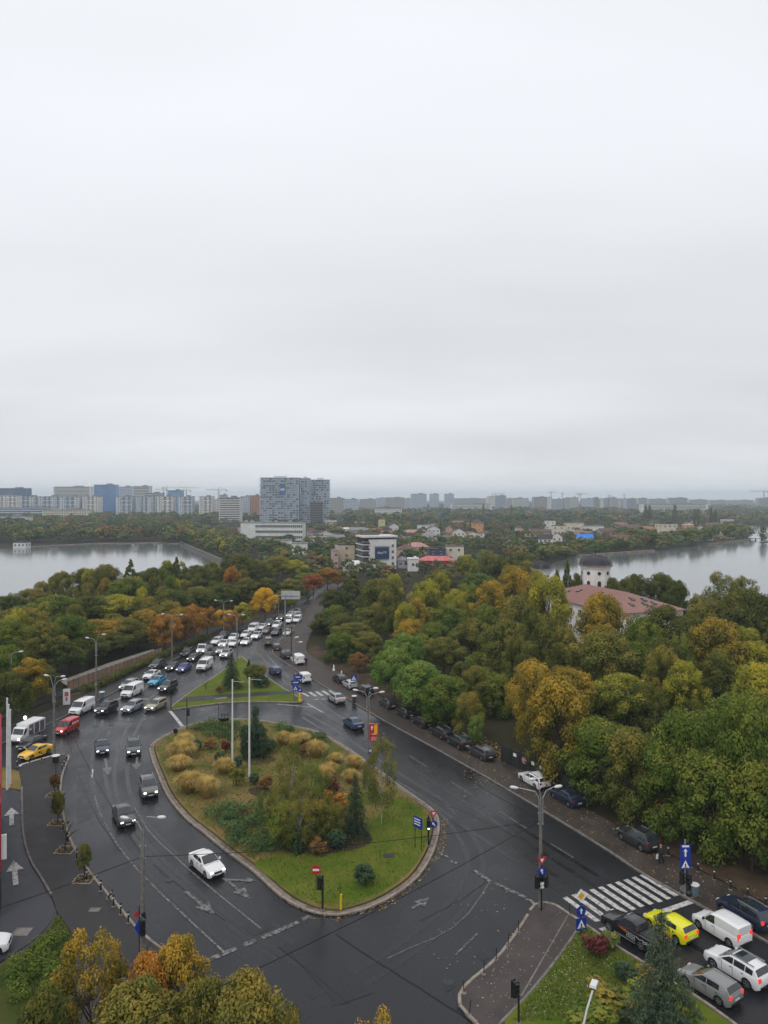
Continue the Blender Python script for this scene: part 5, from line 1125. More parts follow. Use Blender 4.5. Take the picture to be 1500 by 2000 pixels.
# x runs from the nose (+) to the tail (-); belt/hood line 'top', greenhouse 'roof', all in metres
CT = {
 'sedan': dict(L=4.55, W=1.78, zb=.20, wr=.32, ax=(1.36,-1.30), top=[(-2.27,.78),(-2.22,.98),(-1.55,1.03),(.75,.97),(1.3,.90),(2.0,.78),(2.22,.66),(2.28,.5)], gx=(.98,-1.75), roof=[(-1.75,1.02),(-1.0,1.38),(-.4,1.46),(.05,1.44),(.98,.96)], win=((.62,-.22),(-.28,-1.12)), rg=(-1.68,-1.02), ws=(.90,.12)),
 'hatch': dict(L=4.15, W=1.76, zb=.20, wr=.32, ax=(1.28,-1.24), top=[(-2.07,.70),(-2.03,1.0),(.70,.97),(1.25,.90),(1.85,.76),(2.02,.62),(2.08,.5)], gx=(.92,-2.0), roof=[(-2.0,1.02),(-1.68,1.36),(-.5,1.48),(.0,1.46),(.92,.95)], win=((.58,-.25),(-.31,-1.2)), rg=(-1.97,-1.70), ws=(.84,.07)),
 'wagon': dict(L=4.6, W=1.78, zb=.20, wr=.32, ax=(1.40,-1.30), top=[(-2.3,.70),(-2.26,1.0),(.80,.97),(1.35,.90),(2.05,.77),(2.25,.64),(2.3,.5)], gx=(1.0,-2.22), roof=[(-2.22,1.02),(-1.9,1.40),(-.6,1.50),(.1,1.47),(1.0,.95)], win=((.66,-.18),(-.24,-1.08),(-1.14,-1.85)), rg=(-2.19,-1.93), ws=(.92,.17), rails=True),
 'suv': dict(L=4.5, W=1.86, zb=.27, wr=.36, ax=(1.36,-1.30), top=[(-2.25,.78),(-2.2,1.12),(.80,1.10),(1.3,1.04),(1.95,.93),(2.18,.78),(2.25,.6)], gx=(1.0,-2.12), roof=[(-2.12,1.14),(-1.78,1.54),(-.6,1.67),(.05,1.64),(1.0,1.08)], win=((.64,-.20),(-.26,-1.10),(-1.16,-1.7)), rg=(-2.09,-1.82), ws=(.92,.13), rails=True, cl=True),
 'van': dict(L=5.0, W=1.98, zb=.25, wr=.34, ax=(1.62,-1.38), top=[(-2.5,1.1),(-2.46,1.2),(1.05,1.18),(1.55,1.12),(2.2,.95),(2.42,.78),(2.5,.5)], gx=(1.62,-2.46), roof=[(-2.46,1.9),(-2.40,1.97),(-.6,2.03),(.62,1.98),(.85,1.93),(1.62,1.11)], win=((1.22,.42),), rg=None, ws=(1.54,.90), box=True),
 'smallvan': dict(L=4.36, W=1.78, zb=.24, wr=.33, ax=(1.42,-1.36), top=[(-2.18,1.0),(-2.14,1.1),(.85,1.06),(1.35,.99),(1.98,.84),(2.12,.70),(2.18,.5)], gx=(1.12,-2.13), roof=[(-2.13,1.74),(-2.05,1.80),(-.6,1.84),(.15,1.80),(.35,1.74),(1.12,1.03)], win=((.76,-.05),), rg=None, ws=(1.05,.42), box=True),
 'mpv': dict(L=4.4, W=1.82, zb=.23, wr=.33, ax=(1.42,-1.34), top=[(-2.2,.9),(-2.16,1.08),(.90,1.05),(1.4,.98),(2.0,.84),(2.14,.70),(2.2,.5)], gx=(1.15,-2.12), roof=[(-2.12,1.12),(-1.98,1.70),(-.6,1.80),(.20,1.76),(1.15,1.02)], win=((.80,-.10),(-.16,-1.05),(-1.12,-1.85)), rg=(-2.10,-2.0), ws=(1.06,.28), rails=True),
 'pickup': dict(L=5.3, W=1.84, zb=.34, wr=.39, ax=(1.62,-1.42), top=[(-2.65,1.02),(-2.60,1.16),(.95,1.14),(1.5,1.08),(2.3,.98),(2.55,.84),(2.65,.6)], gx=(1.18,-1.12), roof=[(-1.12,1.16),(-.95,1.62),(-.5,1.75),(.25,1.73),(1.18,1.12)], win=((.82,.02),(-.04,-.80)), rg=(-1.10,-.96), ws=(1.10,.33), bed=True, cl=True),
}
CP = {}
def car_parts(t):
    if t in CP: return CP[t]
    c = CT[t]; L, W, zb, wr = c['L'], c['W'], c['zb'], c['wr']; hw = W/2; Ra = wr+.07
    def wfac(x):
        d = L/2-x; f = 1.0
        if d < .55: f = .80+.20*math.sin(min(1, d/.55)*math.pi/2)
        e = L/2+x
        if e < .35: f = min(f, .86+.14*math.sin(min(1, e/.35)*math.pi/2))
        return f
    xs = sorted(set([round(v, 3) for v in list(np.arange(-L/2, L/2, .13))+[L/2-.002, L/2-.03, L/2-.10, -L/2+.03]+[a+s for a in c['ax'] for s in (-Ra, -Ra+.03, Ra-.03, Ra)]]))
    b = MB(); rows = []
    for x in xs:
        w_ = hw*wfac(x); zt = interp(c['top'], x); z0 = zb
        if L/2-x < .25: z0 = zb+.12*(1-(L/2-x)/.25)
        if L/2+x < .25: z0 = zb+.14*(1-(L/2+x)/.25)
        arch = 0
        for a in c['ax']:
            if abs(x-a) < Ra: arch = max(arch, wr+math.sqrt(Ra*Ra-(x-a)**2))
        za = max(z0, arch); zm = max((z0+zt)/2, za+.03)
        zm = min(zm, zt-.06)
        half = [(0, z0), (.60*w_, z0), (.62*w_, za), (.975*w_, za), (w_, min(za+.06, zt-.05) if not arch else za+.01), (w_*1.0, zm), (.985*w_, zt-.10), (.94*w_, zt-.02), (.86*w_, zt), (.45*w_, zt+.02), (0, zt+.028)]
        rows.append(half)
    nh = len(rows[0]); base = []
    for x, h in zip(xs, rows):
        i0 = len(b.v)
        for y, z in h: b.v.append((x, y, z))
        for y, z in h[1:-1][::-1]: b.v.append((x, -y, z))
        base.append(i0)
    n = len(rows[0])*2-2
    for i0, i1 in zip(base, base[1:]):
        for k in range(n):
            j = (k+1) % n; b.f.append((i0+k, i1+k, i1+j, i0+j)); b.m.append(1 if k in (0, 1, n-1, n-2) else 0)
    b.f.append(tuple(base[-1]+k for k in range(n))); b.m.append(0); b.f.append(tuple(base[0]+k for k in reversed(range(n)))); b.m.append(0)
    # greenhouse
    belt = interp(c['top'], 0)-.03; rh = max(z for _, z in c['roof']); wb, wt = hw*.935, hw*(.90 if c.get('box') else .74)
    def ys(z): return wb-(wb-wt)*min(1, max(0, (z-belt)/(rh-belt)))
    gx = np.linspace(c['gx'][0], c['gx'][1], 26); gb_ = []
    for x in gx:
        zr = interp(c['roof'], x); zlo = min(belt-.02, interp(c['top'], x)-.04); i0 = len(b.v); f = wfac(x) if c.get('box') else 1
        zr2 = max(zlo+.03, zr-.06); pts = [(ys(zlo)*f, zlo), (ys(zr2)*f, zr2), (ys(zr)*f*.93, zr-.012), (ys(zr)*f*.5, zr+.012), (0, zr+.018)]
        for y, z in pts: b.v.append((x, y, z))
        for y, z in pts[:-1][::-1]: b.v.append((x, -y, z))
        gb_.append(i0)
    for i0, i1 in zip(gb_, gb_[1:]):
        for k in range(8): b.f.append((i0+k, i0+k+1, i1+k+1, i1+k)); b.m.append(0)
    b.f.append(tuple(gb_[0]+k for k in range(9))); b.m.append(0); b.f.append(tuple(gb_[-1]+k for k in reversed(range(9)))); b.m.append(0)
    if c.get('bed'):
        b.box((-1.85,0,1.185), (1.35, W*.78, .05), 0, 1)
    parts = {}
    me = b.mesh('body', [M['paintcar'], M['trim']]); bmm = bmesh.new(); bmm.from_mesh(me); bmesh.ops.recalc_face_normals(bmm, faces=bmm.faces); bmm.to_mesh(me); bmm.free()
    me.polygons.foreach_set('use_smooth', [True]*len(me.polygons)); me.set_sharp_from_angle(angle=math.radians(38)); parts['body'] = [('body', me, None)]
    def toppatch(x0, x1, inset_, name):
        q = MB(); N = 7; rws = []
        for x in np.linspace(x0, x1, N):
            zr = interp(c['roof'], x); y = ys(zr-.02)-inset_; rws.append([(x, s*y, zr+.014+(.010 if abs(s) < .6 else 0)+.004) for s in (-1, -.5, 0, .5, 1)])
        for r0, r1 in zip(rws, rws[1:]):
            for k in range(4): q.poly([r0[k], r0[k+1], r1[k+1], r1[k]])
        me = q.mesh(name, M['glass'], True)
        nx = 1 if name == 'windshield' else -1
        return me
    G_ = []
    G_.append(('windshield', toppatch(c['ws'][0], c['ws'][1], .07, 'windshield'), None))
    if c['rg']: G_.append(('rear_window', toppatch(c['rg'][0], c['rg'][1], .08, 'rear_window'), None))
    if t == 'suv':
        G_.append(('sunroof', toppatch(-.05, -1.1, .16, 'sunroof'), None))
    for a, z in c['win']:
        for s in (-1, 1):
            q = MB(); N = 6; lo, hi = [], []
            for x in np.linspace(a, z, N):
                zl = interp(c['top'], x)+.03; zh = max(zl+.02, min(rh-.14, interp(c['roof'], x)-.09)); lo.append((x, s*(ys(zl)+.012), zl)); hi.append((x, s*(ys(zh)+.012), zh))
            for k in range(N-1): q.poly([lo[k], lo[k+1], hi[k+1], hi[k]])
            G_.append(('side_window', q.mesh('side_window', M['glass'], True), None))
    parts['glass'] = G_
    zn = interp(c['top'], L/2-.25); hl = MB().box((0,0,0), (.24,.30,.13), 0, 0, (.7,.9)).mesh('headlight', M['head_off']); tl = MB().box((0,0,0), (.12,.26,.26 if not c.get('box') else .55)).mesh('taillight', M['tail'])
    D = []
    for s in (-1, 1):
        D.append(('headlight', hl, (L/2-.17, s*hw*.66, zn-.10))); D.append(('taillight', tl, (-L/2+.07, s*hw*.76, interp(c['top'], -L/2+.2)-.14+(.1 if c.get('box') else 0))))
    D.append(('grille', MB().box((0,0,0), (.08, W*.42, .16)).mesh('grille', M['trim']), (L/2-.035, 0, zn-.16)))
    D.append(('front_bumper', MB().box((0,0,0), (.14, W*.70, .14)).mesh('front_bumper', M['trim']), (L/2-.06, 0, zb+.19)))
    D.append(('rear_bumper', MB().box((0,0,0), (.14, W*.80, .14)).mesh('rear_bumper', M['trim']), (-L/2+.04, 0, zb+.22)))
    pl = MB().box((0,0,0), (.03,.5,.11)).mesh('number_plate', M['plate']); D += [('number_plate', pl, (L/2+.02, 0, zb+.27)), ('number_plate', pl, (-L/2-.02, 0, zb+.42))]
    mr = MB().box((0,0,0), (.13,.20,.14), 0, 0, (.8,.8)).mesh('mirror', M['trim'] if t in ('van','smallvan','pickup') else M['paintcar'])
    for s in (-1, 1): D.append(('mirror', mr, (c['ws'][0]-.18, s*(hw+.06), belt+.12)))
    hd = MB().box((0,0,0), (.18,.03,.035)).mesh('door_handle', M['trim'])
    for a, z in c['win'][:2]:
        for s in (-1, 1): D.append(('door_handle', hd, (z+.12, s*(hw+.0), belt-.12)))
    sm_ = MB().box((0,0,0), (.022,.02,belt-zb-.16)).mesh('door_seam', M['trim'])
    for xx in [c['win'][0][0]-.02]+[q[1]-.03 for q in c['win'][:2]]:
        for s in (-1, 1):
            if all(abs(xx-a) > Ra+.02 for a in c['ax']): D.append(('door_seam', sm_, (xx, s*(hw-.004), (belt+zb)/2+.03)))
    D.append(('bonnet_seam', MB().box((0,0,0), (.025, W*.78, .012)).mesh('bonnet_seam', M['trim']), (c['ws'][0]+.10, 0, interp(c['top'], c['ws'][0]+.10)+.022)))
    for s in (-1, 1): D.append(('wiper', MB().box((0,0,0), (.03,.55,.02), .25*s).mesh('wiper', M['trim']), (c['ws'][0]-.02, s*.30-.1, interp(c['roof'], c['ws'][0]-.02)+.035)))
    if c.get('rails'):
        for s in (-1, 1): D.append(('roof_rail', MB().box((0,0,0), (1.9,.05,.06)).mesh('roof_rail', M['steel']), (-.75, s*(wt-.06), rh+.02)))
    if c.get('cl'):
        for s in (-1, 1): D.append(('side_step', MB().box((0,0,0), (2.0,.10,.07)).mesh('side_step', M['steel' if c.get('bed') else 'trim']), (.05, s*(hw-.02), zb-.0)))
    parts['detail'] = D
    wm = MB(); wdt = .21
    prof = [(wr*.62,-wdt/2),(wr*.93,-wdt/2),(wr,-wdt/2+.04),(wr,wdt/2-.04),(wr*.93,wdt/2),(wr*.62,wdt/2)]
    wm.lathe(prof, 18); tyre = wm.mesh('wheel', M['rubber'], True)
    rm = MB().lathe([(wr*.66,0),(wr*.66,.03),(wr*.58,.035),(wr*.58,.012)], 18)
    for k in range(5):
        a = k*2*math.pi/5; rm.box((math.cos(a)*wr*.3, math.sin(a)*wr*.3, .03), (wr*.58, wr*.17, .035), a)
    rm.cyl((0,0,0), (0,0,.05), wr*.14, wr*.12, 10); parts['wheel'] = (tyre, rm.mesh('rim', M['rim']))
    CP[t] = parts; return parts
CARS = []
def car(t, x, y, dx, dy, colr, lab, cat='car', lit=False, brake=False, name='car', off=(0,0), z=None, group=None, at=None, far=False):
    """(x, y): pixel of the footprint's centre; (dx, dy): pixel step on the ground towards which the nose points"""
    p = at or G(x, y, .0); q = G(x+dx*.2, y+dy*.2) if at is None else None
    d = (q-p) if q is not None else Vector((dx, dy, 0)); rz = math.atan2(d.y, d.x)
    e = empty(name, (p.x, p.y, z if z is not None else .034), rz, label=lab, cat=cat, group=group); P_ = car_parts(t); c = CT[t]
    for n_, me, loc in P_['body']+P_['glass']+([] if far else P_['detail']):
        o = link(n_, me, e, loc)
        if n_ in ('body', 'mirror'): o.color = (*colr, 1)
        if n_ == 'headlight' and lit: o.material_slots[0].link = 'OBJECT'; o.material_slots[0].material = M['head_on']
        if n_ == 'taillight' and brake: o.material_slots[0].link = 'OBJECT'; o.material_slots[0].material = M['tail_on']
    if far:
        for n_, me, loc in P_['detail']:
            if n_ in ('headlight', 'taillight', 'front_bumper'):
                o = link(n_, me, e, loc)
                if n_ == 'headlight' and lit: o.material_slots[0].link = 'OBJECT'; o.material_slots[0].material = M['head_on']
    ty, rm = P_['wheel']
    for a in c['ax']:
        for s in (-1, 1):
            o = link('wheel', ty, e, (a, s*(c['W']/2-.125), c['wr'])); o.rotation_euler = (math.pi/2*(-s), 0, 0)
            if not far: link('rim', rm, o, (0, 0, .075))
    CARS.append(e); return e
WH, SI, GR, DG, BK, NB, BL = (.70,.70,.70), (.36,.37,.38), (.12,.125,.13), (.030,.032,.036), (.011,.011,.013), (.012,.020,.048), (.02,.05,.22)
BR, BE, CY, YE, RD, LY = (.11,.055,.05), (.34,.29,.21), (.02,.28,.50), (.78,.45,.008), (.42,.012,.018), (.72,.68,.004)
A = (-.58, -.35)     # away from the camera on the right-hand road, in pixels
A_ = (-58, -35)
pk = car('pickup',1236,1833,*A_,BK,'black pickup with orange and white side graphics waiting at the crossing','pickup',brake=True)
og = mat('graphic_orange', (.55,.10,.03), rough=.4); gw = mat('graphic_white', (.45,.45,.45), rough=.4)
hwk = CT['pickup']['W']/2
gfx = MB().poly([(.75,hwk+.012,.98),(-.05,hwk+.012,.80),(-.15,hwk+.012,1.02),(.2,hwk+.012,1.04)]).poly([(-1.0,hwk*.86,1.2),(-1.0,hwk*.86,1.45),(-.78,hwk*.80,1.5),(-.85,hwk*.85,1.2)]); gfx.build('side_graphic', og, pk)
gl = MB()
for k in range(3):
    for j in range(2): cx, cz = -.25-.28*k, .62+.22*j; gl.tube([(cx+.12*math.cos(a), hwk+.014, cz+.10*math.sin(a)) for a in np.linspace(0, 6.28, 7)], .016, 4)
gl.tube([(-1.0,hwk+.014,.95),(-1.35,hwk+.014,.82),(-1.6,hwk+.014,.92),(-1.9,hwk+.01,.80),(-2.2,hwk-.01,.88),(-2.4,hwk-.03,.62)], .022, 4)
for k in range(3): gl.tube([(-1.75-.2*k+.11*math.cos(a), hwk+.012-.01*k, .78+.06*(k % 2)+.1*math.sin(a)) for a in np.linspace(0, 6.28, 7)], .016, 4)
gl.build('line_graphic', gw, pk)
car('hatch',1308,1822,*A_,LY,'bright yellow hatchback behind the cedar, beside the black pickup',brake=True)
car('smallvan',1408,1827,*A_,WH,'white panel van waiting at the crossing','van',brake=True)
car('suv',1455,1800,*A_,NB,'dark blue car on the sidewalk at the right edge',brake=True,z=.16)
car('suv',1440,1905,*A_,WH,'white crossover with black glass roof at the lower right',brake=True)
car('hatch',1385,1937,*A_,(.20,.20,.20),'grey hatchback half hidden by the cedar',brake=True)
car('hatch',-38,1862,40,-6,WH,'white car poking out at the left picture edge',z=.08)
B_ = (-56, -33)
for t, x, y, c_, lab in (('suv',1246,1652,DG,'dark grey car parked on the sidewalk above the zebra crossing'),('sedan',1107,1568,NB,'dark blue sedan parked behind the white estate on the sidewalk'),('wagon',1043,1534,WH,'white estate with roof rails parked by the park fence'),('wagon',940,1480,DG,'dark estate parked left of the fence notices'),('suv',896,1459,BK,'black car with silver rails parked third up from the fence'),('wagon',862,1440,BK,'black car parked under the green tree, nearest below it'),('sedan',824,1418,BK,'black car parked under the green tree, middle'),('hatch',792,1400,BK,'black car parked under the green tree, uppermost'),('hatch',758,1382,DG,'dark car mostly hidden by leaves on the sidewalk'),('suv',712,1357,BK,'black car parked behind the silver hatchback near the upper crossing'),('hatch',683,1344,SI,'silver hatchback parked by the blue crossing sign'),('hatch',664,1333,BK,'black hatchback parked left of the silver one')): car(t, x, y, *B_, c_, lab, z=.16, group='cars parked on the right sidewalk')
car('sedan',690,1419,-50,-33,(.02,.045,.12),'blue sedan driving away on the right road')
car('sedan',657,1370,-48,-30,(.30,.31,.33),'silver-grey sedan driving away below the upper crossing',brake=True)
car('smallvan',593,1331,-44,-29,WH,'white van driving away just before the upper crossing','van')
car('hatch',537,1315,-28,-22,(.015,.03,.12),'blue hatchback driving away beside the upper island')
car('van',581,1296,-30,-22,WH,'white box van parked at the right kerb below the trees','van',z=.1); car('suv',558,1285,-28,-24,BK,'black car parked ahead of the white box van',z=.1); car('wagon',540,1269,-8,-20,DG,'dark estate at the right kerb near the wooden pole'); car('mpv',524,1258,0,-20,(.16,.13,.10),'brown people carrier driving away up the road')
# traffic coming down the left road; direction follows the lane
def lane(x): return (-34, 17) if x < 330 else (-30, 18) if x < 430 else (-26, 17)
Q = [
 ('van',160,1391,WH,0,'white panel van in front of the black car by the left lamp post'),('suv',208,1391,BK,1,'black car right of the white van entering the roundabout'),('wagon',259,1387,(.28,.30,.34),1,'silver-blue estate in the middle of the entry lanes'),('wagon',305,1384,BE,1,'beige estate with lit lights beside the upper island'),
 ('van',258,1358,WH,0,'white panel van behind the silver-blue estate'),('wagon',252,1344,SI,1,'silver car behind and left of the white van'),('sedan',296,1324,WH,0,'white sedan behind the silver car'),('sedan',307,1336,CY,0,'bright light-blue car in the queue'),('suv',328,1348,DG,1,'dark car with lit lights right of the light-blue car'),
 ('suv',307,1305,BK,0,'black car at the left kerb of the queue'),('sedan',338,1307,BK,1,'black sedan between the black car and the blue car'),('sedan',359,1310,BL,1,'vivid blue car with lit lights'),('van',400,1306,WH,0,'white panel van right of the blue car'),('sedan',379,1289,BK,1,'black sedan with bright headlights ahead of the flatbed'),('suv',366,1280,BK,0,'black car at the kerb beside the flatbed truck'),
 ('sedan',407,1287,DG,0,'dark low car behind the flatbed truck'),('wagon',423,1257,WH,0,'white estate at the left kerb behind the flatbed'),('suv',436,1247,NB,0,'navy car at the left kerb'),('sedan',438,1262,WH,1,'white car right of the white estate'),('sedan',434,1275,SI,1,'silver-black car with dark windows in the second lane'),('suv',442,1283,(.5,.5,.48),1,'pale car partly hidden by the island conifer'),('sedan',457,1261,WH,0,'white taxi-like car in the third lane'),('hatch',456,1250,WH,0,'white hatchback behind the lamp post'),
 ('sedan',481,1258,WH,1,'small white car with lit lights by itself in the right lane'),('wagon',480,1244,WH,0,'white estate left of the white off-roader'),('suv',501,1247,WH,1,'white off-roader in the right lane'),('van',495,1233,WH,0,'white van behind the white estate'),('sedan',512,1229,WH,0,'white sedan behind the white van'),('sedan',521,1236,BR,0,'brown-red car in the right lane'),('suv',540,1240,BK,0,'black off-roader in the right lane'),('mpv',541,1226,WH,0,'large white people carrier behind the black off-roader'),('mpv',525,1222,GR,1,'grey car behind the white sedan'),('sedan',563,1240,(.45,.43,.38),0,'pale patterned car beside the sign gantry'),
 ('suv',549,1211,DG,1,'dark car at the left kerb near the sign gantry'),('sedan',565,1216,WH,0,'white car behind the patterned car'),('sedan',567,1205,WH,1,'white car further up the queue'),('smallvan',581,1215,WH,0,'small white van at the right end of the queue'),('sedan',580,1199,SI,1,'silver car at the far end of the queue'),('hatch',582,1206,BE,0,'beige car near the far end of the queue')]
for t, x, y, c_, li, lab in Q: car(t, x, y, *lane(x), c_, lab, 'van' if 'van' in t else 'car', lit=bool(li), group='vehicles queueing on the left road', far=y < 1262)
for x, y, c_, t, lab in ((652,1132,WH,'van','white van far up the road between the trees'),(660,1126,WH,'sedan','white car far up the road, behind the white van'),(650,1126,SI,'sedan','silver car far up the road with lit lights'),(664,1121,WH,'suv','farthest white car up the road')): car(t, x, y, -12, 10, c_, lab, 'van' if t == 'van' else 'car', lit=True, far=True, group='vehicles far up the road')
car('smallvan',130,1430,-36,18,RD,'red panel van with white marks on its side','van',lit=True)
rv = CARS[-1]; yy = CT['smallvan']['W']/2
mk = MB()
for k, (x_, w_, h_) in enumerate(((-.15,.16,.24),(-.4,.14,.2),(-.62,.12,.26),(-.95,.2,.2),(-1.3,.22,.16),(-1.6,.14,.22))): mk.box((x_, yy*.975, 1.25), (w_, .03, h_))
mk.build('side_marks', M['signwhite'], rv)
car('sedan',62,1459,-40,19,BK,'black car beside the yellow taxi at the left')
tx = car('sedan',70,1477,-44,17,YE,'yellow taxi at the left by the bollards')
for s in (-1, 1): MB().box((0,0,0), (.34,.02,.26)).build('door_badge', M['black'], tx, loc=(.2, s*(CT['sedan']['W']/2+.012), .68))
car('sedan',199,1467,4,30,(.012,.020,.055),'dark blue sedan coming round on the left lane',lit=True)
car('suv',261,1470,0,30,(.055,.06,.065),'dark grey car next to the dark blue sedan',lit=True)
car('suv',290,1549,10,30,(.09,.09,.095),'grey off-roader with glass roof beside the island kerb',lit=True)
car('sedan',242,1603,14,26,DG,'dark sedan left of the grey off-roader on the curve',lit=True)
car('sedan',404,1699,32,27,WH,'white sedan alone on the curve beside the island',lit=True)
# flatbed trucks
def flatbed(x, y, dx, dy, lab, rack, s=1.0):
    p = G(x, y); q = G(x+dx*.2, y+dy*.2); d = q-p; e = empty('flatbed_truck', (p.x, p.y, .034), math.atan2(d.y, d.x), label=lab, cat='truck')
    cab = MB(); prof = [(1.15,.35),(2.72,.35),(2.80,.75),(2.70,1.05),(2.10,1.28),(1.75,2.02),(1.60,2.12),(1.15,2.12)]
    n = len(prof); b0 = len(cab.v)
    for s_ in (-1, 1):
        for px, pz in prof: cab.v.append((px, s_*(.98-(.10 if pz > 1.2 else 0)-(.06 if px > 2.6 else 0)), pz))
    for i in range(n): j = (i+1) % n; cab.f.append((b0+i, b0+j, b0+n+j, b0+n+i)); cab.m.append(0)
    cab.f.append(tuple(b0+i for i in reversed(range(n)))); cab.f.append(tuple(b0+n+i for i in range(n))); cab.m += [0, 0]
    o = cab.build('cab', M['paintcar'], e); o.color = (*WH, 1)
    MB().poly([(2.13,-.80,1.30),(2.13,.80,1.30),(1.80,.76,2.0),(1.80,-.76,2.0)]).build('windshield', M['glass'], e)
    for s_ in (-1, 1):
        MB().poly([(2.02,s_*.91,1.28),(1.3,s_*.91,1.28),(1.3,s_*.89,1.98),(1.72,s_*.89,1.98)]).build('side_window', M['glass'], e); MB().box((2.05,s_*1.08,1.5), (.12,.16,.3)).build('mirror', M['trim'], e); MB().box((2.74,s_*.68,.85), (.12,.34,.2)).build('headlight', M['head_on'], e)
    MB().box((-.75,0,.72), (3.7,1.9,.14)).build('bed', M['steel'], e); MB().box((-.75,0,.52), (4.2,.8,.24)).build('chassis', M['black'], e); MB().box((2.76,0,.48), (.12,1.7,.2)).build('front_bumper', M['trim'], e)
    if rack:
        for s_ in (-1, 1):
            for k in range(4): MB().box((-2.5+k*1.17,s_*.93,1.55), (.09,.07,1.6)).build('rack_post', M['signwhite'], e)
            MB().box((-.75,s_*.93,2.33), (3.7,.08,.10)).build('rack_rail', M['signwhite'], e)
            for k in range(3): MB().box((-1.92+k*1.17,s_*.9,1.5), (.9,.04,1.35)).build('pane', mat('glass_pane', (.10,.11,.13), rough=.1, spec=.8, var=.3, vscale=.8), e)
        MB().box((1.0,0,1.55), (.1,1.9,1.7)).build('headboard', M['signwhite'], e); MB().box((-.75,0,2.42), (3.6,1.9,.06)).build('rack_roof', M['signwhite'], e)
    else:
        for s_ in (-1, 1): MB().box((-.75,s_*.93,.98), (3.7,.05,.4)).build('side_board', M['steel'], e)
        MB().box((-2.6,0,.98), (.05,1.9,.4)).build('tail_board', M['steel'], e)
    ty = MB().lathe([(.2,-.1),(.31,-.1),(.34,-.06),(.34,.06),(.31,.1),(.2,.1)], 16).mesh('wheel', M['rubber'], True); rm = MB().lathe([(.2,0),(.2,.03),(.05,.05)], 12).mesh('rim', M['rim'])
    for a in (1.95, -1.55):
        for s_ in (-1, 1): o = link('wheel', ty, e, (a, s_*.86, .34)); o.rotation_euler = (-s_*math.pi/2, 0, 0); link('rim', rm, o, (0,0,.08))
flatbed(54,1444,-40,19,'white flatbed truck carrying a rack of glass panes at the left',True)
flatbed(400,1274,-30,17,'white flatbed truck with empty bed in the queue',False)
# ------------------------------------------------------------------ street furniture
def arc(p0, p1, sag, n=6): return [Vector(p0).lerp(Vector(p1), i/n)+Vector((0,0,sag*math.sin(math.pi*i/n))) for i in range(n+1)]
lampm = MB().lathe([(.05,-.42),(.13,-.3),(.17,0),(.15,.25),(.06,.42)], 8).mesh('lamp_head', M['lampw'], True)
def lamp_post(x, yb, lamps, lab, ytop=None, mat_='concrete', r=.17, box=False):
    """lamps: pixel positions of the lamp heads; they hang on arms at the post's own distance"""
    p = G(x, yb); e = empty('street_lamp', p, 0, label=lab, cat='street lamp', group='street lamps along the roads'); s = p.y/FPX
    hs = [(yb-ly)*s for _, ly in lamps]; h = (yb-ytop)*s if ytop else max(hs)-1.0
    MB().tube([(0,0,-.2),(0,0,h*.5),(0,0,h)], [r,r*.8,r*.6], 9).build('pole', M[mat_], e)
    MB().cyl((0,0,0), (0,0,.5), r*1.4, r*1.2, 9).build('base', M['kerb_gray'], e)
    for k, ((lx, ly), hh) in enumerate(zip(lamps, hs)):
        dx = (lx-x)*s; off = (k-(len(lamps)-1)/2)*.16
        sgn = 1 if dx > 0 else -1; dy = -.6 if k % 2 else .5
        a = MB().tube([(off,-.1,h-2.0 if h > 6 else h*.8),(off,-.1,h+.1),(off+sgn*.3,-.1+dy*.15,hh-.12),(dx-sgn*.35,dy,hh+.0)], [.05,.045,.04,.035], 6).build('arm', M['steel'], e)
        o = link('lamp_head', lampm, a, (dx, dy, hh+.02)); o.rotation_euler = (0, math.pi/2*sgn*.94, math.atan2(dy, abs(dx))*sgn*.6)
        o.scale = (.85,.85,.85)
    MB().box((0,0,h-1.2), (.5,.12,.10)).box((0,0,h-2.1), (.5,.12,.10)).build('bracket', M['steel'], e)
    if box: MB().box((0,-.25,2.6), (.3,.22,.5)).build('switch_box', M['steel'], e)
    return e, p, h
LA = lamp_post(279,1858,[(239,1603),(320,1590)],'tall concrete lamp post with two arms at the lower left',1622,r=.2,box=True)
LB = lamp_post(1056,1775,[(1006,1543),(1037,1517),(1093,1541)],'three-armed lamp post on the lower right refuge',1560,r=.18,box=True)
LC = lamp_post(719,1502,[(694,1350),(734,1342),(746,1354)],'three-armed lamp post on the right kerb of the big island',1362,r=.14)
LD = lamp_post(106,1476,[(87,1321),(127,1319),(123,1329)],'concrete lamp post beside the yellow taxi',1340,r=.2)
LE = lamp_post(188,1366,[(168,1247),(205,1238)],'lamp post at the left sidewalk below the beige wall',1256,r=.18,box=True)
LF = lamp_post(336,1294,[(317,1200),(356,1200)],'lamp post with orange trees behind it',1204,r=.16)
LG = lamp_post(463,1292,[(447,1201),(476,1200)],'lamp post at the tip of the upper island',1208,r=.16)
LH = lamp_post(437,1250,[(420,1173),(453,1173)],'lamp post at the left kerb under the yellow tree',1180,r=.16)
LJ = lamp_post(573,1368,[(579,1246),(588,1253)],'lamp post at the right tip of the upper island',1262,r=.14)
lamp_post(544,1212,[(534,1166),(540,1165)],'distant lamp post beside the bright yellow tree',1170,'steel',.12)
lamp_post(22,1392,[(38,1274)],'thin lamp post among the trees at the far left',1280,'steel',.1)
p = P(1138, 37.5); e = empty('street_lamp', (p.x, p.y, .2), 0, label='lamp head with slanted arm at the bottom right', cat='street lamp', group='street lamps along the roads')
MB().tube([(0,0,-.2),(0,0,7.6)], [.14,.1], 9).build('pole', M['steel'], e); a = MB().tube([(0,0,7.5),(.25,.1,8.4),(.62,.3,9.3)], [.06,.05,.05], 7).build('arm', M['lampw'], e)
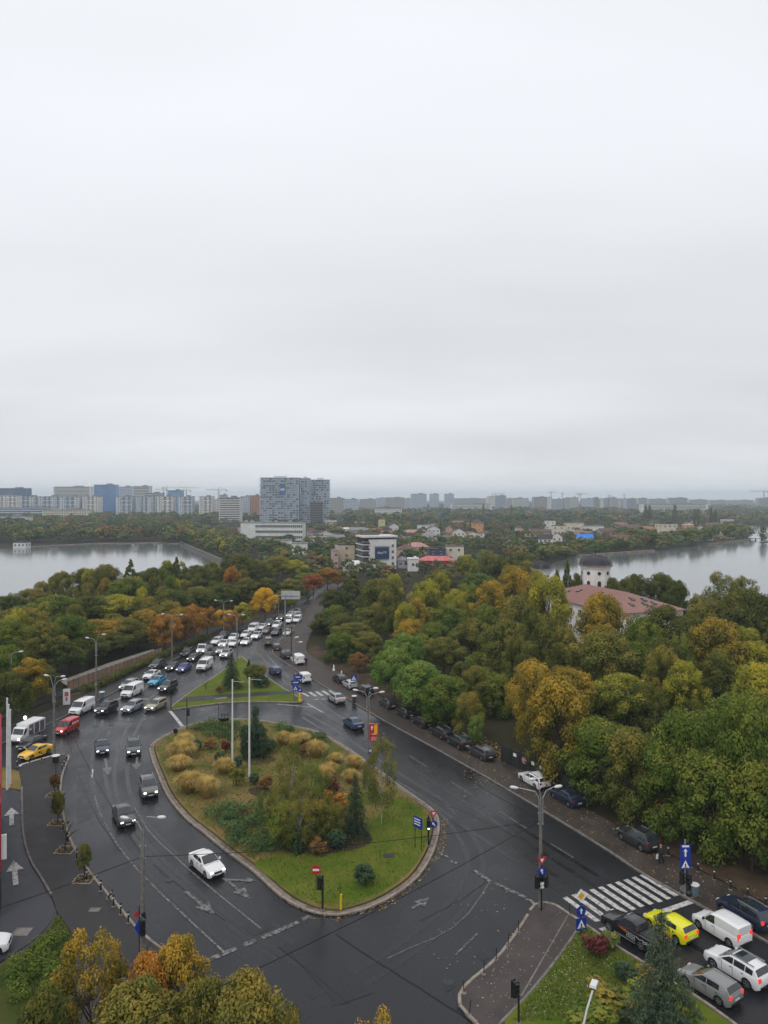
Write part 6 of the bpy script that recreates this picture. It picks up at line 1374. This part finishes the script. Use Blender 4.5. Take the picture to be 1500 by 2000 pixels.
MB().box((0,0,0), (.34,.62,.12), 0, 0, (.9,.9)).box((0,-.18,-.09), (.2,.2,.12), 0, 1).build('lamp_head', [M['lampw'], M['trim']], a, loc=(.70,.45,9.45), rz=-.5)
# flagpoles
for x, yb, yt, lab in ((454,1492,1330,'left white flagpole on the big island'),(487,1524,1326,'right white flagpole on the big island'),(14,1541,1366,'tallest white flagpole at the left edge'),(17,1536,1378,'middle white flagpole at the left edge'),(20,1530,1388,'shortest white flagpole at the left edge')):
    p = G(x, yb, .2); h = (yb-yt)*p.y/FPX; e = empty('flagpole', p, 0, label=lab, cat='flagpole', group='white flagpoles')
    MB().tube([(0,0,-.1),(0,0,h)], [.13,.085], 9).build('pole', M['whitepole'], e); MB().lathe([(.02,0),(.12,.06),(.12,.14),(.02,.2)], 8, (0,0,h)).build('finial', M['whitepole'], e)
    if yt < 1335: MB().tube([(0,0,h-.05),(1.5,0,h-.12)], .03, 5).build('yard', M['steel'], e)
# signs
def disc(b, c, r, y, n=18, mi=0, th=.03): b.cyl((c[0], y+th/2, c[1]), (c[0], y-th/2, c[1]), r, r, n, mi)
def poly_plate(b, pts, y, mi=0, th=.03):
    n = len(pts); i0 = len(b.v)
    for yy in (y-th/2, y+th/2): b.v += [(px, yy, pz) for px, pz in pts]
    b.f.append(tuple(i0+i for i in range(n))); b.f.append(tuple(i0+n+i for i in reversed(range(n)))); b.m += [mi, mi]
    for i in range(n): j = (i+1) % n; b.f.append((i0+i, i0+n+i, i0+n+j, i0+j)); b.m.append(mi)
SM = [M['blue'], M['signwhite'], M['signred'], M['signyellow'], M['black']]
def sg_round_arrow(e, z, y=-.08, ang=0, r=.36):
    b = MB(); disc(b, (0, z), r, y, 20, 0); a = [(-.05,-.2),(.05,-.2),(.05,.04),(.15,.04),(0,.24),(-.15,.04),(-.05,.04)]; ca, sa = math.cos(ang), math.sin(ang)
    poly_plate(b, [(x*ca-q*sa, z+x*sa+q*ca) for x, q in a], y-.025, 1, .012); return b.build('round_sign', SM, e)
def sg_yield(e, z, y=-.08, s=.45):
    b = MB(); poly_plate(b, [(-s, z+s*.75), (0, z-s*.85), (s, z+s*.75)], y, 2); poly_plate(b, [(-s*.42, z+s*.44), (0, z-s*.30), (s*.42, z+s*.44)], y-.025, 1, .012); return b.build('yield_sign', SM, e)
def sg_crossing(e, z, y=-.08, s=.42):
    b = MB(); poly_plate(b, [(-s,z-s),(s,z-s),(s,z+s),(-s,z+s)], y, 0); poly_plate(b, [(-s*.75,z-s*.7),(s*.75,z-s*.7),(0,z+s*.75)], y-.025, 1, .012)
    poly_plate(b, [(-s*.10,z-s*.5),(s*.10,z-s*.5),(s*.12,z),(0,z+s*.2),(-s*.12,z)], y-.04, 4, .01); poly_plate(b, [(-s*.45,z-s*.62),(s*.45,z-s*.62),(s*.4,z-s*.55),(-s*.4,z-s*.55)], y-.04, 4, .01); return b.build('crossing_sign', SM, e)
def sg_priority(e, z, y=-.08, s=.40):
    b = MB(); poly_plate(b, [(0,z-s),(s,z),(0,z+s),(-s,z)], y, 1); poly_plate(b, [(0,z-s*.55),(s*.55,z),(0,z+s*.55),(-s*.55,z)], y-.025, 3, .012); return b.build('priority_sign', SM, e)
def signal(e, z, x=0, y=-.2, rz=0, lit=None, n=3, part='signal_head'):
    b = MB().box((0,0,0), (.30,.24,.34*n)).box((0,.14,0), (.40,.02,.34*n+.12)); o = b.build(part, M['black'], e, loc=(x, y, z), rz=rz)
    for k in range(n):
        zz = (.34*(n-1)/2)-.34*k; MB().cyl((0,-.12,zz), (0,-.14,zz), .105, .105, 12).build('lens', M['green_lit'] if lit == k else M['lens'], o); MB().box((0,-.22,zz+.11), (.24,.22,.03)).build('visor', M['black'], o)
    return o
def spost(x, yb, h, lab, name='road_sign', cat='sign', z=.05, rz=0, r=.04, m='black', group='road signs'):
    p = G(x, yb, z); e = empty(name, p, rz, label=lab, cat=cat, group=group); MB().tube([(0,0,-.1),(0,0,h)], r, 8).build('post', M[m], e); MB().cyl((0,0,-.02), (0,0,.06), r*2.6, r*2.2, 10).build('base', M['kerb_gray'], e); return e, p.y/FPX
e, s = spost(1134,1830,(1830-1735)*G(1134,1830).y/FPX,'signpost with yellow priority diamond and blue crossing sign on the refuge',rz=.30); hh = (1830-1735)*s; sg_priority(e, hh-.55*1.0, s=.55); sg_round_arrow(e, hh-1.75, r=.42); sg_crossing(e, hh-2.75, s=.46)
e, s = spost(1338,1748,(1748-1640)*G(1338,1748).y/FPX,'signal post with blue direction and crossing signs by the blue bin',z=.15,name='traffic_light',cat='traffic light',r=.07,m='steel',group='traffic lights'); hh = (1748-1645)*s
b = MB(); poly_plate(b, [(-.45,hh-1.35),(.45,hh-1.35),(.45,hh-.15),(-.45,hh-.15)], -.08, 0); poly_plate(b, [(-.07,hh-1.2),(.07,hh-1.2),(.07,hh-.75),(.18,hh-.75),(0,hh-.5),(-.18,hh-.75),(-.07,hh-.75)], -.105, 1, .012); poly_plate(b, [(-.3,hh-.38),(.3,hh-.38),(.3,hh-.22),(-.3,hh-.22)], -.105, 1, .012); b.build('direction_sign', SM, e); sg_crossing(e, hh-1.85, s=.46); signal(e, hh-3.05, -.28, -.1, .6); signal(e, hh-3.4, .32, -.1, -.9); signal(e, hh-3.0, .05, .25, math.pi)
# signal and signs on the refuge lamp post
p = G(1056,1775); e = empty('traffic_light', (p.x-.05, p.y-.55, .17), .25, label='signal cluster with yield sign and blue arrow sign on the refuge', cat='traffic light', group='traffic lights'); MB().tube([(0,0,-.1),(0,0,4.6)], .07, 8).build('post', M['black'], e)
signal(e, 2.4, -.36, 0, .7); signal(e, 2.4, .36, 0, -.7); signal(e, 2.4, 0, .25, math.pi); sg_yield(e, 4.15, s=.42); sg_round_arrow(e, 3.3, ang=.25); MB().box((0,-.12,2.15), (.34,.04,.5)).build('notice', M['signwhite'], e)
# the island's own posts
e, s = spost(837,1652,(1652-1598)*G(837,1652).y/FPX+.3,'signal with lit lamp, yield and blue arrow signs at the right tip of the island','traffic_light','traffic light',.24,0,.08,group='traffic lights'); hh = (1652-1598)*s; signal(e, hh-.55, 0, -.12, 0, lit=2)
q = MB().tube([(0,0,hh-.4),(.42,0,hh-.4)], .03, 6).tube([(0,0,hh-.75),(.42,0,hh-.75)], .03, 6).build('bracket', M['black'], e)
o = sg_round_arrow(e, hh-.55, ang=.7, r=.36); o.location.x = .50; o = sg_yield(e, hh+.45, s=.40); o.location.x = .50; MB().tube([(.5,0,hh-.3),(.5,0,hh+.7)], .03, 6).build('rod', M['black'], e)
p = G(817,1658,.24); e = empty('direction_board', p, -.85, label='blue direction board on two posts at the right of the island', cat='sign', group='road signs'); s = p.y/FPX; hh = (1658-1595)*s
for dx in (-.45,.45): MB().tube([(dx,0,-.1),(dx,0,hh)], .035, 6).build('post', M['black'], e)
b = MB(); poly_plate(b, [(-.62,hh-1.1),(.62,hh-1.1),(.62,hh),(-.62,hh)], -.06, 0)
for z in (.25,.5,.75): poly_plate(b, [(-.5,hh-z-.06),(.35,hh-z-.06),(.35,hh-z+.04),(-.5,hh-z+.04)], -.085, 1, .012)
b.build('board', SM, e)
e, s = spost(630,1777,(1777-1710)*G(630,1777).y/FPX,'black signal post at the lower tip of the island','traffic_light','traffic light',.24,0,.09,group='traffic lights'); hh = (1777-1712)*s; signal(e, hh-.55, -.2, 0, .9); MB().tube([(-.55,.1,hh-1.2),(-.55,.1,hh+.35)], .035, 6).tube([(0,.05,hh-1.1),(-.55,.1,hh-1.1)], .03, 6).build('bracket', M['black'], e)
b = MB(); disc(b, (-.55, hh+.55), .40, .02, 20, 2); poly_plate(b, [(-.82,hh+.46),(-.28,hh+.46),(-.28,hh+.64),(-.82,hh+.64)], -.01, 1, .012); b.build('no_entry_sign', SM, e)
e, s = spost(365,1424,(1424-1366)*G(365,1424).y/FPX,'thin black signal post at the upper left of the island','traffic_light','traffic light',.2,0,.07,group='traffic lights'); hh = (1424-1366)*s; signal(e, hh-1.9, .22, 0, -1.2)
e, s = spost(334,1386,(1386-1328)*G(334,1386).y/FPX,'thin black signal post at the left tip of the upper island','traffic_light','traffic light',.2,0,.08,group='traffic lights'); hh = (1386-1345)*s; signal(e, hh-.5, -.15, -.1, .5); signal(e, hh-.5, .25, .1, -2)
e, s = spost(343,1449,1.6,'back of a small round sign with yellow foot on the island',z=.24); b = MB(); disc(b, (0,1.5), .36, .0, 18, 4); b.build('sign_back', SM, e); MB().box((0,0,.3), (.3,.2,.6)).build('foot', M['yellowpost'], e)
p = G(577,1366,.2); e = empty('road_sign', p, .2, label='blue sign cluster on the lamp post at the upper island', cat='sign', group='road signs'); s = p.y/FPX; hh = (1366-1318)*s; MB().tube([(0,0,-.1),(0,0,hh)], .05, 6).build('post', M['steel'], e)
b = MB(); poly_plate(b, [(-.2,hh-.8),(1.05,hh-.8),(1.3,hh-.4),(1.05,hh),(-.2,hh)], -.08, 0); poly_plate(b, [(0,hh-.45),(.8,hh-.45),(.8,hh-.3),(0,hh-.3)], -.105, 1, .012); poly_plate(b, [(-.7,hh-1.7),(.75,hh-1.7),(.75,hh-.9),(-.7,hh-.9)], -.1, 0); poly_plate(b, [(-.4,hh-1.35),(.5,hh-1.35),(.5,hh-1.2),(-.4,hh-1.2)], -.125, 1, .012); b.build('direction_sign', SM, e); sg_crossing(e, hh-2.25, s=.46, y=-.12)
p = G(586,1368,.2); e = empty('keep_right_bollard', p, 0, label='yellow bollard with round blue sign at the upper island tip', cat='bollard'); MB().lathe([(.3,0),(.3,.1),(.24,.2),(.24,1.2),(.16,1.3)], 10).build('post', M['yellowpost'], e); sg_round_arrow(e, 1.75, ang=-.8, r=.42)
p = G(666,1776,.24); e = empty('marker_post', p, 0, label='yellow marker post with thin rod on the lower island lawn', cat='post'); MB().tube([(0,0,0),(0,0,1.25)], .10, 8).build('post', M['yellowpost'], e); MB().tube([(-.06,0,1.2),(-.1,0,2.3)], .025, 5).build('rod', M['black'], e)
p = G(742,1677,.24); e = empty('marker_post', p, 0, label='thin dark stake on the island lawn', cat='post'); MB().tube([(0,0,-.1),(0,0,.75)], .03, 5).box((0,0,.75), (.12,.05,.1)).build('post', M['black'], e)
e, s = spost(691,1364,(1364-1318)*G(691,1364).y/FPX,'blue crossing sign beside the silver hatchback',z=.15); sg_crossing(e, (1364-1324)*s, s=.5)
e, s = spost(272,1862,3.6,'back of signs and signals at the foot of the tall lamp post',z=.16,name='traffic_light',cat='traffic light',group='traffic lights'); signal(e, 1.9, .22, 0, -2.2); b = MB(); poly_plate(b, [(-.35,2.0),(.05,1.3),(.05,2.7)], -.08, 0); poly_plate(b, [(.1,2.9),(.55,2.6),(.45,3.2)], -.05, 4); poly_plate(b, [(-.45,2.9),(-.05,2.7),(-.05,3.3)], -.07, 2); b.build('sign_plates', SM, e)
e, s = spost(109,1520,2.6,'small dark sign on a thin post on the left sidewalk',z=.16); b = MB(); poly_plate(b, [(-.4,1.9),(.4,1.9),(.4,2.6),(-.4,2.6)], -.05, 4); b.build('plate', SM, e)
e, s = spost(1013,1998,2.7,'black signal head at the bottom of the refuge',z=.2,name='traffic_light',cat='traffic light',r=.07,group='traffic lights'); signal(e, 2.2, -.25, 0, .6)
# banner on the island lamp post
p = G(719,1502); s = p.y/FPX; e = empty('banner', (p.x, p.y-.25, 0), 0, label='red vertical banner with yellow panel on the island lamp post', cat='banner')
zt, zl = (1502-1413)*s, (1502-1447)*s
MB().box((.75,0,(zt+zl)/2), (1.15,.05,zt-zl)).build('cloth', mat('banner_red', (.42,.02,.035), rough=.6, var=.1), e); MB().box((.98,-.04,zl+(zt-zl)*.70), (.42,.03,(zt-zl)*.5)).build('yellow_panel', mat('banner_yellow', (.72,.40,.02), rough=.6), e)
b = MB(); poly_plate(b, [(.42,zl+1.45),(.54,zl+1.45),(.54,zl+1.75),(.66,zl+1.75),(.50,zl+2.05),(.34,zl+1.75),(.42,zl+1.75)], -.05, 1, .02); b.build('arrow', SM, e)
for k, (z, w_) in enumerate(((.95,.6),(.55,.75),(.35,.75),(.2,.8))): MB().box((.75,-.04,zl+z), (w_,.02,.09 if k else .16)).build('text_line', mat('banner_print', (.62,.35,.36), rough=.6), e)
for z in (zt, zl): MB().tube([(0,.2,z),(1.35,0,z)], .025, 5).build('rod', M['steel'], e)
MB().box((.3,.1,(1502-1467)*s), (.55,.06,.8)).build('blue_plate', M['blue'], e); MB().box((.3,.06,(1502-1465)*s), (.34,.03,.25)).build('plate_mark', M['signwhite'], e)
# overhead sign gantry
p = G(557,1254); s = p.y/FPX; e = empty('sign_gantry', p, 0, label='back of a grey overhead road sign on a tall post', cat='sign'); hh = (1254-1160)*s
MB().tube([(0,0,-.1),(0,0,hh)], [.2,.14], 8).build('post', M['steel'], e); MB().tube([(-2.4,0,hh-.4),(3.0,0,hh-.4)], .1, 6).build('arm', M['steel'], e)
MB().box((1.3,.15,hh-.3), (4.6,.08,2.0)).build('board', mat('sign_back', (.42,.43,.43), rough=.5, var=.1), e)
for dx in (-.9,1.3,3.5): MB().box((dx,.08,hh-.3), (.08,.08,2.0)).build('rib', M['steel'], e)
# poster, bins, globe lamp, wooden pole
p = G(130,1378,.15); e = empty('poster_board', p, .3, label='white poster board with red print at the left sidewalk', cat='sign'); MB().box((0,0,1.45), (1.1,.1,2.6)).build('panel', M['signwhite'], e); MB().box((0,-.06,1.9), (.6,.03,.7)).box((0,-.06,1.1), (.3,.03,.6)).build('print', mat('print_red', (.45,.10,.12), rough=.6), e)
def bin_(x, y, lab, m, z=.15, r=.34, h=1.0):
    e = empty('litter_bin', G(x, y, z), 0, label=lab, cat='litter bin', group='litter bins'); MB().lathe([(r*.72,0),(r*.80,.1),(r,h*.9),(r*1.12,h),(r*.9,h),(r*.7,.15)], 14).build('basket', m, e); MB().lathe([(r*1.10,h*.93),(r*1.16,h*.96),(r*1.16,h*1.02),(r*1.10,h*1.04)], 14).build('rim', M['lampw'], e)
    for k in range(12): a = k*math.pi/6; MB().cyl((math.cos(a)*r*.80, math.sin(a)*r*.80, .08), (math.cos(a)*r*1.02, math.sin(a)*r*1.02, h*.9), .02, .02, 4).build('bar', M['steel'], e)
BT = mat('bin_blue', (.10,.19,.24), rough=.5, var=.2, vscale=6)
bin_(1357,1750,'blue-grey wire litter bin beside the signal post',BT); bin_(199,1364,'blue litter bin by the left sidewalk lamp post',BT,h=1.1,r=.4); bin_(692,1372,'dark litter bin on the sidewalk near the upper crossing',M['trim'],h=1.1,r=.4); bin_(109,1489,'dark planter bin at the corner near the taxi',M['trim'],h=.9,r=.45)
for i, (x, y) in enumerate(((1336,1743),(1346,1748))):
    e = empty('rubbish_bag', G(x, y, .15), i, label=['grey rubbish bag leaning on the signal post','smaller dark rubbish bag between post and bin'][i], cat='rubbish bag'); m = MB().lathe([(.12,0),(.33,.08),(.36,.3),(.27,.5),(.10,.62),(.05,.66),(.11,.74)], 9)
    m.v = [(x_+R.uniform(-.03,.03), y_+R.uniform(-.03,.03), z_) for x_, y_, z_ in m.v]; m.build('bag', mat('bag_grey', (.14,.14,.15), rough=.35, var=.3, vscale=6) if i == 0 else M['trim'], e, True).scale = (1,1,1-.25*i)
p = G(49,1432,.15); e = empty('globe_lamp', p, 0, label='white globe lamp on a short post at the left', cat='street lamp'); h = (1432-1405)*p.y/FPX; MB().tube([(0,0,0),(0,0,h)], .05, 6).build('post', M['black'], e); MB().lathe([(.06,0),(.2,.08),(.25,.25),(.2,.42),(.05,.5)], 10, (0,0,h)).build('globe', M['globe'], e)
p = G(569,1282,.1); e = empty('utility_pole', p, 0, label='brown wooden utility pole at the right kerb', cat='pole'); MB().tube([(0,0,0),(.05,0,6.5)], [.16,.12], 8).build('pole', mat('wood_pole', (.10,.065,.045), rough=.9, var=.25, vscale=2), e); MB().box((0,0,6.0), (1.2,.1,.12)).build('crossarm', M['bark'], e)
for i, (x, y) in enumerate(((652,1310),(667,1322))): e = empty('concrete_marker', G(x, y, .1), 0, label=['white concrete post left on the leaf-strewn verge','white concrete post right behind the black hatchback'][i], cat='post'); MB().lathe([(.28,0),(.26,.15),(.16,.5),(.12,1.1),(.05,1.2)], 8).build('post', M['signwhite'], e)
# black frame on stilts
p = G(437,1450,.24); e = empty('basket_stand', p, .1, label='black metal basket planter on tall thin legs behind the junipers', cat='planter'); s = p.y/FPX; hh = (1450-1408)*s
for dx in (-.6,-.2,.2,.6): MB().tube([(dx,0,0),(dx,0,hh)], .035, 5).build('leg', M['black'], e)
MB().lathe([(.55,0),(.95,.45),(1.0,.5),(.9,.5)], 10, (0,0,hh)).build('basket', M['black'], e).scale = (1,.6,1)
for dx, h2 in ((-.7,2.4),(-.3,1.1),(.15,1.0),(.6,1.1)): MB().tube([(dx,0,hh+.3),(dx,0,hh+h2)], .04, 5).build('mast', M['black'], e)
MB().box((.1,0,hh+.95), (1.0,.06,.06)).box((.1,.1,hh+.7), (1.0,.06,.06)).build('rail', M['black'], e)
# bollards
bm_ = MB().lathe([(.11,0),(.11,.06),(.07,.08),(.07,.86),(.09,.88),(.09,.98),(.05,1.02)], 8).mesh('post', M['black']); br_ = MB().lathe([(.075,.72),(.075,.82)], 8).mesh('band', M['signwhite']); bs_ = MB().lathe([(.17,-.02),(.17,.05),(.12,.07)], 8).mesh('base', M['kerb_gray'])
def bollards(pts, where, z=.16, tilt=()):
    for i, (x, y) in enumerate(pts):
        e = empty('bollard', G(x, y, z), 0, label='%s bollard %s' % (ordw(i+1), where), cat='bollard', group='bollards '+where.split(',')[0])
        if i in tilt: e.rotation_euler = (.2, .5, 0)
        link('post', bm_, e); link('band', br_, e); link('base', bs_, e)
f6 = lambda x, y: (x/3.75, 1450+y/3.75); f7 = lambda x, y: (x/3, 1700+y/3)
bollards([f6(*q) for q in ((486,140),(470,180),(455,205),(432,290),(426,358),(432,490),(440,532),(462,645),(497,738),(562,858),(595,908),(635,1010),(737,1088))]+[f7(*q) for q in ((592,122),(632,165),(665,213),(708,260),(752,310))], 'along the left sidewalk kerb, counted from the far end', tilt=(14,))
bollards([f6(*q) for q in ((125,180),(215,157),(305,132))], 'in front of the yellow taxi, counted from the left')
bollards([(1150+x/4.2857, 1550+y/4.2857) for x, y in ((665,520),(915,655),(1050,722),(1185,805),(1330,868),(1482,950))], 'at the inner edge of the right sidewalk, counted from the far end', .14)
tb = MB().tube([(0,0,0),(0,0,.95)], .035, 6).mesh('post', M['trim'])
for i, (x, y) in enumerate(((1176,325),(797,450),(722,548),(636,655),(543,762),(400,900),(437,1055))): e = empty('kerb_post', G(800+x/3.75, 1700+y/3.75, .18), 0, label='thin dark post at the refuge kerb, %s from the crossing' % ordw(i+1), cat='post', group='thin posts on the refuge kerb'); link('post', tb, e); link('base', bs_, e); e.rotation_euler = (R.uniform(-.06,.06), R.uniform(-.12,.12), 0)
# young trees in square pits
for i, (x, yb, yt, w_, pal, key, lab) in enumerate(((107,1552,1511,20,'rust','round0','brown-leaved young tree in the farthest pit of the left sidewalk'),(113,1607,1545,26,'olive','round1','olive young tree in the second pit of the left sidewalk'),(128,1660,1580,30,'brown','bare0','bare young tree in the third pit of the left sidewalk'),(165,1717,1648,30,'olive','round2','round olive young tree in the nearest pit of the left sidewalk'))):
    tree_at(x, yb, yt, w_, pal, key, lab, z=.16, group='young trees on the left sidewalk'); c = G(x, yb, .16); pit = MB()
    MB().box((0,0,0), (1.5,1.5,.05)).build('tree_pit', M['earth'], sl_, loc=(c.x, c.y, .15)); 
    for s_ in (-1, 1): link('kerb_stone', unit('kerb'), sl_, (c.x+s_*.8, c.y, .14), math.pi/2, (1.7,.1,.12)); link('kerb_stone', unit('kerb'), sl_, (c.x, c.y+s_*.8, .14), 0, (1.5,.1,.12))
    scatter_cards('fallen_leaves', None, 70, .09, 'litter', .18, 'dry leaves in the tree pit, %s along the left sidewalk' % ordw(i+1), 'leaves', world=[(c.x-.9, c.y-.9), (c.x+.9, c.y-.9), (c.x+.9, c.y+.9), (c.x-.9, c.y+.9)])
# wires
def wire(a, b, sag, lab, r=.025):
    pts = arc(a, b, -sag, 14); e = MB().tube([p-Vector(a) for p in pts], r, 5).build('overhead_wire', M['wire'], loc=a); tag(e, lab, 'wire', 'overhead wires')
A0 = LA[1]+Vector((0,0,7.2)); B0 = LB[1]+Vector((0,0,7.4)); D0 = LD[1]+Vector((0,0,8)); E0 = LE[1]+Vector((0,0,8))
wire(A0, B0, .55, 'long overhead wire between the lower left lamp post and the refuge post'); wire(B0, Vector((-13.5,36,8.2)), .45, 'overhead wire running from the refuge post to the bottom left')
wire(A0, Vector((-34,46,6.0)), .3, 'overhead wire running left from the lower left lamp post'); wire(A0, D0, .9, 'overhead wire between the two left lamp posts'); wire(D0, E0, .5, 'overhead wire along the left road near the white van'); wire(E0, LF[1]+Vector((0,0,8)), .5, 'overhead wire along the left road by the orange trees'); wire(B0, LC[1]+Vector((0,0,8)), .8, 'overhead wire between the refuge post and the banner post')
wire(D0, G(142,1478)+Vector((0,0,.2)), 0, 'slanting guy wire beside the yellow taxi', .02)
# people
def person(x, y, z, rz, top, lab, bag=None):
    p = G(x, y, z); e = empty('person', p, rz, label=lab, cat='person')
    V = [(0,0,.95),(0,0,1.15),(0,.01,1.38),(0,.02,1.5),(0,.03,1.62),(0,.03,1.74),(.10,0,.9),(.11,.10,.5),(.11,.02,.09),(.11,.16,.03),(-.10,0,.9),(-.11,-.10,.5),(-.11,-.26,.10),(-.11,-.12,.03),(.20,.0,1.40),(.25,-.05,1.14),(.26,.10,.92),(.27,.14,.84),(-.20,.0,1.40),(-.25,.06,1.14),(-.26,.04,.9),(-.27,.06,.82)]
    E = [(0,1),(1,2),(2,3),(3,4),(4,5),(0,6),(6,7),(7,8),(8,9),(0,10),(10,11),(11,12),(12,13),(2,14),(14,15),(15,16),(16,17),(2,18),(18,19),(19,20),(20,21)]
    rd = [.15,.15,.16,.06,.10,.09,.10,.075,.05,.04,.10,.075,.05,.04,.075,.055,.04,.035,.075,.055,.04,.035]
    me = bpy.data.meshes.new('body'); me.from_pydata(V, E, []); o = bpy.data.objects.new('body', me); COL.objects.link(o)
    m = o.modifiers.new('skin', 'SKIN'); 
    for i, r in enumerate(rd): me.skin_vertices[0].data[i].radius = (r, r*(.8 if i < 3 else 1))
    me.skin_vertices[0].data[0].use_root = True; sb = o.modifiers.new('sub', 'SUBSURF'); sb.levels = sb.render_levels = 2
    dg = bpy.context.evaluated_depsgraph_get(); m2 = bpy.data.meshes.new_from_object(o.evaluated_get(dg)); bpy.data.objects.remove(o)
    m2.materials.clear(); tm = mat('cloth_'+top[0], top[1], rough=.9, var=.15, vscale=6); sk = mat('skin_tone', (.45,.28,.21), rough=.6); tr = mat('trousers_dark', (.020,.020,.025), rough=.9)
    for q in (tm, tr, sk): m2.materials.append(q)
    for f in m2.polygons: c = f.center; f.material_index = 2 if c.z > 1.52 or (abs(c.x) > .22 and c.z < .90) else 1 if c.z < .92 else 0; f.use_smooth = True
    link('body', m2, e); hr = MB().lathe([(.085,-.07),(.118,.0),(.112,.07),(.06,.115)], 10, (0,.015,1.70)).build('hair', mat('hair_grey', (.22,.20,.19), rough=.9), e, True)
    if bag:
        q = empty('carrier_bag', p+Matrix.Rotation(rz, 3, 'Z') @ Vector((.29,.14,.42)), rz, label=bag, cat='bag'); MB().box((0,0,.18), (.12,.3,.36), 0, 0, (.6,.9)).build('sack', M['signwhite'], q); MB().tube([(0,-.1,.36),(0,0,.46),(0,.1,.36)], .012, 5).build('handle', M['signwhite'], q)
person(1291,1687,.15,2.2,('charcoal',(.030,.030,.034)),'person in dark clothes walking on the sidewalk with a white bag','white carrier bag held by the person near the crossing')
person(598,1300,.12,.4,('navy',(.018,.020,.030)),'person in dark clothes standing beside the white box van')

# ------------------------------------------------------------------ the air
hz = bpy.data.materials.new('haze_air'); hz.use_nodes = True; n = hz.node_tree; n.nodes.clear(); o = n.nodes.new('ShaderNodeOutputMaterial'); v = n.nodes.new('ShaderNodeVolumePrincipled')
v.inputs['Color'].default_value = (.80,.91,1.0,1); v.inputs['Density'].default_value = 0.00017; v.inputs['Anisotropy'].default_value = 0.0; n.links.new(v.outputs[0], o.inputs['Volume'])
MB().box((0,4400,49.0), (18200,9400,100)).build('haze', hz, kind='stuff', label='thin grey-blue autumn haze over the whole city', cat='haze')
